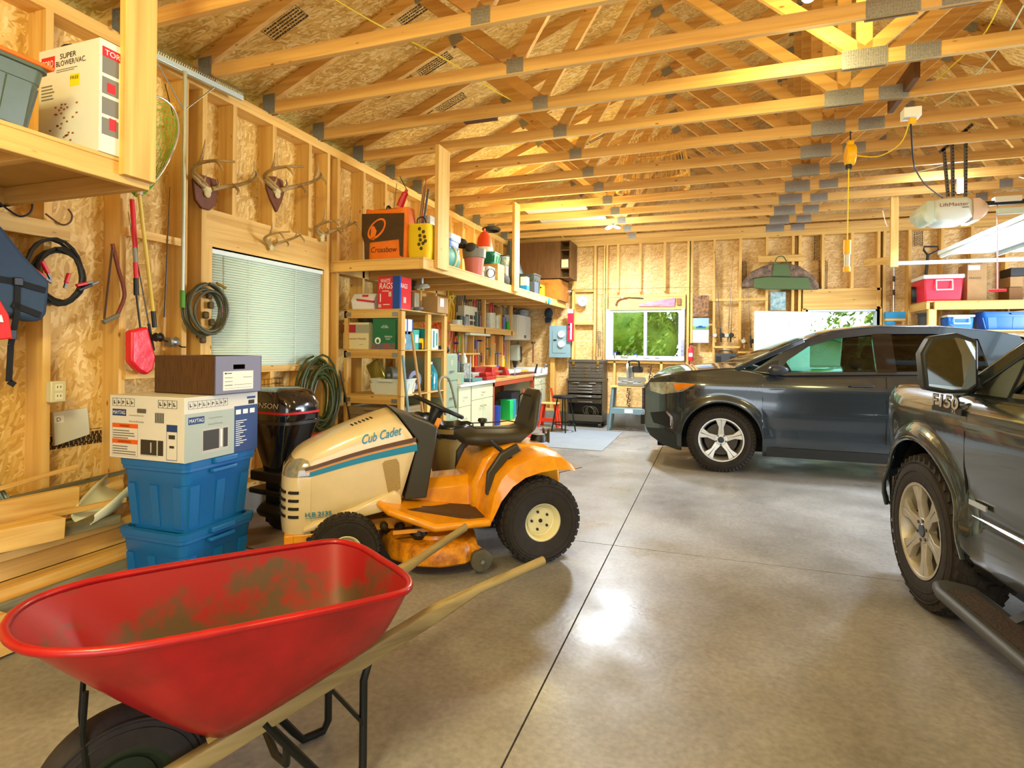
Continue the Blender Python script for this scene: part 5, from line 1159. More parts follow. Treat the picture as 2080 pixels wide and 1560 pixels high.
F.k = .001; F.rects('navy_logo_plate', txn, [(.02, .185, .095, .036)]); F.text('MAYTAG', .026, .194, .018, txw, .083); F.k = .0004; F.text('Countertop Microwave', .14, .20, .010, txg, .09); F.text('Horno de Microondas', .14, .17, .010, txg, .09)
F.k = .0012; F.rects('spec_text', txw, [(.32+.05*i, .205, .035, .025) for i in range(3)]+[(.32, .035+.011*i, .03+.012*(i*7 % 5), .004) for i in range(13)])
F.k = 0; picto(F, .02, .262, 9, .027, .036); F.rects('barcode', txk, [(.41+i*.003, .255, .0015, .022) for i in range(15)])
t = thing('storage_box', 'woodgrain and grey cardboard file box on top of the white microwave carton', 'box', (-2.60, 2.385, 1.043), -.02)
hx, hy, hz = .215, .155, .20
b = MB()
for a, c, d, e in ((-hx, hx, -hy, -hy+.004), (-hx, hx, hy-.004, hy), (-hx, -hx+.004, -hy, hy)): b.bx(a, c, d, e, 0, hz)
b.bx(-hx, hx, -hy, hy, 0, .004); b.build('carton', mat('woodgrain_paper', '#5a3d22', .55, var=.5, vs=30, stretch=(6, 6, .35)), t)
M = Matrix(((0, 0, 1, hx-.004), (1, 0, 0, 0), (0, 1, 0, 0), (0, 0, 0, 1)))
panel([[(-hy, 0), (hy, 0), (hy, hz), (-hy, hz)], [(-.04, .13), (-.04, .155), (.04, .155), (.04, .13)][::-1]], lambda a, c, k: Vector((hx-.004+k, a, c)), .004).build('end_panel', mat('grey_blue_board', '#7a7b92', .6), t)
MB().bx(-hx+.004, hx-.004, -hy+.004, hy-.004, hz-.03, hz-.026).build('sunken_lid', ctn, t)
F = Face(t, (hx, -hy, 0), (0, 1, 0), (0, 0, 1)); F.rects('label', paper, [(.05, .02, .20, .10)]); F.rects('label_print', txk, [(.06, .105, .012, .008), (.075, .107, .03, .004), (.06, .085, .05, .002), (.18, .085, .06, .002), (.06, .065, .05, .002), (.06, .045, .05, .003), (.12, .047, .12, .0015), (.06, .03, .18, .001)])
# ================================================================ lumber pile along the left wall
def board(label, A, B_, w_, h_, m=None, name='board', group='loose boards on the lumber pile', up=(0, 0, 1)):
    return one(MB().beam(A, B_, w_, h_, up), name, m or WY, label, 'board', group, bev=.002)
for i, (x, z, y1, h_) in enumerate(((-3.12, .245, 2.34, .09), (-3.0, .16, 2.36, .09), (-3.06, .33, 2.32, .04), (-2.93, .09, 2.3, .14))):
    board(['pale square-edged beam at the back of the lumber pile', 'long pale beam in the middle of the lumber pile', 'thin pale strip lying on the top beam of the lumber pile', 'lowest front plank of the lumber pile, just above the floor'][i], (x, .6, z), (x, y1, z), .1, h_)
gb = wood('y', '#8d8668', '#5f5a44', '_weathered')
board('weathered grey-green plank standing on edge along the floor', (-2.86, .5, .10), (-2.86, 2.28, .10), .03, .17, gb)
board('weathered grey plank on edge farther back, behind the blue totes', (-3.2, 1.2, .1), (-3.2, 2.9, .1), .04, .19, gb)
spots = [('thick orange-toned block end resting on the lumber pile', (-3.0, 1.55, .43), (-2.98, 1.86, .415), .13, .10, WY), ('brown plank lying slantwise over the pale beams', (-3.14, 1.2, .38), (-3.02, 2.16, .375), .15, .045, gb), ('yellow board propped behind the orange block', (-3.16, 1.3, .50), (-3.1, 2.03, .50), .04, .12, WY), ('narrow stick sloping down over the brown plank', (-3.10, 1.75, .45), (-2.98, 2.2, .46), .03, .025, WY),
  ('long thin lath rising to the right above the pile', (-3.22, 1.3, .55), (-3.24, 2.12, .635), .02, .02, WY), ('grey lath just below the long thin one', (-3.26, 1.3, .515), (-3.27, 2.42, .545), .03, .02, gb), ('short pale offcut leaning near the white scoop', (-3.22, 2.0, .44), (-3.2, 2.34, .50), .03, .05, WY), ('pale end of a beam sticking out at the lower left edge', (-2.80, 1.0, .06), (-2.78, 1.62, .055), .10, .09, WY), ('second pale stub beside the lower left beam', (-2.82, 1.0, .15), (-2.80, 1.54, .145), .07, .05, WY)]
for lb, A, B_, w_, h_, m_ in spots: board(lb, A, B_, w_, h_, m_)
for i, (a, b_) in enumerate((((-6, 985), (36, 1045)), ((-30, 960), (20, 1050)))):
    A, B_ = PX(*a, -3.3+.03*i), PX(*b_, -3.22); one(MB().cyl(A, B_, .013, n=10), 'metal_pipe', mat('green_grey_pipe', '#7f9284', .35, .5), ['pale green metal pipe leaning against the wall at the far left', 'second metal pipe, left of and behind the pale green one'][i], 'pipe')
# white scoop made from a cut bucket
t = thing('plastic_scoop', 'white plastic scoop cut from a jug, lying open on the lumber pile', 'scoop', (-3.1, 2.3, .40))
A, B_ = Vector((-2.98, 1.98, .43)), Vector((-3.12, 2.30, .54)); d = (B_-A).normalized(); rings = []
up = Vector((0, 0, 1)); sd = d.cross(up).normalized(); up = sd.cross(d)
for k, (r_, q0) in enumerate(((.055, .1), (.085, .25), (.095, .3), (.095, .3))):
    p = A.lerp(B_, k/3.); rings.append([p+sd*(r_*math.cos(q))+up*(r_*math.sin(q)) for q in [-PI-q0+(PI+2*q0)*i/14 for i in range(15)]])
MB().loft(rings, cap=False, closed=False).build('scoop_body', mat('milky_plastic', '#dfe3c8', .35), t, w=True, solid=.004); MB().tube([B_+up*-.09, B_+d*.04-up*.09], .015, 8).build('spout', MC['milky_plastic'], t, w=True)
t = thing('clay_saucer', 'shallow rust-brown bowl on the lumber beside the white scoop', 'bowl', (-3.18, 2.62, .42)); MB().lathe([(.001, 0), (.07, 0), (.12, .04), (.125, .045), (.115, .045), (.068, .01), (.001, .01)], (0, 0, 0), (0, 0, 1), 24).build('dish', mat('terracotta', '#7c3f20', .6), t)
t = thing('rusty_bracket', 'rusty iron pulley hanging in the corner behind the blue totes', 'pulley', (-3.3, 2.72, .52)); MB().ring((0, 0, .06), (1, 0, 0), .045, .014).build('pulley_ring', rust, t); MB().bx(-.01, .02, -.03, .03, -.1, .05).build('strap_plate', rust, t)
# ================================================================ helpers for shelf goods
def on(px0, px1, pyt, y, zb, pyb=None):
    a, b = PY(px0, pyt, y), PY(px1, pyt, y); return a.x, b.x, (a.z+b.z)/2
def carton(name, label, cat, m, px0, px1, pyt, y, zb, dp=.25, rz=0, group=None, bev=.004, part='carton'):
    x0, x1, z1 = on(px0, px1, pyt, y, zb); w_ = x1-x0; h = z1-zb
    t = thing(name, label, cat, ((x0+x1)/2, y+dp/2, zb), rz, group); MB().bx(-w_/2, w_/2, -dp/2, dp/2, 0, h).build(part, m, t, bev=bev)
    return t, w_, h, Face(t, (-w_/2, -dp/2, 0), (1, 0, 0), (0, 0, 1)), Face(t, (w_/2, -dp/2, 0), (0, 1, 0), (0, 0, 1))
def rnd(name, label, cat, m, prof, c, group=None, part='body', extra=()):
    t = thing(name, label, cat, tuple(c), 0, group); MB().lathe(prof, (0, 0, 0), (0, 0, 1), 20).build(part, m, t)
    for pn, pm, pp in extra: MB().lathe(pp, (0, 0, 0), (0, 0, 1), 20).build(pn, pm, t)
    return t
def cyprof(r, h, k=1.): return [(.001, 0), (r*k, 0), (r, h*.98), (r*.96, h), (.001, h)]
# ================================================================ far loft shelf over the workbench
A, B_ = PX(882, 500, -2.4).y, PX(905, 500, -2.4).y; C_, D_ = PX(1040, 500, -2.4).y, PX(1050, 500, -2.4).y
shelf_run('loft_shelf', 'long timber loft shelf over the workbench carrying the orange archery target', 4.45, 9.66, [(A, B_), (C_, D_)], 2.10)
ZS = 2.10
oran = mat('orange_woven_bag', '#f07a12', .6, var=.1, bump=.15, bs=20); brn2 = mat('dark_brown_print', '#4d3514', .6, var=.25, vs=12)
# archery bag target
t = thing('archery_target', 'orange bag target reading Crossbow at the near end of the loft shelf', 'archery target', (-2.89, 4.68, ZS), .06)
x0 = PY(733, 500, 4.55).x; x1 = PY(823, 500, 4.55).x; hw = (x1-x0)/2; hh = PY(780, 425, 4.55).z-ZS; t.location.x = (x0+x1)/2-.0
rings = []
for k in range(9):
    z = hh*k/8; f = .93+.07*math.sin(PI*k/8); cz = .02*math.sin(PI*k/8)
    R = []
    for i in range(32):
        q = 2*PI*i/32; p = 5; cx, sy = math.cos(q), math.sin(q); X_ = hw*f*math.copysign(abs(cx)**(2/p), cx); Y_ = (.11+cz)*math.copysign(abs(sy)**(2/p), sy)
        R.append(Vector((X_, Y_, z+(.035*(abs(X_)/hw)**3 if k == 8 else 0))))
    rings.append(R)
MB().loft(rings).build('bag', oran, t, ang=80)
F = Face(t, (-hw, -.137, 0), (1, 0, 0), (0, 0, 1)); W_ = 2*hw
F.poly('brown_print', brn2, [(.03*W_, .93*hh), (.95*W_, .90*hh), (.93*W_, .05*hh), (.86*W_, .08*hh), (.84*W_, .40*hh), (.2*W_, .36*hh), (.19*W_, .03*hh), (.1*W_, .02*hh), (.09*W_, .35*hh), (.03*W_, .5*hh)])
F.k = .002; N_ = 28; out = [(.36*W_+.19*W_*math.cos(q)*1.0+.06*W_*math.sin(q), .62*hh+.20*hh*math.sin(q)+.04*hh*math.cos(q)) for q in [2*PI*i/N_ for i in range(N_)]]; inn = [(.36*W_+.15*W_*math.cos(q)+.06*W_*math.sin(q), .625*hh+.16*hh*math.sin(q)+.03*hh*math.cos(q)) for q in [2*PI*i/N_ for i in range(N_)]]
b = MB(); M3 = lambda p, k: F.o+F.R*p[0]+F.U*p[1]+F.N*(.003+k)
b.add([M3(p, 0) for p in out]+[M3(p, 0) for p in inn], [(i, (i+1) % N_, N_+(i+1) % N_, N_+i) for i in range(N_)]); b.build('emblem_ring', oran, t)
F.poly('emblem_hook', oran, [(.22*W_, .42*hh), (.30*W_, .40*hh), (.36*W_, .58*hh), (.30*W_, .68*hh), (.24*W_, .66*hh)])
F.k = 0; F.text('Crossbow', .24*W_, .16*hh, .05, brn2, .56*W_, slant=.2)
hb = MB().tube(spline([(-hw*.2, 0, hh), (-hw*.1, .0, hh+.06), (.1*hw, 0, hh)], 5), .012, 6).build('carry_handle', black, t)
# yellow hexagon-dotted target
yb = mat('yellow_woven_bag', '#e6c412', .6, bump=.2, bs=16)
t = thing('archery_target', 'small yellow bag target printed with dark hexagons, right of the orange one', 'archery target', (-2.50, 4.66, ZS))
x0, x1, z1 = on(828, 874, 455, 4.6, ZS); hw = (x1-x0)/2; hh = z1-ZS; t.location.x = (x0+x1)/2
MB().loft([[Vector((hw*f*math.copysign(abs(math.cos(q))**.4, math.cos(q)), .08*math.copysign(abs(math.sin(q))**.5, math.sin(q)), z)) for q in [2*PI*i/24 for i in range(24)]] for z, f in ((0, .92), (hh*.3, 1), (hh*.8, 1), (hh, .95))]).build('bag', yb, t, ang=70)
F = Face(t, (-hw, -.081, 0), (1, 0, 0), (0, 0, 1)); hx_ = mat('dark_hexagon', '#4a4214', .6)
for i, (a, c) in enumerate(((.58, .85), (.75, .76), (.6, .66), (.62, .54), (.8, .62), (.56, .42), (.74, .44), (.66, .3), (.84, .5))):
    F.poly('hexagon_print', hx_, [(a*2*hw+.018*math.cos(PI/3*k), c*hh+.018*math.sin(PI/3*k)) for k in range(6)]); F.k = 0
MB().tube(spline([(-.05, 0, hh-.01), (-.04, -.01, hh+.06), (.02, 0, hh+.07), (.05, 0, hh-.01)], 4), .006, 6).build('carry_handle', black, t)
one(MB().tube(spline([PY(812, 420, 4.75), PY(818, 405, 4.75), PY(824, 392, 4.75), PY(826, 385, 4.75)], 4), [.035]*5+[.03]*4+[.015]*4), 'red_sling', MC['red_vinyl'], 'bright red bundled strap sticking up behind the orange target', 'strap')
# tubes and arrows behind the targets
for i, (a, b_, m_, r_) in enumerate((((845, 430), (863, 378), 'brown', .016), ((850, 432), (866, 360), 'red', .004), ((838, 400), (862, 365), 'pale', .004), ((850, 420), (870, 384), 'navy', .011), ((826, 385), (812, 358), 'dark', .004), ((800, 425), (806, 372), 'dark2', .003))):
    cc = {'brown': '#9a6c34', 'red': '#c83a28', 'pale': '#d8c8a0', 'navy': '#35405a', 'dark': '#3c2c18', 'dark2': '#4c3a20'}[m_]
    A, B_ = PY(*a, 4.85), PY(*b_, 4.85); A.z = ZS+.02 if i < 4 else A.z
    o = one(MB().tube([A, A.lerp(B_, .9), B_], [r_, r_, r_*.8], 8), 'arrow' if r_ < .01 else 'tube_case', mat('shaft_'+m_, cc, .4), ['brown cardboard tube', 'arrow with red fletching', 'pale thin arrow', 'dark blue tube', 'dark arrow leaning left', 'thin dark arrow farthest left'][i]+' standing behind the archery targets', 'arrow' if r_ < .01 else 'tube', 'arrows and tubes behind the archery targets')
t, w_, h, F, G = carton('white_carton', 'white box with a picture panel behind the yellow target', 'box', ctnw, 848, 874, 438, 4.95, ZS, .2); F.rects('picture', txk, [(w_*.4, h*.6, w_*.5, h*.25)])
# antler on the shelf right of the first post
one(MB().tube(spline([PX(902, 455, -2.55), PX(901, 430, -2.55), PX(902, 410, -2.55), PX(910, 388, -2.55)], 5), [.03-.0018*i for i in range(16)], 8), 'curved_horn', mat('pale_horn', '#c9c8a4', .4), 'pale curved horn standing behind the first loft post', 'horn')
t = thing('blue_bin', 'blue plastic bin with a grey-white lid behind the teal bundle', 'bin', (-2.72, 5.45, ZS+.16)); tote(t, .24, .24, .17, mat('steel_blue_plastic', '#3f6fb4', .4), mat('lid_grey', '#b9b9aa', .5)); t.location = (-2.66, 5.35, ZS)
t.scale = (1.15, 1.15, 1.9)
t = thing('rolled_blanket', 'teal-green rolled sleeping bag with a yellow stripe on the loft shelf', 'sleeping bag', (-2.62, 5.25, ZS)); b = MB()
b.loft([[Vector((.14*f*math.cos(q), y, .13+.13*f*math.sin(q)-.13*(1-f)*.5)) for q in [2*PI*i/20 for i in range(20)]] for y, f in ((-.2, .2), (-.2, .85), (-.15, 1), (.15, 1), (.22, .8), (.25, .2))]); b.build('roll', mat('teal_nylon', '#5fa79a', .6, bump=.4, bs=12), t, ang=70)
MB().ring((0, .06, .13), (0, 1, 0), .143, .012, 24, 6).build('stripe', mat('pale_yellow_tape', '#d9d69a', .6), t)
c = Vector((-2.52, 5.86, ZS)); t = rnd('plant_pot', 'faded red plastic bucket with a grey rim on the loft shelf', 'bucket', mat('faded_red_plastic', '#c76a55', .5), [(.001, 0), (.09, 0), (.12, .24), (.11, .24), (.08, .02), (.001, .02)], c, part='bucket')
MB().lathe([(.12, .20), (.128, .205), (.135, .30), (.125, .30)], (0, 0, 0), (0, 0, 1), 20).build('grey_collar', mat('grey_collar', '#76705c', .5), t)
b = MB(); [b.sph((.07*math.cos(i*1.9), .07*math.sin(i*1.9), .30+.03*(i % 3)), .07, (1, 1, .8)) for i in range(5)]; b.xf(Matrix.Translation((c.x-.06, c.y-.05, c.z))); one(b, 'camouflage_bag', mat('camo_dark', '#3b3320', .8, var=.5, vs=15), 'crumpled dark camouflage cloth on top of the red bucket', 'cloth', w=False)
c = Vector((-2.7, 6.55, ZS)); 
grn = mat('green_plastic_box', '#12775a', .35)
t = thing('lidded_box', 'green plastic box with a lid beneath the striped buoy', 'box', (-2.62, 6.45, ZS)); x0, x1, z1 = on(968, 1005, 512, 6.3, ZS); 
t.location = ((x0+x1)/2, 6.4, PY(985, 536, 6.3).z); tote(t, x1-x0, .24, z1-t.location.z, grn)
t.location.z = max(t.location.z, ZS+.10)
one(MB().bx((x0+x1)/2-.14, (x0+x1)/2+.16, 6.3, 6.52, ZS, t.location.z), 'wooden_crate', WX, 'low wooden crate under the green plastic box', 'crate', bev=.004)
p = PY(984, 512, 6.4); t = rnd('marker_buoy', 'red and white striped bullet buoy standing in the green box', 'buoy', mat('buoy_red', '#e2461a', .5), [(.103, .12), (.10, .14), (.085, .24), (.04, .31), (.001, .325)], (p.x, 6.4, t.location.z+.09), part='red_top', extra=(('white_band', mat('buoy_white', '#dcd6b4', .5), [(.001, 0), (.105, 0), (.108, .06), (.104, .121)]),))
MB().ring((0, 0, .335), (1, 0, 0), .02, .006).build('eyelet', MC['buoy_red'], t)
t, w_, h, F, G = carton('radio', 'old radio with wire grille on the loft shelf below the green box', 'radio', mat('grey_wire_box', '#8c8468', .5), 952, 978, 540, 5.95, ZS, .16); F.rects('grille_bars', txk, [(w_*.1+i*w_*.08, .02, w_*.03, h*.8) for i in range(10)])
t, w_, h, F, G = carton('white_case', 'white appliance with a coiled black cord on the loft shelf', 'appliance', white, 981, 993, 540, 6.1, ZS, .2); MB().ring((.07, -.13, .06), (0, 1, 0), .05, .005).build('cord', black, t)
c = PY(1018, 540, 6.7); t = rnd('paint_pail', 'clear plastic pail of odds and ends on a carton, second post of the loft shelf', 'pail', mat('cloudy_plastic', '#8f9484', .3, var=.7, vs=18), [(.001, 0), (.075, 0), (.092, .19), (.08, .19), (.001, .17)], (c.x, 6.75, ZS+.17), part='pail'); MB().ring((0, 0, .19), (0, 0, 1), .094, .006).build('rim', black, t)
carton('carton', 'plain brown carton under the clear pail on the loft shelf', 'box', ctn, 1003, 1020, 541, 6.62, ZS, .25)
t, w_, h, F, G = carton('jar', 'white jar with a yellow label beside the brown carton on the loft shelf', 'jar', white, 1019, 1029, 541, 6.6, ZS, .07); F.rects('label', MC['print_yellow'], [(0, h*.3, w_, h*.3)])
t = thing('tool_bag', 'black canvas bag slumped against the second loft post', 'bag', (-2.5, 6.62, ZS)); b = MB()
b.loft([[Vector((.12*f*math.cos(q), .2*f*math.sin(q), z)) for q in [2*PI*i/16 for i in range(16)]] for z, f in ((0, .95), (.05, 1), (.10, .9), (.14, .5), (.15, .1))]); b.build('bag', mat('black_canvas', '#1d1c1a', .8), t, ang=70)
b = MB(); p = PX(1075, 600, -2.55)
t = thing('storage_bin', 'dark translucent bin behind the blue and grey goods at the far end of the loft', 'bin', (-2.62, 8.1, ZS)); tote(t, .36, .3, .30, mat('smoky_plastic', '#3d4340', .3))
t = thing('garment_bag', 'dark grey draped sheet over goods beyond the second loft post', 'cover', (-2.85, 8.2, ZS)); MB().loft([[Vector((.02+.28*f*math.cos(q)-.1*(z/.8), .2*f*math.sin(q), z)) for q in [2*PI*i/16 for i in range(16)]] for z, f in ((0, .7), (.3, .62), (.6, .35), (.85, .08))]).build('sheet', mat('grey_sheet', '#3a3e3b', .5, bump=.5, bs=8), t, ang=60)
t, w_, h, F, G = carton('lantern_box', 'small white and bright blue box near the far edge of the loft shelf', 'box', white, 1057, 1070, 562, 7.6, ZS, .12); MB().bx(-w_/2-.002, w_/2+.002, -.062, .062, 0, h*.42).build('blue_base', mat('bright_blue', '#1379d8', .4), t)
t, w_, h, F, G = carton('grey_case', 'dark grey case between the blue box and the yellow case', 'case', mat('slate_plastic', '#46505c', .5), 1072, 1086, 572, 7.9, ZS, .2)
t, w_, h, F, G = carton('yellow_case', 'bright yellow case with black straps at the far end of the loft shelf', 'case', mat('yellow_plastic', '#f0c010', .4), 1087, 1101, 578, 8.4, ZS, .16, bev=.015); F.rects('strap', black, [(0, h*.7, w_, h*.1), (w_*.45, h*.1, w_*.2, h*.25)], t=.006)
t = thing('loft_cupboard', 'dark stained wooden cupboard standing on the far end of the loft', 'cupboard', (-2.55, 9.25, ZS)); dkw = mat('dark_plywood', '#5e3c17', .5, var=.3, vs=5, stretch=(4, 4, .6))
MB().bx(-.68, .20, -.2, .4, .36, .97).build('carcase', dkw, t); MB().bx(-.68, .20, -.22, .4, 0, .34).build('plywood_chest', mat('orange_plywood', '#a8681c', .5, var=.3, vs=5), t)
F = Face(t, (-.1, -.22, .0), (1, 0, 0), (0, 0, 1)); F.text('HCT', .05, .26, .022, txk)
b = MB(); [b.bx(.205, .36, -.2, .3, .36+.15*i, .375+.15*i) for i in range(5)]; b.bx(.35, .365, -.2, .3, .36, .97); b.build('pigeonholes', dkw, t); MB().bx(.22, .33, -.21, -.1, .53, .66).build('cream_book', mat('cream_block', '#c7a874', .6), t)
one(MB().lathe([(.001, 0), (.05, 0), (.055, .012), (.05, .02), (.001, .02)], PX(1114, 612, -2.362)+Vector((-.0, 0, 0)), (1, 0, 0), 16), 'tape_roll', mat('teal_tape', '#1d9da0', .5), 'teal roll of tape on the front edge of the loft near the back wall', 'tape roll')
one(MB().lathe([(.11, 0), (.13, .015), (.13, .035), (.11, .05)], PX(998, 467, -2.9)+Vector((0, 0, -.02)), (0, 0, 1), 24, 0, 2*PI), 'black_dish', black, 'black round frying pan shape hanging at the top plate over the loft', 'pan')
# ================================================================ timber storage rack in front of the workbench
RX0, RX1, RY0, RY1 = -3.33, -2.70, 4.60, 5.53
rk = thing('storage_rack', 'open timber storage rack holding the red rags carton', 'shelving unit', (-3.0, 5.06, 0))
lv = (1.655, 1.275, .845)
for x, y in ((RX1-.038, RY0), (RX1-.038, RY1-.038), (RX0, RY0), (RX0, RY1-.038), (RX1-.038, 5.12)):
    rbox('post', WZ, rk, x, x+.038, y, y+.07, 0, lv[0]+(-.02 if x > -3 else .0), w=True)
for z in lv:
    rbox('shelf_board', MC['plywood_deck'], rk, RX0, RX1, RY0, RY1, z-.012, z, w=True)
    for a in (RY0-.0, RY1-.038): rbox('shelf_rail', WX, rk, RX0, RX1-.038, a, a+.038, z-.085, z-.012, w=True)
b = MB()
for z in lv:
    for x in (RX0+.02, RX1-.10): b.bx(x, x+.06, RY0-.003, RY0, z-.07, z-.03)
b.build('mending_plates', plate_m, rk, w=True)
Z0, Z1_, Z2 = lv
# top shelf goods
t = thing('picnic_cooler', 'small white picnic cooler with a red handle bar on the top of the rack', 'cooler', (-3.18, 4.78, Z0), .1); P = [(-.10, 0), (.10, 0), (.13, .09), (.07, .16), (-.07, .16), (-.13, .09)]
MB().prism(P, .24, Matrix(((0, 0, 1, -.12), (1, 0, 0, 0), (0, 1, 0, 0), (0, 0, 0, 1)))).build('body', white, t, bev=.01); MB().beam((-.05, -.135, .095), (.13, -.135, .075), .03, .018).build('handle', MC['red_vinyl'], t, bev=.004)
F = Face(t, (-.06, -.075, .155), (1, 0, 0), (0, .6, -1)); MB().box((.02, -.1, .135), (.06, .012, .02)).build('red_logo', txr, t)
t = thing('bowling_ball', 'glossy black ball between the white cooler and the rags carton', 'ball', (-2.98, 4.85, Z0)); MB().sph((0, 0, .085), .085, n=24, m=16).build('ball', mat('gloss_black_ball', '#101015', .08), t)
t = thing('camp_lamp', 'dark rounded helmet behind the black ball on the rack', 'helmet', (-3.0, 5.15, Z0)); MB().sph((0, 0, .12), .14, (1, 1, .85), n=24, m=16).build('shell', mat('dark_green_shell', '#22301c', .15), t)
t, w_, h, F, G = carton('rags_carton', 'red and blue carton of white rags on the top of the rack', 'box', mat('rags_red', '#d8262c', .5), 768, 812, 561, 4.63, Z0, .22)
F.rects('blue_side', mat('rags_blue', '#17489c', .5), [(w_*.68, 0, w_*.32, h)]); F.text('WHITE', w_*.13, h*.80, h*.12, txw, w_*.45, slant=.1); F.text('RAGS', w_*.08, h*.62, h*.17, txw, w_*.6, slant=.1); F.rects('small_panels', mat('rags_pale', '#c8b8b0', .5), [(w_*.03, h*.05, w_*.13, h*.1), (w_*.50, h*.38, w_*.12, h*.15)]); F.rects('text_lines', txw, [(w_*.2, h*.54, w_*.3, h*.02), (w_*.1, h*.22, w_*.04, h*.25), (w_*.25, h*.13, w_*.3, h*.02)])
G.text('RAGS', .02, h*.65, h*.14, txw, .12, slant=.1); G.rects('round_badge', MC['rags_pale'], [(.07, h*.2, .05, h*.18)]); G.rects('blue_corner', MC['rags_blue'], [(0, 0, .03, h)])
t, w_, h, F, G = carton('paint_can', 'small tin with a yellow-green lid right of the rags carton', 'tin', mat('dull_tin', '#9a9880', .4, .4), 833, 843, 594, 4.9, Z0, .09)
t, w_, h, F, G = carton('carton', 'plain brown carton at the far end of the rack top', 'box', ctn, 857, 889, 602, 5.2, Z0, .25); G.rects('white_flap', txw, [(.06, h*.4, .08, h*.5)])
b = MB(); [b.sph((-2.86+.05*i, 4.88+.03*(i % 2), Z0+.02), .03, (1, 1, .6)) for i in range(5)]; one(b, 'rag_heap', mat('blue_grey_rag', '#6f8488', .8, var=.4), 'crumpled blue-grey rags in front of the brown carton on the rack top', 'rags')
# work lamp hanging under the loft
t = thing('work_lamp', 'old grey hanging floodlight under the near end of the loft', 'lamp', (-2.85, 5.2, 1.9)); c = PY(857, 583, 5.2)
MB().lathe([(.001, .035), (.06, .03), (.085, 0), (.08, -.012), (.001, -.02)], c, (0, -.2, 1), 24).build('reflector', mat('grey_enamel', '#b5b7a0', .35), t, w=True); MB().bx(c.x-.11, c.x-.07, 5.18, 5.22, c.z-.03, c.z+.07).build('bracket', MC['dark_steel'], t, w=True); MB().cyl(c+Vector((0, 0, .03)), c+Vector((0, 0, .12)), .018).build('neck', steel, t, w=True); MB().beam(c+Vector((-.09, 0, .03)), c+Vector((0, 0, .03)), .015, .015).build('arm', steel, t, w=True)
# middle shelf goods
t, w_, h, F, G = carton('document_box', 'cream document carton with a red and grey band on the middle rack shelf', 'box', mat('cream_board', '#d9cf9e', .6), 697, 749, 655, 4.63, Z1_, .3)
F.rects('red_band', mat('maroon_band', '#a3283a', .5), [(0, h*.62, w_*.5, h*.3)]); F.rects('grey_band', mat('grey_band2', '#9a9a84', .5), [(w_*.5, h*.62, w_*.5, h*.3)]); F.rects('lid_line', txg, [(0, h*.60, w_, .002)]); F.text("Document Needs", w_*.05, h*.36, h*.07, mat('maroon_text', '#7d2434', .5), w_*.85); F.rects('small_print', txg, [(w_*.03, h*.12, w_*.25, .003), (w_*.03, h*.17, w_*.2, .003), (w_*.65, h*.17, w_*.15, .003)])
b = MB(); b.lathe([(.001, 0), (.12, 0), (.15, .05), (.15, .065), (.001, .03)], (-3.14, 4.8, Z1_+.235), (0, 0, 1), 20); one(b, 'stacked_lids', mat('dark_glass_lids', '#24281c', .25), 'dark round pan lids on top of the document carton', 'pan lids')
t, w_, h, F, G = carton('coffee_carton', 'green coffee carton with a round white emblem on the middle shelf of the rack', 'box', mat('coffee_green', '#1f6a3e', .5), 757, 803, 646, 4.62, Z1_, .28)
F.rects('orange_base', mat('coffee_orange', '#a0482c', .5, var=.4, vs=20, col2='#1d6a72'), [(0, 0, w_, h*.2)]); cc = (w_*.24, h*.28)
F.poly('emblem_disc', txw, [(cc[0]+.032*math.cos(q), cc[1]+.032*math.sin(q)) for q in [2*PI*i/20 for i in range(20)]]); F.poly('emblem_core', MC['coffee_green'], [(cc[0]+.016*math.cos(q), cc[1]-.004+.02*math.sin(q)) for q in [2*PI*i/14 for i in range(14)]]); F.text('FRENCH', w_*.55, h*.38, h*.055, txw, w_*.32); F.text('ROAST', w_*.6, h*.31, h*.04, txw, w_*.2); F.text('HOUSE', w_*.45, h*.74, h*.03, txw, w_*.2); F.text('KCUPS', w_*.4, h*.68, h*.05, txw, w_*.3)
SX = RX1-.03   # goods seen through the side face
def side(name, label, cat, m, px0, px1, pyt, zb, dp=.15, bev=.004, part='carton', x=None):
    x = SX-.02 if x is None else x; a, b_ = PX(px0, pyt, x), PX(px1, pyt, x); t = thing(name, label, cat, (x-dp/2, (a.y+b_.y)/2, zb)); w_ = b_.y-a.y; h = (a.z+b_.z)/2-zb
    MB().bx(-dp/2, dp/2, -w_/2, w_/2, 0, h).build(part, m, t, bev=bev); return t, w_, h, Face(t, (dp/2, -w_/2, 0), (0, 1, 0), (0, 0, 1))
t, w_, h, F = side('coffee_carton', 'pale blue-violet coffee carton with a small round emblem, behind the rack corner post', 'box', mat('pale_violet', '#7f95c0', .5, var=.3, vs=10, col2='#3f8a8a'), 815, 839, 672, Z1_, .2)
F.poly('emblem_disc', txw, [(w_*.3+.022*math.cos(q), h*.45+.028*math.sin(q)) for q in [2*PI*i/16 for i in range(16)]])
t, w_, h, F = side('tote_bag', 'white bag with blue stripes standing above the pale coffee carton', 'bag', white, 815, 839, 648, Z1_+.145, .1); F.rects('blue_stripes', mat('bag_blue', '#4068b0', .5), [(w_*.45, 0, w_*.12, h), (w_*.9, 0, w_*.08, h)])
t, w_, h, F = side('detergent_box', 'turquoise and white box left of the yellow and black tool on the rack', 'box', mat('turquoise_box', '#2aa392', .45), 840, 852, 670, Z1_, .12); F.rects('white_label', txw, [(w_*.3, h*.35, w_*.5, h*.4)])
t, w_, h, F = side('cordless_tool', 'yellow and black cordless tool on the middle shelf of the rack', 'power tool', MC['yellow_plastic'], 851, 863, 687, Z1_, .1, .015, 'housing'); MB().bx(.0, .06, -w_*.55, -w_*.05, 0, h*.6).build('motor', black, t, bev=.01)
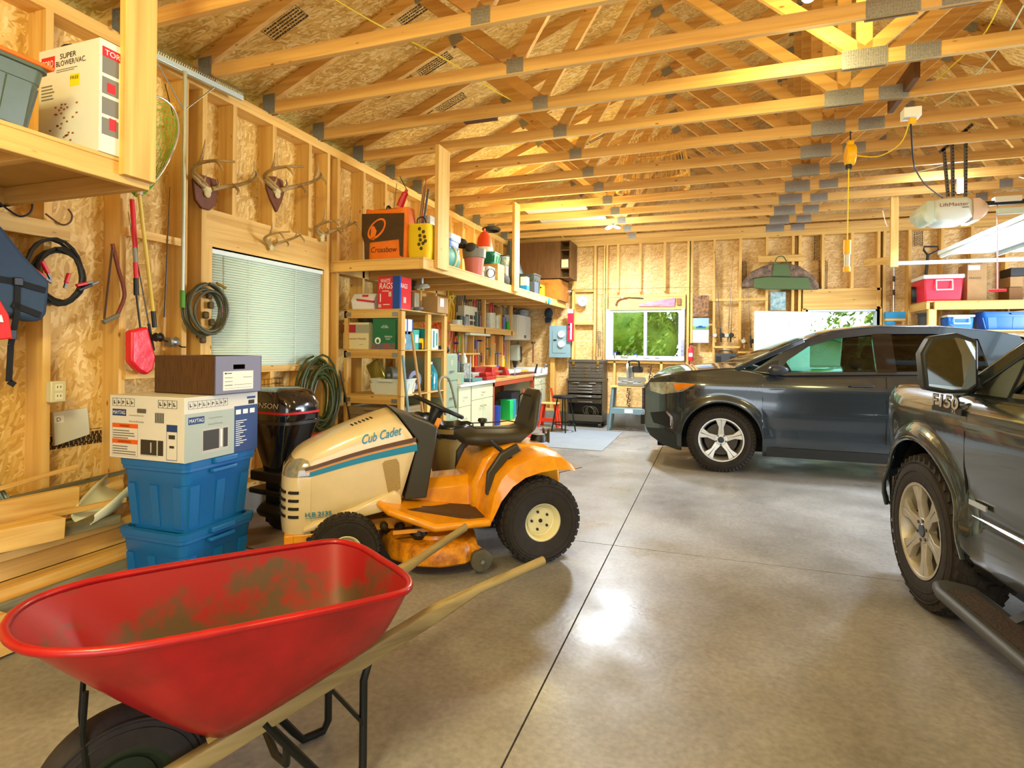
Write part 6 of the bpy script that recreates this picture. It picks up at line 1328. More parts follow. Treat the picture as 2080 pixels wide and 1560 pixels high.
t, w_, h, F = side('towel_pack', 'teal and white pack right of the yellow tool on the rack', 'package', mat('teal_pack', '#12888c', .45), 862, 877, 668, Z1_, .15); F.rects('white_print', txw, [(w_*.12, h*.45, w_*.25, h*.45), (w_*.1, h*.1, w_*.3, h*.3)])
t, w_, h, F = side('towel_pack', 'white and teal pack at the right end of the middle rack shelf', 'package', mat('white_pack', '#d5dcd0', .45), 877, 891, 668, Z1_, .15); F.rects('teal_print', MC['teal_pack'], [(w_*.2, h*.1, w_*.2, h*.8), (w_*.65, h*.2, w_*.15, h*.6)])
# lower shelf goods
t = thing('white_tub', 'translucent white tub of tapes and parts on the low shelf of the rack', 'tub', (-2.94, 4.78, Z2)); x0, x1, z1 = on(746, 818, 770, 4.65, Z2); t.location = ((x0+x1)/2, 4.8, Z2); tote(t, x1-x0, .26, z1-Z2, mat('milky_tub', '#d4d8c6', .35))
one(MB().lathe([(.035, -.03), (.085, -.03), (.085, .03), (.035, .03), (.035, -.03)], PY(795, 762, 4.8), (.6, 1, 0), 24), 'tape_roll', mat('duct_tape', '#58594c', .4), 'grey roll of tape sticking out of the white tub on the rack', 'tape roll')
one(MB().lathe([(.05, -.045), (.095, -.045), (.095, .045), (.05, .045), (.05, -.045)], PX(836, 772, -2.8)+Vector((0, 0, 0)), (1, -.2, 0), 24), 'tape_roll', mat('silver_tape', '#8f97b4', .25, .3), 'big silver roll of tape to the right of the white tub', 'tape roll')
t = thing('loaf_pan', 'shiny gold-green metal pan propped upright behind the white tub', 'pan', (-3.1, 4.9, Z2)); A, B_ = PY(762, 735, 4.9), PY(778, 770, 4.9)
MB().beam(A+Vector((-.03, 0, .0)), B_+Vector((0, 0, -.06)), .16, .05, (0, 1, 0)).build('pan', mat('brassy_metal', '#a9a95a', .2, .8, bump=.3, bs=8), t, w=True, bev=.015)
t = thing('red_cup', 'small red pot left of the blue jug on the rack', 'pot', (-2.78, 5.28, Z2)); MB().lathe([(.001, 0), (.035, 0), (.032, .02), (.032, .12), (.038, .14), (.001, .14)], (0, 0, 0), (0, 0, 1), 18).build('pot', MC['red_vinyl'], t)
wf_ = mat('blue_washer_fluid', '#1790a8', .12, coat=1)
p = PX(874, 780, -2.82); t = rnd('washer_fluid_jug', 'jug of blue washer fluid with a white cap on the low shelf of the rack', 'jug', wf_, [(.001, 0), (.075, 0), (.08, .02), (.08, .16), (.06, .22), (.025, .26), (.022, .275), (.001, .275)], (-2.82, p.y, Z2), part='jug', extra=(('cap', white, [(.001, .275), (.022, .275), (.022, .30), (.001, .30)]),)); MB().tube(spline([(0, .03, .26), (0, .07, .24), (0, .078, .17), (0, .07, .15)], 4), .011, 8).build('handle', wf_, t)
t = thing('large_tote', 'large grey-brown storage tote on the floor under the rack', 'tote', (-3.03, 4.86, 0), 0); tote(t, .56, .46, .70, mat('taupe_tote', '#8c7a58', .45), MC['taupe_tote'])
t.location.x = -3.025
t, w_, h, F, G = carton('carton', 'tall brown carton on the floor between the rack and the trash can', 'box', mat('red_brown_carton', '#7a4f2e', .7), 862, 900, 905, 5.0, 0, .3)
# broom handles leaning on the rack
for i, (a, b_, m_, nm, lb) in enumerate((((818, 722), (829, 838), mat('blue_grey_handle', '#6f93a0', .4), 'blue_handle', 'blue-grey broom handle leaning on the rack behind the steering wheel'), ((836, 675), (860, 850), mat('tan_handle', '#b08a4a', .5), 'wooden_handle', 'brown wooden broom handle leaning on the rack'))):
    A, B_ = PX(*a, -2.66), PX(*b_, -2.55); B2 = A+(B_-A)*((A.z-.02)/(A.z-B_.z)); one(MB().cyl(A, B2, .013, n=10), 'broom_handle', m_, lb, 'broom')
t = thing('drain_hose', 'grey looped hose standing in the trash can beside the rack', 'hose', (-2.2, 4.6, .5)); P = [PX(905, 842, -2.25), PX(893, 800, -2.25), PX(893, 772, -2.25), PX(903, 765, -2.25), PX(914, 775, -2.25), PX(927, 828, -2.25)]; MB().tube(spline(P, 6), .012, 8).build('hose', mat('grey_hose', '#8a8a70', .4), t, w=True)
# trash cans
oc = mat('olive_trash_can', '#8d7c4e', .45, var=.1, vs=6)
def can_(label, c, r, h, bag=True, m=None):
    t = thing('trash_can', label, 'trash can', c); MB().lathe([(.001, 0), (r*.82, 0), (r*.86, h*.5), (r*.87, h*.505), (r*.9, h*.75), (r*.91, h*.755), (r, h*.93), (r+.012, h*.935), (r+.014, h), (r-.006, h), (r*.85, .03), (.001, .03)], (0, 0, 0), (0, 0, 1), 32).build('can', m or oc, t)
    if bag:
        b = MB(); R = []; rd = random.Random(3)
        for z, f in ((h*.86, 1.03), (h*.98, 1.05), (h+.02, 1.03), (h+.03, .95), (h-.05, .8), (h-.15, .5), (h-.18, .05)): R.append([Vector((r*f*math.cos(2*PI*i/36)*(1+.03*rd.random()), r*f*math.sin(2*PI*i/36)*(1+.03*rd.random()), z+.012*rd.random())) for i in range(36)])
        b.loft(R, cap=False); b.build('bin_liner', mat('black_liner', '#1a1c20', .25), t, ang=50)
    return t
can_('olive-brown trash can with a black liner, standing between the mower and the rack', (-2.10, 4.47, 0), .165, .61)
can_('dark trash can full of black plastic, half hidden behind the steering wheel', (-2.45, 4.38, 0), .17, .68, m=mat('charcoal_can', '#2f2f2a', .5))
# green garden hose bundle
t = thing('garden_hose', 'thick bundle of dark green garden hose hanging below the right end of the blinds', 'hose', (XW+.1, 4.13, .6)); c = PX(648, 805, XW+.1)
MB().tube(coil(c, 18, .20, .009, turns=16, sy=1.35, seed=11, jit=.07, depth=.14), .010, 6).build('hose', mat('dark_green_hose', '#3f4a26', .4), t, w=True); MB().tube([PX(645, 755, XW+.12), PX(652, 742, XW+.02)], .008, 6).build('red_tie', MC['red_vinyl'], t, w=True)
one(MB().tube([PX(690, 752, XW+.05), PX(700, 800, XW+.08), PX(712, 862, XW+.12)], .006, 6), 'cane', MC['dark_steel'], 'thin dark rod leaning right of the garden hose', 'rod')
# outboard motor
t = thing('outboard_motor', 'black outboard motor with a red stripe, lettered son, behind the carton stack', 'outboard motor', (-2.86, 3.25, 0), -.15)
def orr(hx, hy, z, cx=0, p=4): return [Vector((cx+hx*math.copysign(abs(math.cos(q))**(2/p), math.cos(q)), hy*math.copysign(abs(math.sin(q))**(2/p), math.sin(q)), z)) for q in [2*PI*i/28 for i in range(28)]]
gb_ = mat('gloss_black_cowling', '#14161a', .15, coat=1)
MB().loft([orr(.215, .17, .76, .0), orr(.23, .175, .80, .0), orr(.235, .175, .90, .0), orr(.20, .16, .985, -.02), orr(.12, .1, 1.01, -.04)]).build('cowling', gb_, t, ang=50); MB().loft([orr(.10, .10, .42), orr(.14, .13, .55), orr(.20, .165, .72), orr(.215, .17, .76)]).build('lower_cowling', gb_, t, ang=50)
MB().loft([orr(.236, .178, z) for z in (.765, .785)]).build('seam_band', MC['dark_steel'], t); MB().loft([orr(.2375, .1785, z) for z in (.835, .850)]).build('red_stripe', MC['red_vinyl'], t)
F = Face(t, (-.1, -.178, .865), (1, 0, 0), (0, 0, 1)); F.text('JOHNSON', -.06, 0, .045, mat('pale_lettering', '#d8d0b0', .4), .33, slant=.2)
F = Face(t, (.236, -.08, .90), (0, 1, 0), (0, 0, 1))
b = MB(); b.bx(-.16, .18, -.14, .14, .36, .43); b.bx(-.10, .12, -.06, .06, .05, .40); b.bx(-.2, .16, -.12, .12, .26, .30); b.loft([orr(.16, .10, .10), orr(.17, .12, .14), orr(.13, .09, .2)]); b.build('midsection', mat('worn_black_casting', '#1e211f', .4, .2, var=.3), t, bev=.01)
MB().sph((0, 0, .08), .08, (1.6, .9, 1)).build('gearcase', MC['worn_black_casting'], t); b = MB(); [b.beam((.12, 0, .08), (.15, .1*math.cos(q), .08+.07*math.sin(q)), .05, .008) for q in (0, 2.1, 4.2)]; b.build('propeller', MC['worn_black_casting'], t)
# red jack / hitch frame behind the mower nose
t = thing('engine_hoist', 'bright red steel tubular hoist with bolts behind the mower nose', 'hoist', (-2.55, 3.9, 0)); rdm = mat('red_orange_enamel', '#dc3a1c', .35)
A, B_ = PY(590, 905, 3.7), PY(662, 882, 3.9); MB().beam(A, B_, .06, .06).build('boom', rdm, t, w=True, bev=.004); C_ = PY(582, 925, 3.65); MB().beam((C_.x, C_.y, .02), (C_.x, C_.y, C_.z+.03), .05, .05).build('mast', rdm, t, w=True, bev=.004); MB().beam((C_.x-.1, C_.y+.1, .04), (C_.x+.8, C_.y+.3, .04), .05, .05).build('foot', rdm, t, w=True)
for q in (A.lerp(B_, .15), A.lerp(B_, .9)): MB().cyl(q+Vector((0, -.05, .01)), q+Vector((0, -.02, .01)), .018, n=6).build('bolt', steel, t, w=True)
D_ = PY(612, 915, 3.75); MB().ring(D_, (0, 1, 0), .03, .01).build('shackle', MC['dark_steel'], t, w=True)
one(MB().loft([[Vector((x, y, .003)) for x, y in ((-3.3, 2.95), (-2.35, 2.8), (-2.2, 3.6), (-2.5, 4.25), (-3.3, 4.2))], [Vector((x, y, .006)) for x, y in ((-3.3, 2.95), (-2.35, 2.8), (-2.2, 3.6), (-2.5, 4.25), (-3.3, 4.2))]]), 'flattened_carton', mat('flattened_cardboard', '#8a7763', .8, var=.15, vs=4), 'flattened cardboard sheet on the floor under the outboard motor', 'cardboard')
# ================================================================ workbench along the left wall
cab = mat('pale_green_cabinet', '#cdd0ac', .45, var=.04, vs=3); ctop = mat('white_laminate', '#d6d8dc', .3)
XF = -2.75; ZB = .865
fc = thing('file_cabinet', 'grey-green two-drawer steel file cabinet between the rack and the workbench', 'file cabinet', (-3.03, 5.775, 0)); fcm = mat('grey_green_steel', '#8fa28a', .4)
MB().bx(-3.30, -2.77, 5.59, 5.96, 0, 1.23).build('body', fcm, fc, w=True, bev=.006)
for i in range(4):
    z = .93-.30*i
    d = MB().bx(-2.772, -2.752, 5.60, 5.95, z, z+.285).build('drawer', fcm, fc, w=True, bev=.004); MB().beam((-2.745, 5.74, z+.10), (-2.745, 5.84, z+.10), .012, .018).build('handle', steel, d, w=True); MB().bx(-2.752, -2.749, 5.75, 5.82, z+.17, z+.23).build('label_holder', mat('label_frame', '#a8b29a', .4), d, w=True)
def cabinet(label, y0, y1, drawers, doors, zt=ZB-.03):
    t = thing('base_cabinet', label, 'cabinet', ((XF+XW)/2, (y0+y1)/2, 0)); MB().bx(XW+.025, XF-.018, y0, y1, .0, zt).build('body', cab, t, w=True)
    for ya, yb, z0, z1 in drawers:
        d = MB().bx(XF-.018, XF, ya+.004, yb-.004, z0+.003, z1-.003).build('drawer', cab, t, w=True, bev=.003); c = (ya+yb)/2; MB().tube(spline([(XF, c-.04, (z0+z1)/2), (XF+.02, c-.03, (z0+z1)/2-.01), (XF+.02, c+.03, (z0+z1)/2-.01), (XF, c+.04, (z0+z1)/2)], 3), .004, 5).build('handle', chrome, d, w=True)
    for ya, yb, z0, z1, hs in doors:
        d = MB().bx(XF-.018, XF, ya+.004, yb-.004, z0+.003, z1-.003).build('door', cab, t, w=True, bev=.003); yh = yb-.06 if hs > 0 else ya+.06; MB().tube(spline([(XF, yh-.03, z1-.08), (XF+.02, yh-.02, z1-.09), (XF+.02, yh+.02, z1-.09), (XF, yh+.03, z1-.08)], 3), .004, 5).build('handle', chrome, d, w=True)
    return t
cabinet('narrow pale green drawer cabinet next to the file cabinet', 5.98, 6.34, [(5.98, 6.34, .60, .83), (5.98, 6.34, .33, .60), (5.98, 6.34, .08, .33)], [])
cabinet('wide pale green base cabinet left of the open desk', 6.36, 7.08, [(6.36, 7.08, .65, .83)], [(6.36, 6.72, .08, .65, 1), (6.72, 7.08, .08, .65, -1)])
cabinet('pale green base cabinet at the far end of the workbench', 8.99, 9.62, [(8.99, 9.62, .68, .83)], [(8.99, 9.30, .08, .68, 1), (9.30, 9.62, .08, .68, -1)])
for lb, ya, yb in (('white laminate worktop over the narrow drawer cabinet', 5.97, 6.35), ('white laminate worktop over the wide cabinet', 6.352, 7.09), ('white laminate worktop with a splash board at the far end of the bench', 8.98, 9.66)):
    t = thing('worktop', lb, 'worktop', (-3.04, (ya+yb)/2, ZB-.03)); MB().bx(XW, XF+.03, ya, yb, ZB-.028, ZB).build('top', ctop, t, w=True, bev=.004)
    if yb > 9: MB().bx(XW, XF+.03, 9.64, 9.66, ZB, ZB+.10).build('splash_board', ctop, t, w=True)
t = thing('work_table', 'open wooden work table with red-painted legs carrying the red vise', 'table', (-3.04, 8.03, 0)); rw = mat('red_stained_wood', '#a4472a', .55)
MB().bx(XW, XF, 7.10, 8.97, ZB-.03, ZB+.005).build('top', wood('y', '#d9a262', '#b27a3e', '_top'), t, w=True, bev=.003); MB().bx(XF-.03, XF-.005, 7.10, 8.97, ZB-.09, ZB-.03).build('apron', rw, t, w=True)
for y in (7.10, 8.92): 
    for x in (XF-.055, XW+.01): MB().bx(x, x+.05, y, y+.05, 0, ZB-.03).build('leg', rw, t, w=True)
MB().bx(XW, XF-.02, 7.15, 8.92, .18, .20).build('lower_shelf', WY, t, w=True); MB().bx(XW, XF-.02, 7.15, 8.92, .14, .18).build('shelf_rail', rw, t, w=True)
def goods(name, label, cat, m, px0, px1, pyt, x, zb, dp=.12, part='body', round_=False, group=None, **k):
    a, b_ = PX(px0, pyt, x), PX(px1, pyt, x); w_ = abs(b_.y-a.y); h = max(.01, (a.z+b_.z)/2-zb); t = thing(name, label, cat, (x-dp/2, (a.y+b_.y)/2, zb), 0, group)
    if round_: r = min(w_/2, .12); MB().lathe([(.001, 0), (r, 0), (r*1.02, h*.8), (r*.55, h*.93), (r*.5, h), (.001, h)] if round_ == 2 else [(.001, 0), (r, 0), (r, h), (.001, h)], (0, 0, 0), (0, 0, 1), 18).build(part, m, t)
    else: MB().bx(-dp/2, dp/2, -w_/2, w_/2, 0, h).build(part, m, t, bev=min(.01, h*.2))
    return t, w_, h
# things under the desk
goods('blue_drum', 'small blue drum on the lower shelf of the work table', 'drum', mat('royal_blue', '#2144a0', .35), 1006, 1020, 825, XF-.1, .20, .2, round_=1)
goods('sports_bag', 'black bag with a red top on the lower shelf of the work table', 'bag', mat('black_canvas', '#1d1c1a'), 1007, 1031, 812, XF-.28, .20, .2)
goods('folder', 'bright green folder standing under the work table', 'folder', mat('bright_green', '#1fc46a', .4), 1037, 1043, 812, XF-.12, .20, .2); goods('folder', 'turquoise folder beside the green one under the work table', 'folder', mat('turquoise', '#1c92a8', .4), 1043, 1049, 811, XF-.12, .20, .2)
goods('power_tool_case', 'dark tool case in the shadow under the work table', 'case', mat('slate_plastic', '#46505c'), 1040, 1062, 795, XF-.25, .20, .25)
# things on the bench
red_s = mat('vise_red', '#a8231c', .4, var=.3, vs=30)
t = thing('bench_vise', 'large red bench vise with a hanging bar handle on the work table', 'vise', (XF-.12, 7.75, ZB)); A, B_ = PX(982, 770, XF-.1), PX(1040, 770, XF-.05)
y0, y1 = A.y, B_.y
b = MB(); b.bx(XF-.22, XF-.05, y0, y0+.36, ZB+.005, ZB+.05); b.bx(XF-.19, XF-.08, y0+.05, y0+.55, ZB+.05, ZB+.10); b.loft([[Vector((XF-.2, y, ZB+.05)), Vector((XF-.06, y, ZB+.05)), Vector((XF-.08, y2, ZB+.17)), Vector((XF-.18, y2, ZB+.17))] for y, y2 in ((y0+.22, y0+.28), (y0+.38, y0+.36))]); b.build('fixed_jaw', red_s, t, w=True, bev=.01)
b = MB(); b.loft([[Vector((XF-.2, y, ZB+.03)), Vector((XF-.06, y, ZB+.03)), Vector((XF-.08, y2, ZB+.16)), Vector((XF-.18, y2, ZB+.16))] for y, y2 in ((y1-.20, y1-.24), (y1-.02, y1-.18))]); b.build('sliding_jaw', red_s, t, w=True, bev=.01)
MB().cyl((XF-.13, y0+.3, ZB+.09), (XF-.13, y1+.04, ZB+.09), .02).build('screw', steel, t, w=True); MB().cyl((XF-.02, y1+.04, ZB+.12), (XF-.02, y1+.04, ZB-.10), .007, n=8).build('bar_handle', steel, t, w=True)
L_ = [('red_box', 'bright red box of bits beside the vise on the bench', 'box', txr, 981, 996, 763, XF-.15, .12, 0), ('parts_organizer', 'clear parts organizer with small drawers on the wide worktop', 'organizer', mat('clear_grey', '#9fa39a', .3, var=.7, vs=25), 943, 958, 738, XF-.2, .2, 0),
 ('grid_basket', 'white wire-grid basket on the worktop near the seam', 'basket', mat('grid_white', '#bfc0ae', .5, var=.8, vs=60), 960, 980, 757, XF-.3, .2, 0), ('snack_carton', 'little orange and turquoise printed carton on the near worktop', 'box', mat('print_orange_teal', '#d88a3a', .5, var=.9, vs=30, col2='#2aa498'), 929, 943, 757, XF-.02, .1, 0), ('parts_jar', 'dark jar behind the orange and turquoise carton', 'jar', mat('dark_jar', '#3c463c', .2), 931, 939, 735, XF-.25, .1, 1),
 ('solvent_bottle', 'bottle with an orange cap on the near worktop', 'bottle', mat('pale_bottle', '#c0c4b8', .3), 944, 950, 717, XF-.3, .08, 2), ('power_drill', 'dark red angle tool lying on the bench behind the vise', 'power tool', mat('dark_red_tool', '#8a2020', .4), 966, 996, 745, XF-.4, .12, 0), ('rag', 'orange-red work glove on the bench behind the vise', 'glove', mat('orange_glove', '#b8401e', .7, bump=.5, bs=20), 996, 1014, 746, XF-.38, .12, 0),
 ('paper_stack', 'pile of white papers on the bench beyond the vise', 'papers', paper, 1032, 1060, 752, XF-.3, .3, 0), ('yellow_tool', 'yellow and black tool on the far worktop', 'tool', MC['yellow_plastic'], 1058, 1074, 752, XF-.3, .15, 0), ('toolbox_tray', 'low dark red tray at the far end of the bench', 'tray', mat('dark_red_tray', '#6b3228', .5), 1058, 1090, 757, XF-.12, .2, 0), ('battery_pack', 'black battery pack on the bench right of the vise', 'battery', black, 1044, 1056, 764, XF-.15, .14, 0), ('teal_tubes', 'tangle of blue-green tubing on the wide worktop', 'tubing', mat('teal_tubing', '#507c7c', .4), 960, 980, 768, XF-.08, .15, 0)]
for nm, lb, ca, m_, a, b_, py, x, dp, rd in L_: goods(nm, lb, ca, m_, a, b_, py, x, ZB+.002 if not 984 < a < 1044 else ZB+.006, dp, round_=rd)
t = thing('ruler_rod', 'tall thin clear rod standing at the seam of the worktops', 'rod', (XF-.02, 6.35, ZB)); MB().cyl((0, 0, 0), (0, 0, .33), .006).build('rod', steel, t)
one(MB().beam(PX(1087, 757, XF-.1), PX(1091, 740, XF-.1), .03, .01), 'black_file', black, 'black file standing up in the tray at the far end of the bench', 'file')
# ---- upper small shelf, cubby strips and tools on the wall
zsh = 1.60
t = thing('wall_shelf', 'narrow timber shelf above the workbench with tins and bottles', 'shelf', (-3.2, 7.8, zsh)); MB().bx(XW, -3.12, 6.5, 9.0, zsh-.02, zsh).build('shelf_board', WY, t, w=True); MB().bx(-3.15, -3.11, 6.5, 9.0, zsh-.09, zsh-.02).build('front_rail', WY, t, w=True)
for px in (983, 1038): y = PX(px, 640, -3.13).y; MB().bx(-3.15, -3.11, y-.02, y+.02, zsh-.09, 2.0).build('hanger_post', WZ, t, w=True)
xs_sh = -3.215
t, w_, h = goods('solder_cabinet', 'white cabinet of small drawers on the wall shelf', 'cabinet', mat('ivory_cabinet', '#cfc9a4', .5), 944, 970, 622, xs_sh-.02, zsh, .14)
F = Face(t, (.071, -w_/2, 0), (0, 1, 0), (0, 0, 1)); F.rects('drawer_fronts', mat('dark_drawer', '#4a3f2c', .5), [(w_*(.06+.32*i), h*(.08+.28*j), w_*.26, h*.2) for i in range(3) for j in range(2)])
rd = random.Random(21); cs = ['#7a2b1c', '#c8c4a0', '#33402a', '#2c5a8a', '#c8a020', '#8a8f84', '#3c5a30']
for i, (a, b_, py, c_, lb) in enumerate(((923, 936, 650, 1, 'row of low white cups'), (937, 943, 641, 2, 'dark green tin'), (946, 953, 643, 5, 'grey tin'), (967, 974, 634, 2, 'dark bottle'), (975, 981, 641, 0, 'rusty red tin'), (991, 1002, 636, 1, 'cream canister'), (1008, 1014, 641, 1, 'white spray can'), (1014, 1019, 639, 4, 'yellow spray can'), (1019, 1023, 642, 0, 'red-topped oil can'), (1023, 1028, 645, 3, 'blue spray can'))):
    goods('can', '%s on the narrow wall shelf, number %d from its near end' % (lb, i+1), 'can', mat('can_'+str(c_), cs[c_], .4, var=.3, vs=30), a, b_, py, xs_sh, zsh, .08, round_=1, group='cans on the wall shelf')
t, w_, h = goods('green_gloves', 'bright green gloves on the far end of the wall shelf', 'gloves', mat('bright_green_cloth', '#3fae2c', .7), 1030, 1048, 655, xs_sh, zsh, .1)
# hanging hand tools under the loft
def tool(kind, px, py, s, lab, col, x=XW+.03):
    p = PX(px, py, x); p = PY(px, py, 9.67) if p.y > 9.6 else p; t = thing(kind, lab, kind.replace('_', ' '), tuple(p), 0, 'tools hung over the workbench'); m_ = mat('tool_'+col.strip('#'), col, .4); b = MB()
    if kind in ('screwdriver', 'chisel'): MB().cyl((0, 0, 0), (0, 0, -.10*s), .013*s, n=8).build('grip', m_, t); MB().cyl((0, 0, -.1*s), (0, 0, -.24*s), .004*s if kind == 'screwdriver' else .008*s, n=6).build('blade', steel, t)
    elif kind == 'hammer': MB().cyl((0, 0, 0), (0, 0, -.30*s), .012*s, n=8).build('grip', m_, t); MB().beam((0, -.06*s, 0), (0, .06*s, 0), .03*s, .03*s).build('head', MC['dark_steel'], t)
    elif kind in ('pliers', 'snips'):
        for g in (-1, 1): MB().tube(spline([(0, 0, 0), (0, g*.03*s, -.06*s), (0, g*.02*s, -.15*s)], 4), .008*s, 6).build('grip', m_, t)
        MB().beam((0, 0, .05*s), (0, 0, -.02*s), .03*s, .015*s, (1, 0, 0)).build('jaws', MC['dark_steel'], t)
    elif kind == 'wrench': MB().beam((0, 0, 0), (0, 0, -.18*s), .014*s, .006*s, (1, 0, 0)).build('shank', m_, t); MB().ring((0, 0, .01*s), (1, 0, 0), .017*s, .006*s, 12, 6).build('ring_end', m_, t)
    elif kind == 'hand_saw': MB().prism([(0, 0), (.12*s, -.02*s), (.08*s, -.38*s), (.03*s, -.38*s)], .003, Matrix(((0, 0, 1, 0), (1, 0, 0, 0), (0, 1, 0, 0), (0, 0, 0, 1)))).build('blade', steel, t); MB().box((0, .05*s, .03*s), (.02, .11*s, .08*s)).build('grip', m_, t, bev=.01)
    elif kind == 'clamp': MB().cyl((0, 0, .02), (0, 0, -.34*s), .006, n=6).build('bar', steel, t); MB().box((.02, 0, -.0), (.07, .04*s, .025)).build('jaw', m_, t, bev=.004); MB().box((.02, 0, -.18*s), (.07, .04*s, .025)).build('jaw', m_, t, bev=.004); MB().cyl((.05, 0, -.2*s), (.05, 0, -.3*s), .012).build('grip', m_, t)
    elif kind == 'utility_knife': MB().box((0, 0, -.08*s), (.02, .03*s, .16*s)).build('body', m_, t, bev=.006)
    return t
TL = [('screwdriver', 944, 600, 1, '#2c2c2a'), ('screwdriver', 949, 600, 1.1, '#4a3c20'), ('screwdriver', 954, 599, 1, '#22261c'), ('screwdriver', 958, 600, .9, '#3a3424'), ('wrench', 938, 604, 1.3, '#6a6a60'), ('wrench', 934, 606, 1.5, '#5d5d55'), ('hammer', 929, 590, 1, '#3c4434'), ('pliers', 965, 600, 1.3, '#c82c1c'), ('pliers', 971, 603, 1.2, '#3f4a2a'), ('snips', 975, 606, 1.3, '#5a4a2c'),
 ('pliers', 999, 610, 2.0, '#c23a3a'), ('clamp', 1018, 620, 1, '#1f8a4c'), ('hammer', 1006, 622, .8, '#86552a'), ('wrench', 1024, 628, 1.6, '#8a8a80'), ('wrench', 1030, 632, 1.4, '#77776c'), ('hand_saw', 943, 664, 1.0, '#8a2a1c'), ('pliers', 927, 680, 1.6, '#d8441c'), ('utility_knife', 933, 680, 1.5, '#5fbf3c'), ('utility_knife', 939, 679, 1.2, '#8fbf6c'), ('clamp', 924, 697, .8, '#2a3aa0'), ('clamp', 972, 692, 1.1, '#24246c'), ('screwdriver', 966, 690, 1.4, '#2548b0'),
 ('clamp', 990, 685, 1, '#4a6a50'), ('chisel', 1006, 682, 1.2, '#b8341c'), ('pliers', 1022, 690, 2.2, '#a8605c'), ('wrench', 1030, 692, 2.0, '#8c8c84'), ('screwdriver', 966, 722, 1.6, '#d02020'), ('screwdriver', 985, 722, 1.5, '#1c1c34'), ('clamp', 1008, 718, 1.2, '#2b6ad0'), ('clamp', 1013, 718, 1.2, '#d84040'), ('utility_knife', 1023, 722, 2.2, '#e8c818'), ('hammer', 1083, 696, 1.2, '#86401c'), ('wrench', 1052, 700, 2.0, '#70706a'), ('snips', 1058, 712, 1.4, '#3a3a30')]
RW = ['high up under the loft', 'below the wall shelf', 'low down behind the bench top']; seen = {}
for k_, px, py, s, c_ in TL:
    row = RW[0] if py < 660 else RW[1] if py < 715 else RW[2]; key = (k_, row); seen[key] = seen.get(key, 0)+1
    cn = {'#2c2c2a': 'black', '#4a3c20': 'brown', '#22261c': 'near-black', '#3a3424': 'dark olive', '#c82c1c': 'red', '#c23a3a': 'large red'}.get(c_, '')
    hue = cn or ['red', 'green', 'blue'][max(range(3), key=lambda i: int(c_[1+2*i:3+2*i], 16))]+'-toned'
    tool(k_, px, py, s, '%s %s hanging %s, %s such from the near end' % (hue, k_.replace('_', ' '), row, ORD[seen[key]-1]), c_)
# strips and cubbies
t = thing('tool_cubby', 'pale timber cubby frame on the wall behind the bench', 'cubby', (-3.3, 7.6, 1.1)); b = MB()
for px in (941, 962, 985, 1004, 1021): y = PX(px, 720, XW+.06).y; b.bx(XW, XW+.06, y-.012, y+.012, ZB+.03, 1.5)
for z, y0, y1 in ((1.22, 6.9, 7.9), (1.05, 6.3, 6.9), (1.02, 7.5, 8.6)): b.bx(XW, XW+.07, y0, y1, z-.02, z)
b.build('frame', WZ, t, w=True)
t = thing('tool_rail', 'white plastic tool rail with a light strip under the wall shelf', 'rail', (-3.15, 7.5, 1.5)); MB().bx(-3.2, -3.12, 7.15, 7.9, 1.475, 1.505).build('light_tube', mat('pale_tube', '#d2dfc0', .4), t, w=True)
t = thing('cordless_vacuum', 'grey-green cordless vacuum hung on the wall under the white wall cabinet', 'vacuum', (XW+.06, 8.7, 1.1)); A, B_ = PX(1046, 700, XW+.06), PX(1046, 733, XW+.06); MB().beam(A, B_, .12, .17, (1, 0, 0)).build('body', mat('vac_grey', '#a4a896', .4), t, w=True, bev=.02); MB().cyl(B_, B_+Vector((0, 0, -.12)), .05, .02).build('nozzle', black, t, w=True)
# wall cabinet
t = thing('wall_cabinet', 'cream steel wall cabinet hung over the far end of the bench', 'cabinet', (-3.2, 9.33, 1.44)); MB().bx(XO+.02, -3.07, 9.02, 9.69, 1.44, 1.865).build('body', mat('cream_steel', '#cfcdb8', .35), t, w=True, bev=.006)
for ya, yb in ((9.03, 9.35), (9.355, 9.68)): d = MB().bx(-3.07, -3.05, ya, yb, 1.45, 1.855).build('door', MC['cream_steel'], t, w=True, bev=.004); MB().box((-3.045, yb-.03 if ya < 9.1 else ya+.03, 1.5), (.01, .015, .05)).build('handle', MC['dark_steel'], d, w=True)
one(MB().lathe([(.001, 0), (.09, 0), (.12, .06), (.11, .1), (.03, .13), (.001, .13)], (-3.15, 9.5, 1.87), (0, 0, 1), 20), 'glass_lamp', mat('clear_grey', '#9fa39a'), 'glassy lamp shade on top of the cream wall cabinet', 'lamp'); b = MB(); [b.ring((-3.18, 9.15+.03*i, 1.93), (1, .5*i, .3), .055, .005, 18, 5) for i in range(4)]; one(b, 'wire_tangle', MC['brown_steel'], 'tangle of brown wire loops on the near top of the cream wall cabinet', 'wire')
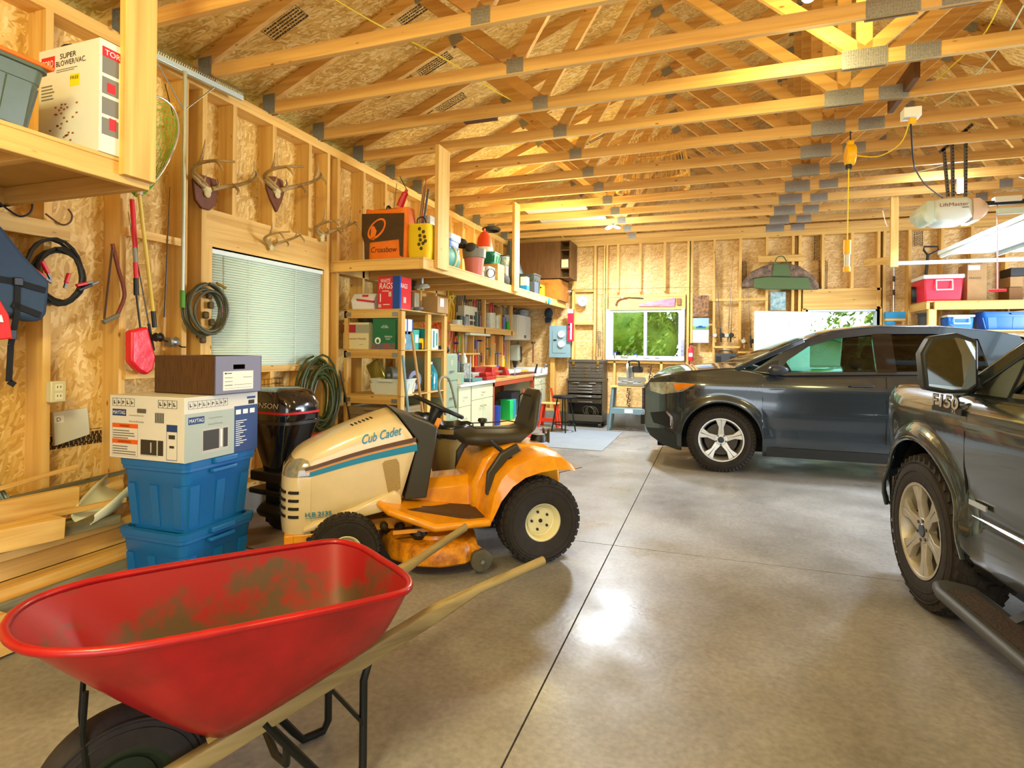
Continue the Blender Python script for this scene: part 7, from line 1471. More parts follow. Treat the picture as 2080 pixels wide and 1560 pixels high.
# extension cords between rack and bench
for i, (px, py, n_, R, c_, lb) in enumerate(((868, 640, 9, .12, '#e2561c', 'bright orange extension cord hung behind the left of the middle rack shelf'), (888, 640, 9, .12, '#d8501c', 'orange extension cord hung next to the yellow one'), (911, 640, 10, .17, '#e8b818', 'yellow extension cord in long loops over the file cabinet'), (906, 675, 6, .13, '#f07060', 'salmon-pink cord hanging below the yellow loops'), (917, 598, 3, .07, '#e0cc30', 'yellow scissors-shaped clamp above the yellow cord'))):
    c = PX(px, py, XW+.08); one(MB().tube(coil(c, 16, R*.55, .005, turns=n_, sy=1.9, seed=20+i, jit=.03, depth=.08), .0055, 5), 'extension_cord' if i < 4 else 'yellow_clamp', mat('cord_'+c_.strip('#'), c_, .45), lb, 'cord' if i < 4 else 'clamp')
t = thing('black_gloves', 'heap of black gloves on top of the file cabinet', 'gloves', (-2.9, 5.77, 1.23)); b = MB(); [b.sph((.02*(i % 3), -.1+.05*i, .04+.01*(i % 2)), .05, (1.2, 1, .8)) for i in range(5)]; b.build('heap', MC['black_canvas'], t, ang=60)
# ================================================================ back wall
YW = YB-.005
t = thing('tool_chest', 'dark brown steel tool cabinet on castors, topped by a matching chest, by the back wall', 'tool cabinet', (-1.965, 9.46, 0)); tc_ = mat('brown_wrinkle_enamel', '#4a4338', .4)
def tb(nm, m, x0, x1, y0, y1, z0, z1, par=t, bev=.003): return MB().bx(x0, x1, y0, y1, z0, z1).build(nm, m, par, w=True, bev=bev)
tb('side_panel', tc_, -2.27, -2.25, 9.25, 9.67, .10, .79); tb('side_panel', tc_, -1.68, -1.66, 9.25, 9.67, .10, .79); tb('back_panel', tc_, -2.25, -1.68, 9.65, 9.67, .10, .79); tb('base', tc_, -2.25, -1.68, 9.25, 9.65, .10, .20); tb('top_tray', tc_, -2.28, -1.65, 9.24, 9.67, .76, .80)
for z0, z1, n_ in ((.71, .755, 2), (.66, .705, 1), (.61, .655, 1), (.56, .605, 1), (.49, .535, 1), (.40, .475, 1)):
    d = tb('drawer', tc_, -2.245, -1.685, 9.26 if z0 != .49 else 9.22, 9.62, z0, z1)
    for k in range(n_): a = -2.08 if n_ == 1 else (-2.18+.28*k); tb('handle', steel, a, a+(.24 if n_ == 1 else .12), 9.245 if z0 != .49 else 9.205, 9.262, z0+.015, z0+.03, d)
for x in (-2.22, -1.72):
    for y in (9.30, 9.6): w_ = MB().cyl((x-.02, y, .04), (x+.02, y, .04), .04, n=18).build('castor', MC['dark_steel'], t, w=True)
o = thing('tool_chest', 'dark brown machinist chest of small drawers sitting on the wheeled tool cabinet', 'tool chest', (-1.96, 9.48, .80))
tb('case', tc_, -2.255, -1.67, 9.30, 9.66, .80, 1.07, o); l_ = tb('lid', tc_, -2.26, -1.665, 9.29, 9.665, 1.07, 1.115, o)
for x in (-2.17, -1.76): tb('latch', mat('brass', '#b58d32'), x-.02, x+.02, 9.28, 9.30, 1.03, 1.09, l_)
for z0 in (.82, .87, .92, .975):
    for a, b_ in (((-2.24, -2.06), (-2.05, -1.88), (-1.87, -1.685)) if z0 > .9 else ((-2.24, -1.685),)): d = tb('drawer', MC['brown_wrinkle_enamel'], a, b_, 9.292, 9.31, z0, z0+.045, o); tb('handle', MC['brass'], (a+b_)/2-.03, (a+b_)/2+.03, 9.285, 9.293, z0+.02, z0+.027, d)
c = thing('cable_heap', 'heap of cables and clear tubing in the open bottom of the tool cabinet', 'cables', (-1.9, 9.45, .2)); b = MB(); [b.ring((-.02+.03*(i % 3), -.02*i, .05), (.3, 1, .2*i), .08+.01*i, .006, 20, 5) for i in range(4)]; b.build('loops', mat('clear_grey', '#9fa39a'), c)
# stool
t = thing('bar_stool', 'round black stool with dark green legs in front of the tool cabinet', 'stool', (-2.16, 8.62, 0)); dg = mat('dark_green_tube', '#1c2f26', .3, .3)
MB().lathe([(.001, .575), (.16, .57), (.185, .55), (.18, .53), (.15, .52), (.001, .52)], (0, 0, 0), (0, 0, 1), 32).build('seat', mat('black_vinyl', '#16181c', .3), t)
for q in (.4, 1.97, 3.54, 5.11): MB().tube([(.10*math.cos(q), .10*math.sin(q), .53), (.19*math.cos(q), .19*math.sin(q), 0)], .011, 8).build('leg', dg, t)
MB().ring((0, 0, .13), (0, 0, 1), .17, .008, 28, 6).build('foot_ring', mat('black_painted_steel', '#151917'), t)
t = thing('step_stool', 'small bright red step stool with a wooden top behind the black stool', 'step stool', (-2.52, 9.1, 0)); ro = mat('red_orange_enamel', '#dc3a1c')
MB().bx(-.15, .15, -.1, .1, .38, .40).build('top', WX, t, bev=.003)
for sx in (-1, 1):
    for sy in (-1, 1): MB().beam((sx*.11, sy*.07, .38), (sx*.16, sy*.1, 0), .04, .03).build('leg', ro, t)
MB().beam((-.14, -.09, .12), (.14, -.09, .12), .03, .06).build('stretcher', ro, t)
t = thing('floor_jack', 'red floor jack with a long upright handle beside the end of the bench', 'jack', (-2.35, 7.3, 0)); A, B_ = PZ(1105, 895, .1), PX(1090, 835, -2.6)
MB().bx(-.28, .05, -.12, .12, .02, .13).build('body', ro, t, bev=.01); [MB().cyl((x, sy*.13, .05), (x, sy*.09, .05), .05, n=16).build('wheel', black, t) for x in (-.22, .0) for sy in (-1, 1)]; MB().tube([(.02, 0, .10), (-.16, .35, .72)], .012, 8).build('handle', ro, t)
one(MB().tube([PY(1119, 788, 9.4), PY(1133, 858, 9.45)], .02, 8), 'red_bar', ro, 'red bar leaning against the back wall above the step stool', 'bar')
# mat on the floor
one(MB().bx(-2.35, -1.29, 7.18, 8.92, 0, .006), 'floor_mat', mat('grey_rubber_mat', '#8a9298', .6, var=.08, vs=3), 'flat grey mat on the concrete in front of the stool', 'mat')
# electric panel, thermometer, box, cap
t = thing('breaker_panel', 'blue-grey electrical panel with two round white dials on the back wall', 'electrical panel', (-2.5, 9.66, 1.14)); bp_ = mat('panel_blue_grey', '#7f9ba0', .4)
tb('box', bp_, -2.69, -2.31, 9.62, 9.70, 1.14, 1.70, t, .006); tb('door', bp_, -2.63, -2.38, 9.612, 9.62, 1.22, 1.62, t)
for z in (1.55, 1.38):
    d = MB().cyl((-2.46, 9.612, z), (-2.46, 9.58, z), .058, n=28).build('dial', white, t, w=True); MB().beam((-2.475, 9.578, z-.02), (-2.445, 9.578, z+.02), .006, .002, (0, 1, 0)).build('pointer', txk, d, w=True)
tb('switch_plate', MC['dark_steel'], -2.61, -2.55, 9.608, 9.612, 1.43, 1.46, t)
p = PY(1184, 612, 9.66); t = thing('wall_thermometer', 'round white dial thermometer on the back wall', 'thermometer', tuple(p)); MB().cyl((0, 0, 0), (0, -.02, 0), .085, n=32).build('dial', white, t); MB().ring((0, -.02, 0), (0, 1, 0), .085, .008, 32, 6).build('bezel', mat('bezel_blue', '#8fa0b4', .4), t)
b = MB(); [b.beam((.058*math.cos(q), -.022, .058*math.sin(q)), (.070*math.cos(q), -.022, .070*math.sin(q)), .006, .002, (0, 1, 0)) for q in [2*PI*i/12 for i in range(12)]]; b.build('tick_marks', txk, t); MB().beam((-.03, -.024, 0), (.055, -.024, .005), .006, .002, (0, 1, 0)).build('needle', txr, t)
MB().bx(PY(1166, 600).x, PY(1204, 600).x, YB+.10, YB+.11, 1.73, 2.28).build('osb_patch', osb_b, wb)
p, q = PY(1154, 693, 9.6), PY(1166, 628, 9.6); t = thing('blade_box', 'tall narrow red and white box standing on the electrical panel', 'box', (p.x+.05, 9.6, p.z)); MB().bx(-.055, .045, -.03, .03, 0, q.z-p.z).build('carton', mat('crimson_box', '#d81c3c', .45), t); F = Face(t, (-.055, -.03, 0), (1, 0, 0), (0, 0, 1)); F.rects('white_end', txw, [(0, q.z-p.z-.07, .1, .07)]); F.rects('white_print', txw, [(.045, .03, .03, .28)]); F.rects('black_band', txk, [(0, .27, .05, .03), (.01, .2, .04, .02)])
p = PY(1115, 640, 9.6); t = thing('baseball_cap', 'dark navy cap hung on the back wall left of the electrical panel', 'cap', tuple(p)); MB().loft([[Vector((.075*f*math.cos(q), -.07*f2-.01, .095*f*math.sin(q)+.03)) for q in [2*PI*i/20 for i in range(20)]] for f, f2 in ((1, 0), (.95, .5), (.7, .95), (.1, 1.05))]).build('crown', mat('navy_cap', '#22303c', .8), t, ang=70); MB().loft([[Vector((x, y, z)) for x, y, z in L] for L in (((-.07, -.02, -.05), (.07, -.02, -.05), (.07, -.025, -.05), (-.07, -.025, -.05)), ((-.05, -.06, -.14), (.05, -.06, -.14), (.05, -.065, -.14), (-.05, -.065, -.14)))]).build('brim', MC['navy_cap'], t)
# rods leaning in the corner and by the window
rod('pale fishing rod leaning in the back corner left of the electrical panel', PY(1105, 748, 9.55), PY(1117, 690, 9.6), PY(1107, 742, 9.5), 1, 'fishing rods at the back wall')
rod('long fishing rod lying level on nails across the back wall above the window', PY(1160, 588, 9.66), PY(1500, 582, 9.66), PY(1157, 592, 9.62), .9, 'fishing rods at the back wall')
for i, (x_, tx, yb, yt) in enumerate(((1218, 1214, 726, 640), (1226, 1222, 724, 600), (1212, 1213, 724, 590))): rod(['short', 'mid-length', 'tall thin'][i]+' rod standing behind the tool chest left of the window', PY(x_, yb, 9.6), PY(tx, yt, 9.68), None, 1.1, 'fishing rods at the back wall')
for i, (x_, tx, yb, yt) in enumerate(((1454, 1453, 695, 520), (1465, 1452, 695, 505), (1478, 1489, 695, 520), (1484, 1488, 695, 600), (1512, 1510, 707, 600), (1526, 1519, 707, 580))):
    rod('fishing rod standing on the ledge right of the calendar, %s from the left' % ORD[i], PY(x_, yb, 9.6), PY(tx, yt, 9.66), PY(x_+(2 if i % 2 else -2), yb-14, 9.56), 1.3, 'fishing rods in the wall rack', i % 2 == 0)
MB().bx(PY(1449, 700).x, PY(1502, 700).x, 9.55, YB, 1.335, 1.365).build('rod_ledge', WX, wb); MB().bx(PY(1498, 700).x, PY(1530, 700).x, 9.55, YB, 1.255, 1.285).build('rod_ledge', WX, wb); MB().bx(PY(1449, 700).x, PY(1500, 700).x, 9.55, YB, 1.045, 1.07).build('radio_shelf', WX, wb); MB().bx(PY(1446, 610).x, PY(1556, 610).x, YB-.02, YB, 2.09, 2.13).build('rod_keeper', WX, wb)
# window in the back wall
o = bpy.data.objects.new('window_2', None); COL.objects.link(o); o['kind'] = 'structure'; o.location = (-1.05, 9.75, 1.14)
b = MB(); f = .05
for a, c, d, e in ((bx0, bx1, bz0, bz0+f), (bx0, bx1, bz1-f, bz1), (bx0, bx0+f, bz0+f, bz1-f), (bx1-f, bx1, bz0+f, bz1-f), (-1.07, -1.02, bz0+f, bz1-f)): b.bx(a, c, 9.73, 9.82, d, e)
b.build('window_frame', mat('pale_blue_vinyl', '#c3d2e0', .4), o, w=True, bev=.004); MB().bx(bx0+.03, bx1-.03, 9.775, 9.779, bz0+.03, bz1-.03).build('window_pane', glass, o, w=True); tb('window_sill', MC['white_vinyl'], bx0-.03, bx1+.03, 9.66, 9.73, bz0-.025, bz0, o)
tb('jamb_liner', paper, bx0-.06, bx0, 9.69, 9.73, bz0-.02, bz1, o); tb('jamb_liner', paper, bx1, bx1+.05, 9.69, 9.73, bz0-.02, bz1, o)
for i, (px, w_, h_, lb, m_) in enumerate(((1249, .04, .10, 'small blue-topped clamp on the left of the window sill', steel), (1268, .18, .07, 'grey hand tool with a dark lever on the window sill', MC['dull_tin']), (1290, .05, .07, 'little blue-capped bottle on the window sill', white), (1313, .12, .03, 'flat stone on the middle of the window sill', mat('grey_stone', '#8d8a88', .8)), (1335, .08, .03, 'rounded grey stone on the right of the window sill', MC['grey_stone'] if 'grey_stone' in MC else steel))):
    p = PY(px, 728, 9.69); t = thing(['clamp', 'hand_tool', 'bottle', 'stone', 'stone'][i], lb, ['clamp', 'tool', 'bottle', 'stone', 'stone'][i], (p.x, 9.695, bz0))
    if i in (0, 2): MB().lathe(cyprof(w_/2, h_), (0, 0, 0), (0, 0, 1), 14).build('body', m_, t); MB().cyl((0, 0, h_), (0, 0, h_+.02), w_*.7, n=14).build('blue_cap', mat('cap_blue', '#1c3a8c', .4), t)
    elif i == 1: MB().sph((0, 0, h_*.45), h_*.45, (2.2, .4, 1)).build('body', m_, t); MB().beam((0, 0, h_*.7), (.14, 0, .15), .02, .015).build('lever', black, t)
    else: MB().sph((0, 0, h_*.5), h_*.5, (w_/h_, .9, 1)).build('stone', m_, t)
t = thing('flintlock_pistol', 'old flintlock pistol mounted on the header above the back window', 'pistol', (-1.35, 9.70, 2.09)); P = [PY(a, b_, 9.69) for a, b_ in ((1307, 606), (1275, 605), (1262, 607), (1254, 613), (1252, 620))]
MB().tube(spline(P[1:], 4), [.014]*6+[.016]*4+[.020]*3, 8).build('stock', mat('dark_walnut', '#5a3520'), t, w=True); MB().cyl(P[0], P[1]+Vector((0, 0, .008)), .009, n=8).build('barrel', MC['dark_steel'], t, w=True); MB().box(P[2]+Vector((.02, -.01, .02)), (.03, .015, .03)).build('lock', steel, t, w=True)
t = thing('painted_handsaw', 'hand saw painted in blue and red, mounted above the back window', 'saw', (-.8, 9.70, 2.05)); L = [PY(a, b_, 9.69) for a, b_ in ((1297, 618), (1297, 622), (1370, 623), (1372, 604))]
b = MB(); b.loft([[p for p in L], [p+Vector((0, -.004, 0)) for p in L]]); b.build('blade', mat('painted_landscape', '#b5503c', .5, var=.9, vs=5, col2='#7f8cae', stretch=(1, 1, 3)), t, w=True); p = PY(1379, 613, 9.69); MB().box(p, (.07, .02, .12)).build('handle', mat('saw_handle', '#8a5a34', .6), t, w=True, bev=.02)
# saw stand
t = thing('miter_saw', 'miter saw with a black handle on the folding stand under the back window', 'saw', (-1.2, 9.2, .72)); b = MB(); b.bx(-.20, .20, -.14, .14, .0, .05); b.lathe([(.001, .05), (.15, .05), (.15, .07), (.001, .07)], (0, 0, 0), (0, 0, 1), 24); b.bx(-.22, .22, .05, .08, .06, .13); b.build('base', steel, t, bev=.004)
b = MB(); b.beam((.0, .12, .05), (-.02, .06, .30), .07, .06); b.cyl((-.06, -.02, .26), (-.03, -.02, .26), .13, n=28); b.build('blade_guard', mat('cast_aluminium', '#b6b8b0', .3, .7), t); MB().box((.10, 0, .26), (.16, .12, .10)).build('motor', black, t, bev=.02); MB().tube(spline([(-.02, -.08, .31), (-.02, -.1, .39), (.12, -.1, .39), (.13, -.08, .31)], 4), .015, 8).build('handle', black, t)
t = thing('saw_stand', 'blue-grey steel work stand carrying the miter saw', 'stand', (-1.23, 9.2, 0)); bs_ = mat('blue_grey_steel', '#6f8a92', .4)
MB().bx(-.30, .30, -.16, .16, .69, .71).build('top_board', WX, t); [MB().beam((sx*.24, sy*.13, .69), (sx*.30, sy*.17, 0), .03, .03).build('leg', bs_, t) for sx in (-1, 1) for sy in (-1, 1)]; MB().bx(-.28, .28, -.16, .16, .27, .36).build('lower_tray', bs_, t, bev=.004); MB().bx(-.05, .08, -.164, -.16, .29, .35).build('name_plate', white, t); MB().tube([(-.30, -.17, .03), (.30, -.17, .03)], .008, 6).build('floor_bar', black, t)
for i, (px, n_) in enumerate(((1277, 22), (1321, 14), (1278, 0))):
    if n_:
        a = PY(px, 745, 9.65); b = MB(); 
        for k in range(n_): b.ring((a.x+.015*math.sin(k*2.1), 9.63+.01*(k % 2), a.z-.035*k), ((k % 2)*1., 1-(k % 2)*.7, .2), .022, .006, 12, 5)
        one(b, 'chain', mat('rusty_chain', '#4a332c', .6, .4), ['long rusty chain hanging behind the miter saw', 'shorter rusty chain hanging right of the miter saw'][i], 'chain')
one(MB().tube([PY(1394, 700, 9.6), PY(1391, 745, 9.6)], .008, 6).ring(PY(1391, 752, 9.6), (0, 1, 0), .035, .006, 16, 5), 'spade_handle', MC['dark_steel'], 'dark D-handled tool standing just behind the SUV bonnet', 'tool')
# pictures
def pic(name, lb, cat, x0, y0, x1, y1, m_, y=9.69): A, B_ = PY(x0, y1, y), PY(x1, y0, y); t = thing(name, lb, cat, ((A.x+B_.x)/2, y, A.z)); w_, h = B_.x-A.x, B_.z-A.z; MB().bx(-w_/2, w_/2, -.004, .0, 0, h).build('sheet', m_, t); return t, w_, h, Face(t, (-w_/2, -.004, 0), (1, 0, 0), (0, 0, 1))
pic('collage_poster', 'small dark colourful photo collage between the studs above the calendar', 'poster', 1407, 600, 1440, 643, mat('collage', '#a8784c', .5, var=.9, vs=22, col2='#33261c'))
t, w_, h, F = pic('wall_calendar', 'wall calendar with a picture of a blue car on the back wall', 'calendar', 1407, 646, 1440, 696, paper); F.rects('picture_sky', mat('picture_sky', '#8faed0', .5), [(0, h*.52, w_, h*.48)]); F.rects('picture_grass', mat('picture_grass', '#6f9a48', .5), [(0, h*.52, w_, h*.14)]); F.rects('picture_car', mat('picture_car', '#1f5fa8', .5), [(w_*.2, h*.58, w_*.6, h*.08), (w_*.35, h*.64, w_*.25, h*.05)]); F.rects('date_grid', txg, [(w_*.06+i*w_*.128, h*.06, .002, h*.38) for i in range(8)]+[(w_*.06, h*.06+j*h*.076, w_*.9, .002) for j in range(6)])
t, w_, h, F = pic('snow_picture', 'teal picture of snowy rocks on the wall above the open door', 'picture', 1565, 593, 1596, 630, mat('teal_snow', '#b9c6c4', .5, var=.8, vs=14, col2='#3f7f8a')); pic('bulletin_strip', 'strip of small notes pinned to the right of the back window', 'notes', 1383, 690, 1389, 722, mat('notes', '#c2c6d0', .6, var=.8, vs=20, col2='#4a5a9a'), 9.68)
p = PY(1403, 720, 9.62); t = thing('fire_extinguisher', 'small red fire extinguisher on the back wall below the calendar', 'fire extinguisher', (p.x, 9.63, 1.12)); MB().lathe([(.001, 0), (.038, 0), (.042, .02), (.042, .19), (.018, .24), (.014, .26), (.001, .26)], (0, 0, 0), (0, 0, 1), 20).build('cylinder', txr, t); MB().bx(-.03, .03, -.012, .012, .255, .29).build('valve', black, t, bev=.004); MB().bx(-.03, .03, -.044, -.036, .07, .13).build('label', paper, t)
t, w_, h, F, G = carton('portable_stereo', 'grey portable stereo on the little shelf under the fishing rods', 'stereo', mat('stereo_grey', '#3f4348', .4), 1452, 1496, 718, 9.57, 1.07, .12, part='case'); F.rects('speaker_cones', black, [(w_*.05, h*.15, w_*.25, h*.6), (w_*.7, h*.15, w_*.25, h*.6)]); MB().tube(spline([(-w_*.3, 0, h), (-w_*.25, 0, h+.04), (w_*.25, 0, h+.04), (w_*.3, 0, h)], 4), .007, 6).build('handle', MC['stereo_grey'], t)
# bow case
MB().bx(PY(1540, 520, YB-.02).x, PY(1634, 520, YB-.02).x, YB-.04, YB, 2.68, 2.78).build('hanging_board', WX, wb)
t = thing('bow_case', 'camouflage bow case with a green pocket and handle, hung high on the back wall', 'bow case', (.98, 9.58, 2.26)); P = [(1505, 583), (1508, 572), (1525, 553), (1550, 541), (1568, 536), (1602, 536), (1625, 542), (1650, 560), (1662, 578), (1663, 588), (1600, 588)]
def ypoly(P, y0, y1): b = MB(); A = [PY(a, c_, 9.6) for a, c_ in P]; b.loft([[Vector((p.x, y1, p.z)) for p in A], [Vector((p.x, y0, p.z)) for p in A]]); return b
camo = mat('leaf_camouflage', '#8a6f5a', .8, var=.8, vs=16, col2='#41352a'); og = mat('olive_nylon', '#4c5f36', .7, bump=.5, bs=14)
ypoly(P, 9.55, 9.65).build('case', camo, t, w=True, bev=.015); ypoly([(1529, 586), (1530, 566), (1560, 562), (1641, 564), (1646, 588), (1560, 589)], 9.52, 9.56).build('pocket', og, t, w=True, bev=.012); ypoly([(1567, 562), (1571, 537), (1600, 537), (1606, 562)], 9.53, 9.56).build('handle_patch', og, t, w=True, bev=.01)
MB().tube(spline([PY(*q, 9.53) for q in ((1572, 538), (1578, 524), (1584, 521), (1592, 522), (1601, 538))], 4), .009, 6).build('handle', og, t, w=True); MB().tube([PY(*q, 9.52) for q in ((1528, 566), (1560, 562), (1600, 563), (1641, 563))], .004, 5).build('zip', black, t, w=True)
# door leaf and doorway
o = bpy.data.objects.new('door_1', None); COL.objects.link(o); o['kind'] = 'structure'; H0 = Vector((1.40, 9.62, 0)); H1 = Vector((.61, 9.28, 0)); dv = (H1-H0).normalized(); nv = Vector((dv.y, -dv.x, 0)); nv = nv if nv.y < 0 else -nv
dwm = mat('pale_green_white_door', '#c6d6c2', .4); b = MB(); o.location = H0
def dq(s0, s1, z0, z1, t0, t1, b): 
    vs = [H0+dv*s+nv*t_+Vector((0, 0, z)) for z in (z0, z1) for t_ in (t0, t1) for s in (s0, s1)]; b.add(vs, [(0, 2, 3, 1), (4, 5, 7, 6), (0, 1, 5, 4), (2, 6, 7, 3), (0, 4, 6, 2), (1, 3, 7, 5)])
dq(0, .86, .02, 1.895, 0, .04, b); dl = b.build('door_leaf', dwm, o, w=True, bev=.003)
b = MB()
for s0 in (.12, .50):
    for z0, z1 in ((1.62, 1.79), (.98, 1.52), (.25, .85)): dq(s0, s0+.24, z0, z1, .04, .045, b); dq(s0+.03, s0+.21, z0+.03, z1-.03, .045, .052, b)
b.build('door_panels', dwm, dl, w=True, bev=.004); b = MB(); b.sph(H0+dv*.79+nv*.08+Vector((0, 0, .95)), .03); b.build('door_knob', MC['brass'], dl, w=True)
b = MB(); b.bx(dx0-.03, dx0, YB, YBO+.02, 0, dz1); b.bx(dx1, dx1+.03, YB, YBO+.02, 0, dz1); b.bx(dx0-.03, dx1+.03, YB, YBO+.02, dz1-.03, dz1); b.build('door_frame', MC['pale_blue_vinyl'], o, w=True)
# broom, snow shovel, right-hand shelf and its goods
t = thing('push_broom', 'bright blue push broom hanging head down right of the doorway', 'broom', (2.4, 9.64, 1.7)); A, B_ = PY(1816, 543, 9.63), PY(1815, 634, 9.63); MB().cyl(A, B_, .012, n=10).build('handle', steel, t, w=True); [MB().cyl(A.lerp(B_, k), A.lerp(B_, k+.12), .016, n=10).build('grip', black, t, w=True) for k in (.2, .5)]
blu = mat('bright_broom_blue', '#1b86b4', .6); C_ = PY(1797, 634, 9.62); D_ = PY(1838, 647, 9.62); tb('bristles', blu, C_.x, D_.x, 9.58, 9.66, D_.z, C_.z, t, .006); tb('broom_block', WX, C_.x, D_.x, 9.58, 9.66, D_.z-.035, D_.z, t); MB().sph(PY(1808, 656, 9.6), .06, (1.3, .5, .6)).build('blue_cloth', blu, t, w=True)
SH = 1.985; t = thing('storage_shelf', 'deep timber shelf at the right of the back wall holding the red cooler', 'shelf', (3.8, 9.35, SH)); tb('shelf_board', MC['plywood_deck'], 2.72, 5.1, 8.98, 9.69, SH-.02, SH, t); tb('front_rail', WX, 2.80, 5.1, 8.96, 9.0, SH-.12, SH-.01, t); tb('side_rail', WY, 2.72, 2.76, 9.0, 9.69, SH-.11, SH-.02, t); tb('post', WZ, 2.74, 2.83, 8.98, 9.05, 0, SH-.11, t)
[tb('cross_joist', WY, x, x+.04, 9.0, 9.69, SH-.11, SH-.02, t) for x in (3.3, 3.9, 4.5)]; tb('lower_board', MC['plywood_deck'], 2.74, 5.1, 9.0, 9.69, 1.58, 1.60, t)
def cooler(label, x0, x1, y, zb, zt, m_, dp, rz=0):
    w_, h = x1-x0, zt-zb; t = thing('cooler', label, 'cooler', ((x0+x1)/2, y+dp/2, zb), rz); MB().loft([[Vector((sx*w_/2*f, sy*dp/2*f, z)) for sx, sy in ((1, 1), (-1, 1), (-1, -1), (1, -1))] for z, f in ((0, .92), (h*.85, 1))]).build('body', m_, t, bev=.02); MB().bx(-w_/2-.01, w_/2+.01, -dp/2-.01, dp/2+.01, h*.85, h).build('lid', white, t, bev=.012)
    b = MB(); hw2 = min(.09, w_*.3); b.tube([(-hw2, -dp/2-.015, h*.78), (-hw2, -dp/2-.03, h*.42), (hw2, -dp/2-.03, h*.42), (hw2, -dp/2-.015, h*.78)], .011, 6, True); b.build('handle', white, t); return t
cooler('red cooler with a white lid on the right-hand shelf', 2.70, 3.14, 9.02, SH, 2.34, mat('cooler_red', '#e0243c', .35), .5)
cooler('blue cooler with a white lid on the lower right-hand shelf, above the SUV roof', 2.98, 3.27, 9.05, 1.60, 1.80, mat('cooler_blue', '#1a6ac8', .35), .3)
t = thing('large_tub', 'large blue plastic tub on the lower right-hand shelf', 'tub', (3.75, 9.3, 1.60), 0); tote(t, .75, .4, .24, mat('tub_blue', '#1d62b0', .35)); can_('dark grey bucket left of the blue cooler on the lower shelf', (2.93-.12, 9.32, 1.60), .10, .24, False, mat('charcoal_can', '#2f2f2a'))
t, w_, h, F, G = carton('tall_carton', 'tall brown carton marked fragile beside the red cooler', 'box', ctn, 1965, 2005, 536, 9.2, SH, .3); F.text('FRAGILE', w_*.1, h*.6, .025, txk, w_*.6); F.rects('label', paper, [(w_*.05, h*.84, w_*.6, h*.12)])
for i, (a, b_, zt, zb, lb, m_) in enumerate(((2052, 2078, 562, 2.17, 'upper of two small brown cartons at the right edge of the shelf', ctn), (2050, 2078, 575, SH, 'lower of two small brown cartons at the right edge of the shelf', mat('dark_carton', '#7d5426', .7)), (2053, 2085, 536, 2.31, 'dark box on top of the stacked cartons at the right edge', black))):
    x0, x1, _ = on(a, b_, zt, 9.2, 2); zz_ = (2.305 if i == 0 else 2.165 if i == 1 else 2.42); t = thing('carton', lb, 'box', ((x0+x1)/2, 9.35, zb)); MB().bx(-(x1-x0)/2, (x1-x0)/2, -.15, .15, 0, zz_-zb).build('carton', m_, t, bev=.004)
t = thing('snow_shovel', 'black snow shovel standing blade down on the shelf left of the red cooler', 'shovel', (2.6, 9.45, SH)); A, B_ = PY(1885, 515, 9.45), PY(1880, 560, 9.45); MB().cyl(A, B_+Vector((0, 0, -.05)), .018, n=10).build('shaft', black, t, w=True); MB().tube([PY(*q, 9.45) for q in ((1884, 518), (1876, 508), (1877, 501), (1905, 501), (1906, 508), (1886, 518))], .013, 6, True).build('d_handle', black, t, w=True)
b = MB(); c = PY(1872, 600, 9.4); b.loft([[Vector((c.x+dx, 9.4-.05*math.cos(k), SH+.01+.0+z)) for k, z in ((-1, 0), (-.4, .09), (.4, .17), (1, .22))] for dx in (-.13, .15)], cap=False, closed=False); b.build('blade', black, t, w=True, solid=.008)
# ================================================================ overhead
t = thing('cord_reel', 'yellow retractable cord reel with a hanging work light, under the trusses', 'cord reel', (1.09, 5.46, ZT)); yp = mat('safety_yellow', '#f2b40e', .4); c = PY(1727, 315, 5.46)
b = MB(); b.cyl(c+Vector((-.035, 0, 0)), c+Vector((.035, 0, 0)), .085, n=28); b.box(c+Vector((0, 0, .08)), (.05, .06, .08)); b.build('housing', yp, t, w=True, bev=.01); MB().cyl(c+Vector((0, 0, .1)), Vector((c.x, c.y, ZT+.01)), .006, n=6).build('hook', MC['dark_steel'], t, w=True); MB().cyl(c+Vector((-.01, 0, -.08)), c+Vector((-.01, 0, -.115)), .025).build('cord_stop', black, t, w=True)
MB().cyl(c+Vector((-.01, 0, -.1)), PY(1721, 490, 5.46), .005, n=6).build('cord', mat('yellow_cord', '#f0c81c', .4), t, w=True)
A, B_ = PY(1721, 488, 5.46), PY(1720, 552, 5.46); d = B_-A; MB().tube([A, A+d*.45], .028, 14).build('lamp_grip', yp, t, w=True); MB().tube([A+d*.45, A+d*.85], .024, 14).build('lamp_tube', mat('frosted_tube', '#c8c8c0', .2), t, w=True); MB().tube([A+d*.85, B_], .028, 14).build('lamp_cap', yp, t, w=True)
one(MB().tube(spline([c+Vector((.03, 0, .0)), PY(1755, 318, 5.4), PY(1790, 316, 5.3), PY(1830, 290, 5.1), PY(1847, 248, 4.9)], 6), .0045, 6), 'extension_cord', MC['yellow_cord'], 'yellow cord looping from the reel to the ceiling outlet', 'cord')
t = thing('ceiling_outlet', 'white outlet box on a dark board between the trusses', 'outlet', (1.35, 4.85, ZT)); p = PY(1850, 245, 4.9); MB().box(p+Vector((0, 0, .05)), (.11, .10, .07)).build('box', white, t, w=True, bev=.004); MB().box(p+Vector((.01, 0, 0)), (.04, .04, .05)).build('plug', yp, t, w=True)
one(MB().beam((p.x-.05, p.y-.3, ZT+.10), (p.x-.05, p.y+.32, ZT+.10), .038, .14), 'blocking_board', mat('dark_board', '#5c3a1c', .6), 'dark brown board fixed between two trusses beside the outlet', 'board')
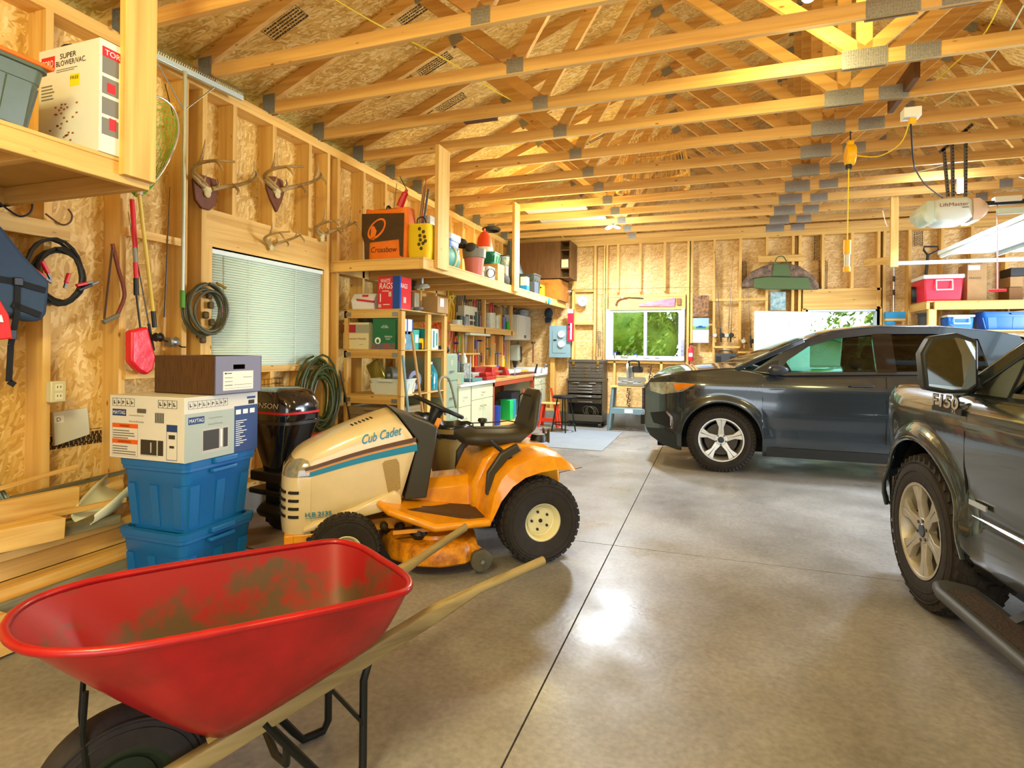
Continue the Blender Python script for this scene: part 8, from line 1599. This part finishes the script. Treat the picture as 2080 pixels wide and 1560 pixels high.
one(MB().tube(spline([p+Vector((.0, 0, -.02)), PY(1853, 300, 5.0), PY(1856, 330, 5.2), PY(1860, 345, 5.4), PY(1880, 375, 5.8), PY(1915, 402, 6.15)], 6), .006, 6), 'power_cable', black, 'black cable running from the ceiling outlet to the garage door opener', 'cable')
# garage door opener
t = thing('door_opener', 'white garage door opener with red lettering hung from perforated steel straps', 'door opener', (2.08, 6.35, 2.5)); ow = mat('opener_white', '#dfe6de', .35)
def opr(z, hx, hy): return [Vector((2.08+hx*math.copysign(abs(math.cos(q))**.5, math.cos(q)), 6.35+hy*math.copysign(abs(math.sin(q))**.35, math.sin(q)), z)) for q in [2*PI*i/28 for i in range(28)]]
MB().loft([opr(2.49, .10, .12), opr(2.53, .17, .15), opr(2.69, .16, .15), opr(2.71, .14, .14)]).build('housing', ow, t, w=True, ang=50)
for sg in (1, -1): MB().loft([[Vector((2.08+sg*x, y, z)) for y, z in ((6.22, 2.50+dz), (6.20, 2.60), (6.22, 2.70-dz), (6.48, 2.70-dz), (6.5, 2.6), (6.48, 2.50+dz))] for x, dz in ((.15, 0), (.20, .0), (.25, .05), (.27, .09))]).build('light_cover', mat('lens_pale_green', '#cfdccb', .25) if sg < 0 else mat('lens_pale_rose', '#e8cdb8', .25), t, w=True, ang=60)
F = Face(t, (1.97-2.08, 6.198-6.35, .135), (1, 0, 0), (0, 0, 1)); F.text('LiftMaster', 0, 0, .032, mat('maroon_print', '#8c2f3a', .5), .22); F.rects('small_mark', txg, [(.17, -.02, .05, .008)])
pst = mat('perforated_strap', '#6f6d68', .4, .7); dt = mat('strap_holes', '#e9e2cf', .6)
for a, b_ in (((1926, 400), (1917, 302)), ((1936, 400), (1934, 286)), ((1961, 400), (1962, 262)), ((1908, 310), (1976, 252))):
    A, B_ = PY(*a, 6.3), PY(*b_, 6.3); MB().beam(A, B_, .03, .004, (0, 1, 0)).build('hanger_strap', pst, t, w=True); h_ = MB(); n_ = int((B_-A).length/.03)
    for i in range(n_): q = A.lerp(B_, (i+.5)/n_); h_.cyl(q+Vector((0, -.018, 0)), q+Vector((0, -.0155, 0)), .006, n=6)
    h_.build('strap_holes', MC['panel_gap'], t, w=True)
MB().beam((2.2, 6.4, 2.68), (5.0, 6.4, 2.68), .04, .04).build('rail', black, t, w=True); q = PY(2045, 405, 6.4); MB().box(q, (.2, .08, .05)).build('trolley', white, t, w=True, bev=.004)
t = thing('release_cord', 'pink emergency release cord with a red pull handle', 'cord', (q.x, q.y, q.z)); A, B_ = PY(2026, 412, 6.4), PY(2026, 590, 6.4); MB().cyl(A, B_, .005, n=6).build('cord', mat('pink_cord', '#e8909a', .5), t, w=True); MB().cyl(B_+Vector((-.065, 0, 0)), B_+Vector((.065, 0, 0)), .013, n=10).build('pull_handle', MC['red_vinyl'], t, w=True)
# open overhead garage door with its track
o = bpy.data.objects.new('door_2', None); COL.objects.link(o); o['kind'] = 'structure'; o.location = (3.9, 6.7, 2.45); wd_ = mat('white_steel_door', '#e2e9e4', .35)
for i in range(5): x0 = 2.53+.55*i; tb('door_section', wd_, x0, x0+.54, 5.35, 8.02, 2.455, 2.50, o, .003); tb('section_stile', wd_, x0+.02, x0+.05, 5.35, 8.02, 2.42, 2.455, o)
for y in (8.06, 5.30): tb('track', mat('galvanised_bar', '#c4d6d2'), 2.05, 5.15, y-.02, y+.02, 2.355, 2.40, o); MB().beam((2.62, y-.02, 2.40), (2.66, y-.02, 2.46), .02, .01).build('roller_bracket', steel, o, w=True)
t = thing('drop_post', 'pale timber hanger board carrying the end of the garage door track', 'post', (2.09, 8.02, 2.34)); tb('board', WZ, 2.045, 2.13, 8.0, 8.038, 2.33, ZT+.09, t); MB().beam((2.11, 8.05, 2.42), (1.95, 8.8, 2.50), .02, .09).build('brace', WY, t, w=True)
# LED lamps that light the room
bulb = mat('lit_led', '#f4f8ff', .4, em=18); 
def led(label, p, k=1, lobes=3):
    t = thing('ceiling_lamp', label, 'ceiling lamp', tuple(p)); MB().cyl((0, 0, .0), (0, 0, .07*k), .04*k, .03*k).build('socket', steel, t)
    for i in range(lobes): q = 2*PI*i/lobes+.5; M = Matrix.Rotation(q, 4, 'Z'); MB().lathe([(.001, 0), (.06*k, 0), (.065*k, .012*k), (.001, .014*k)], (0, 0, 0), (0, 0, 1), 20).xf(M @ Matrix.Translation((.085*k, 0, 0)) @ Matrix.Rotation(.3, 4, 'Y')).build('led_panel', bulb, t)
    return t
p1 = PY(1244, 462, 8.25); led('three-lobed LED lamp glowing near the back of the ceiling', p1, .8); point('led_light', p1+Vector((0, -.1, -.22)), 14, (.88, .94, 1), .22); area('led_downlight', p1+Vector((0, -.1, -.12)), (0, 0, 0), .34, .34, 115, (.78, .88, 1))
p2 = PY(1952, 372, 7.3); t = thing('ceiling_lamp', 'bright LED bulb glowing behind the garage door opener', 'ceiling lamp', tuple(p2)); MB().cyl((0, 0, -.1), (0, 0, .06), .035, n=16).build('led_panel', bulb, t); MB().cyl((0, 0, .06), (0, 0, .13), .03).build('socket', steel, t); point('led_light', p2+Vector((-.2, -.2, -.12)), 16, (.9, .95, 1), .2); area('led_downlight', p2+Vector((-.2, -.5, -.55)), (0, 0, 0), .3, .3, 75, (.78, .88, 1))
for x, y, pw, lb in ((-.9, -.3, 150, 'added warm fill lamp under the trusses, nearer than the view'), (1.9, .4, 45, 'added warm fill lamp above the pickup, out of view'), (.55, 3.9, 30, 'warm bulb hidden above the truss chords over the middle bay')):  # first two are unseen fill lamps added to brighten the near end
    z = 3.02 if y < 3 else 3.5; t = thing('ceiling_lamp', lb, 'ceiling lamp', (x, y, z)); MB().sph((0, 0, 0), .045).build('bulb', mat('lit_warm', '#ffdf9a', .4, em=6), t); MB().cyl((0, 0, .04), (0, 0, .14), .03).build('socket', white, t); point('lamp_light', (x, y, z-.22), pw, WARM, .3)
p = (-2.2, 6.9, 2.9); t = thing('ceiling_lamp', 'added warm fill lamp between trusses over the workbench', 'ceiling lamp', (-2.0, 6.95, ZT+.12)); MB().sph((0, 0, 0), .045).build('bulb', MC['lit_warm'], t); point('lamp_light', (-1.9, 6.95, ZT-.5), 50, WARM, .25)  # lamp added to brighten the bench and loft shelf
# boards stored on the chords, wires, wicker frames
for i, (x0, x1, y0, y1) in enumerate(((-2.52, -1.65, 7.30, 7.85), (-2.50, -1.50, 7.95, 8.25), (-2.50, -1.50, 8.35, 8.6))): one(MB().bx(x0, x1, y0, y1, ZT+.092, ZT+.115), 'foam_board', mat('foam_grey_white', '#c9cdc6', .6), 'white foam board lying on the truss chords over the bench, %s from the camera' % ORD[i], 'board', 'foam boards on the trusses', bev=.003)
def cable(lb, P, m_, r=.004, n='wire'): return one(MB().tube(spline(P, 5), r, 6), n, m_, lb, 'wire')
yc = mat('romex_yellow', '#efd21c', .45)
P = [Vector((XW+.55+.12*k+.5*math.sin(k*.9)*.1, 2.2+k*.92, 0)) for k in range(9)]; P = [Vector((-2.5+.18*k, 2.6+.86*k, rz(-2.5+.18*k)-.11-.03*(k % 2))) for k in range(9)]
cable('yellow cable stapled along the roof from the upper left into the distance', P, yc, .006)
cable('white wire strung between trusses near the garage door opener', [PY(1745, 350, 7.5), PY(1765, 366, 7.2), PY(1860, 350, 6.8), PY(1935, 330, 6.5)], white, .005); cable('pale wire hanging at the head of the door track post', [PY(1793, 428, 8), PY(1800, 455, 8), PY(1808, 460, 8.1), PY(1812, 440, 8.2)], white, .005)
cable('pale twisted wire high in the trusses at the right', [PY(2080, 10, 4.4), PY(2020, 110, 4.9), PY(1940, 190, 5.3), PY(1900, 215, 5.5)], mat('pale_green_wire', '#cfe0c0', .4), .005); cable('yellow wire high in the trusses at the right', [PY(2035, 0, 4.3), PY(1990, 80, 4.7), PY(1900, 165, 5.2), PY(1875, 205, 5.4)], yc, .005)
cable('thin grey cable looping at the far left top plate', [PX(1140, 478, -2.3), PX(1150, 490, -2.3), PX(1158, 496, -2.3), PX(1165, 480, -2.2)], yc, .005)
rat = mat('honey_rattan', '#d9a64a', .5); t = thing('rattan_chair_frame', 'round rattan chair frame stored up in the trusses', 'chair frame', (-.70, 7.15, ZT+.09)); 
def roval(z, R, y=0, sy=.62): return [(R*math.cos(q), y+R*sy*math.sin(q), z) for q in [2*PI*i/40 for i in range(40)]]
for z, R in ((.02, .43), (.22, .42), (.50, .36)): MB().tube(roval(z, R), .018 if z < .4 else .014, 8, True).build('rattan_hoop', rat, t)
b = MB()
for i in range(44):
    q = 2*PI*i/44; a, c = math.cos(q), math.sin(q); b.tube(spline([(.43*a, .27*c, .02), (.44*a, .27*c, .2), (.38*a, .23*c, .5), (.33*a, .2*c, .62), (.30*a, .18*c, .5)], 3), .005, 5)
b.build('spindles', rat, t); MB().tube([(-.42, -.1, .02), (-.30, -.2, .28), (.3, -.2, .28), (.42, -.1, .02)], .016, 8).build('cross_bow', rat, t)
one(MB().bx(-2.05, -1.75, 4.5, 4.56, ZT+.10, ZT+.19), 'blocking_board', MC['dark_board'], 'dark end of a board above the trusses over the near loft end', 'board')
# ================================================================ outdoors, seen through the openings
gm = mat('lawn', '#5f8a34', .9, var=.4, vs=3); tag(MB().bx(-14, 16, YBO+.3, 34, -.14, -.10).build('ground', gm), kind='structure'); tag(MB().bx(-30, XO-.5, -12, 34, -.14, -.10).build('ground', gm), kind='structure')
tag(MB().bx(XR+.3, 22, -14, YBO+.2, -.14, -.10).build('ground', mat('driveway', '#9b9a94', .8)), kind='structure'); tag(MB().bx(XO-.5, XR+.3, -14, YN-.2, -.14, -.10).build('ground', MC['driveway']), kind='structure')
def tree(label, loc, h, r, col, col2, seed=0, n=1500, leaf=.16):
    t = thing('tree', label, 'tree', loc, 0); rd = random.Random(seed); MB().tube([(0, 0, -.12), (.05, 0, h*.35), (0, .1, h*.75)], [r*.09, r*.06, r*.03], 8).build('trunk', mat('bark', '#5a4632', .9, var=.3), t)
    b = MB(); [b.sph((rd.gauss(0, r*.3), rd.gauss(0, r*.3), h*(.3+.55*k/6)), r*.42, n=10, m=6) for k in range(7)]; cl = [(rd.gauss(0, r*.45), rd.gauss(0, r*.45), h*(.15+.8*rd.random()), r*rd.uniform(.25, .5)) for _ in range(26)]
    for i in range(n):
        x, y, z, q = cl[i % 26]; v = Vector((rd.gauss(0, 1), rd.gauss(0, 1), rd.gauss(0, 1))).normalized()*q*rd.uniform(.6, 1.05); p = Vector((x, y, z))+v; a = Vector((rd.gauss(0, 1), rd.gauss(0, 1), rd.gauss(0, 1))).normalized(); e = a.orthogonal().normalized()*leaf*rd.uniform(.5, 1); g = a.cross(e)*.7
        b.add([p-e, p-g*.6, p+e, p+g*.6], [(0, 1, 2, 3)])
    m_ = mat('foliage_'+col.strip('#'), col, .6, var=.6, vs=2.5, col2=col2); b.build('foliage', m_, t); return t
for i, (x, y, h, r) in enumerate(((-4.2, 15.5, 5.5, 2.0), (-2.3, 14.2, 5.2, 1.9), (-.4, 15.8, 5.8, 2.1), (1.2, 19, 6, 2.2))): tree(['leftmost leafy green tree outside the back window', 'leafy tree filling the left pane of the back window', 'leafy tree filling the right pane of the back window', 'tall green tree behind the others, right of the back window'][i], (x, y, 0), h, r, '#b4d25a' if i != 2 else '#93b84e', '#6f9f38', i, 5200, .10)
tree('light green tree seen through the top right of the doorway', (4.35, 17.5, 0), 4.4, 1.0, '#a9b848', '#5f8a30', 9, 1600, .13); tree('bright green bush seen low through the SUV window', (4.6, 15.5, 0), 1.6, 1.5, '#9ad02c', '#4f8f1c', 11, 1500, .13)
for i, y in enumerate((2.6, 4.9)): tree(['tree outside, nearer to the camera behind the left blinds', 'tree outside, farther along behind the left blinds'][i], (-6.6, y, 0), 4.5, 1.5, '#8db83c', '#4d7a24', 30+i, 900, .2)
# neighbouring shed with a green roof
t = thing('shed', 'low pale shed with a green gable roof outside the doorway', 'shed', (2.6, 13.6, -.1)); sd_ = mat('pale_clapboard', '#c8d4c4', .7); b = MB()
for i in range(10): b.bx(1.6, 3.9, 13.2-.006*(i % 2), 13.25, -.1+.11*i, -.1+.11*(i+1)-.008)
b.prism([(1.6, 1.0), (3.9, 1.0), (2.1, 1.62)], .05, Matrix(((1, 0, 0, 0), (0, 0, 1, 13.2), (0, 1, 0, 0), (0, 0, 0, 1)))); b.bx(1.6, 3.9, 13.25, 16, -.1, 1.0); b.build('walls', sd_, t, w=True)
gr_ = mat('green_trim', '#3f8f78', .5)
for a, c in (((2.1, 1.68), (4.1, .95)), ((2.1, 1.68), (1.4, 1.2))):
    MB().beam((a[0], 13.1, a[1]), (c[0], 13.1, c[1]), .12, .1, (0, 0, 1)).build('rake_board', gr_, t, w=True); MB().add([(a[0], 13.1, a[1]), (c[0], 13.1, c[1]), (c[0], 16.1, c[1]), (a[0], 16.1, a[1])], [(0, 1, 2, 3)]).build('roof', mat('green_shingle', '#4f7f70', .8), t, w=True, solid=.05)
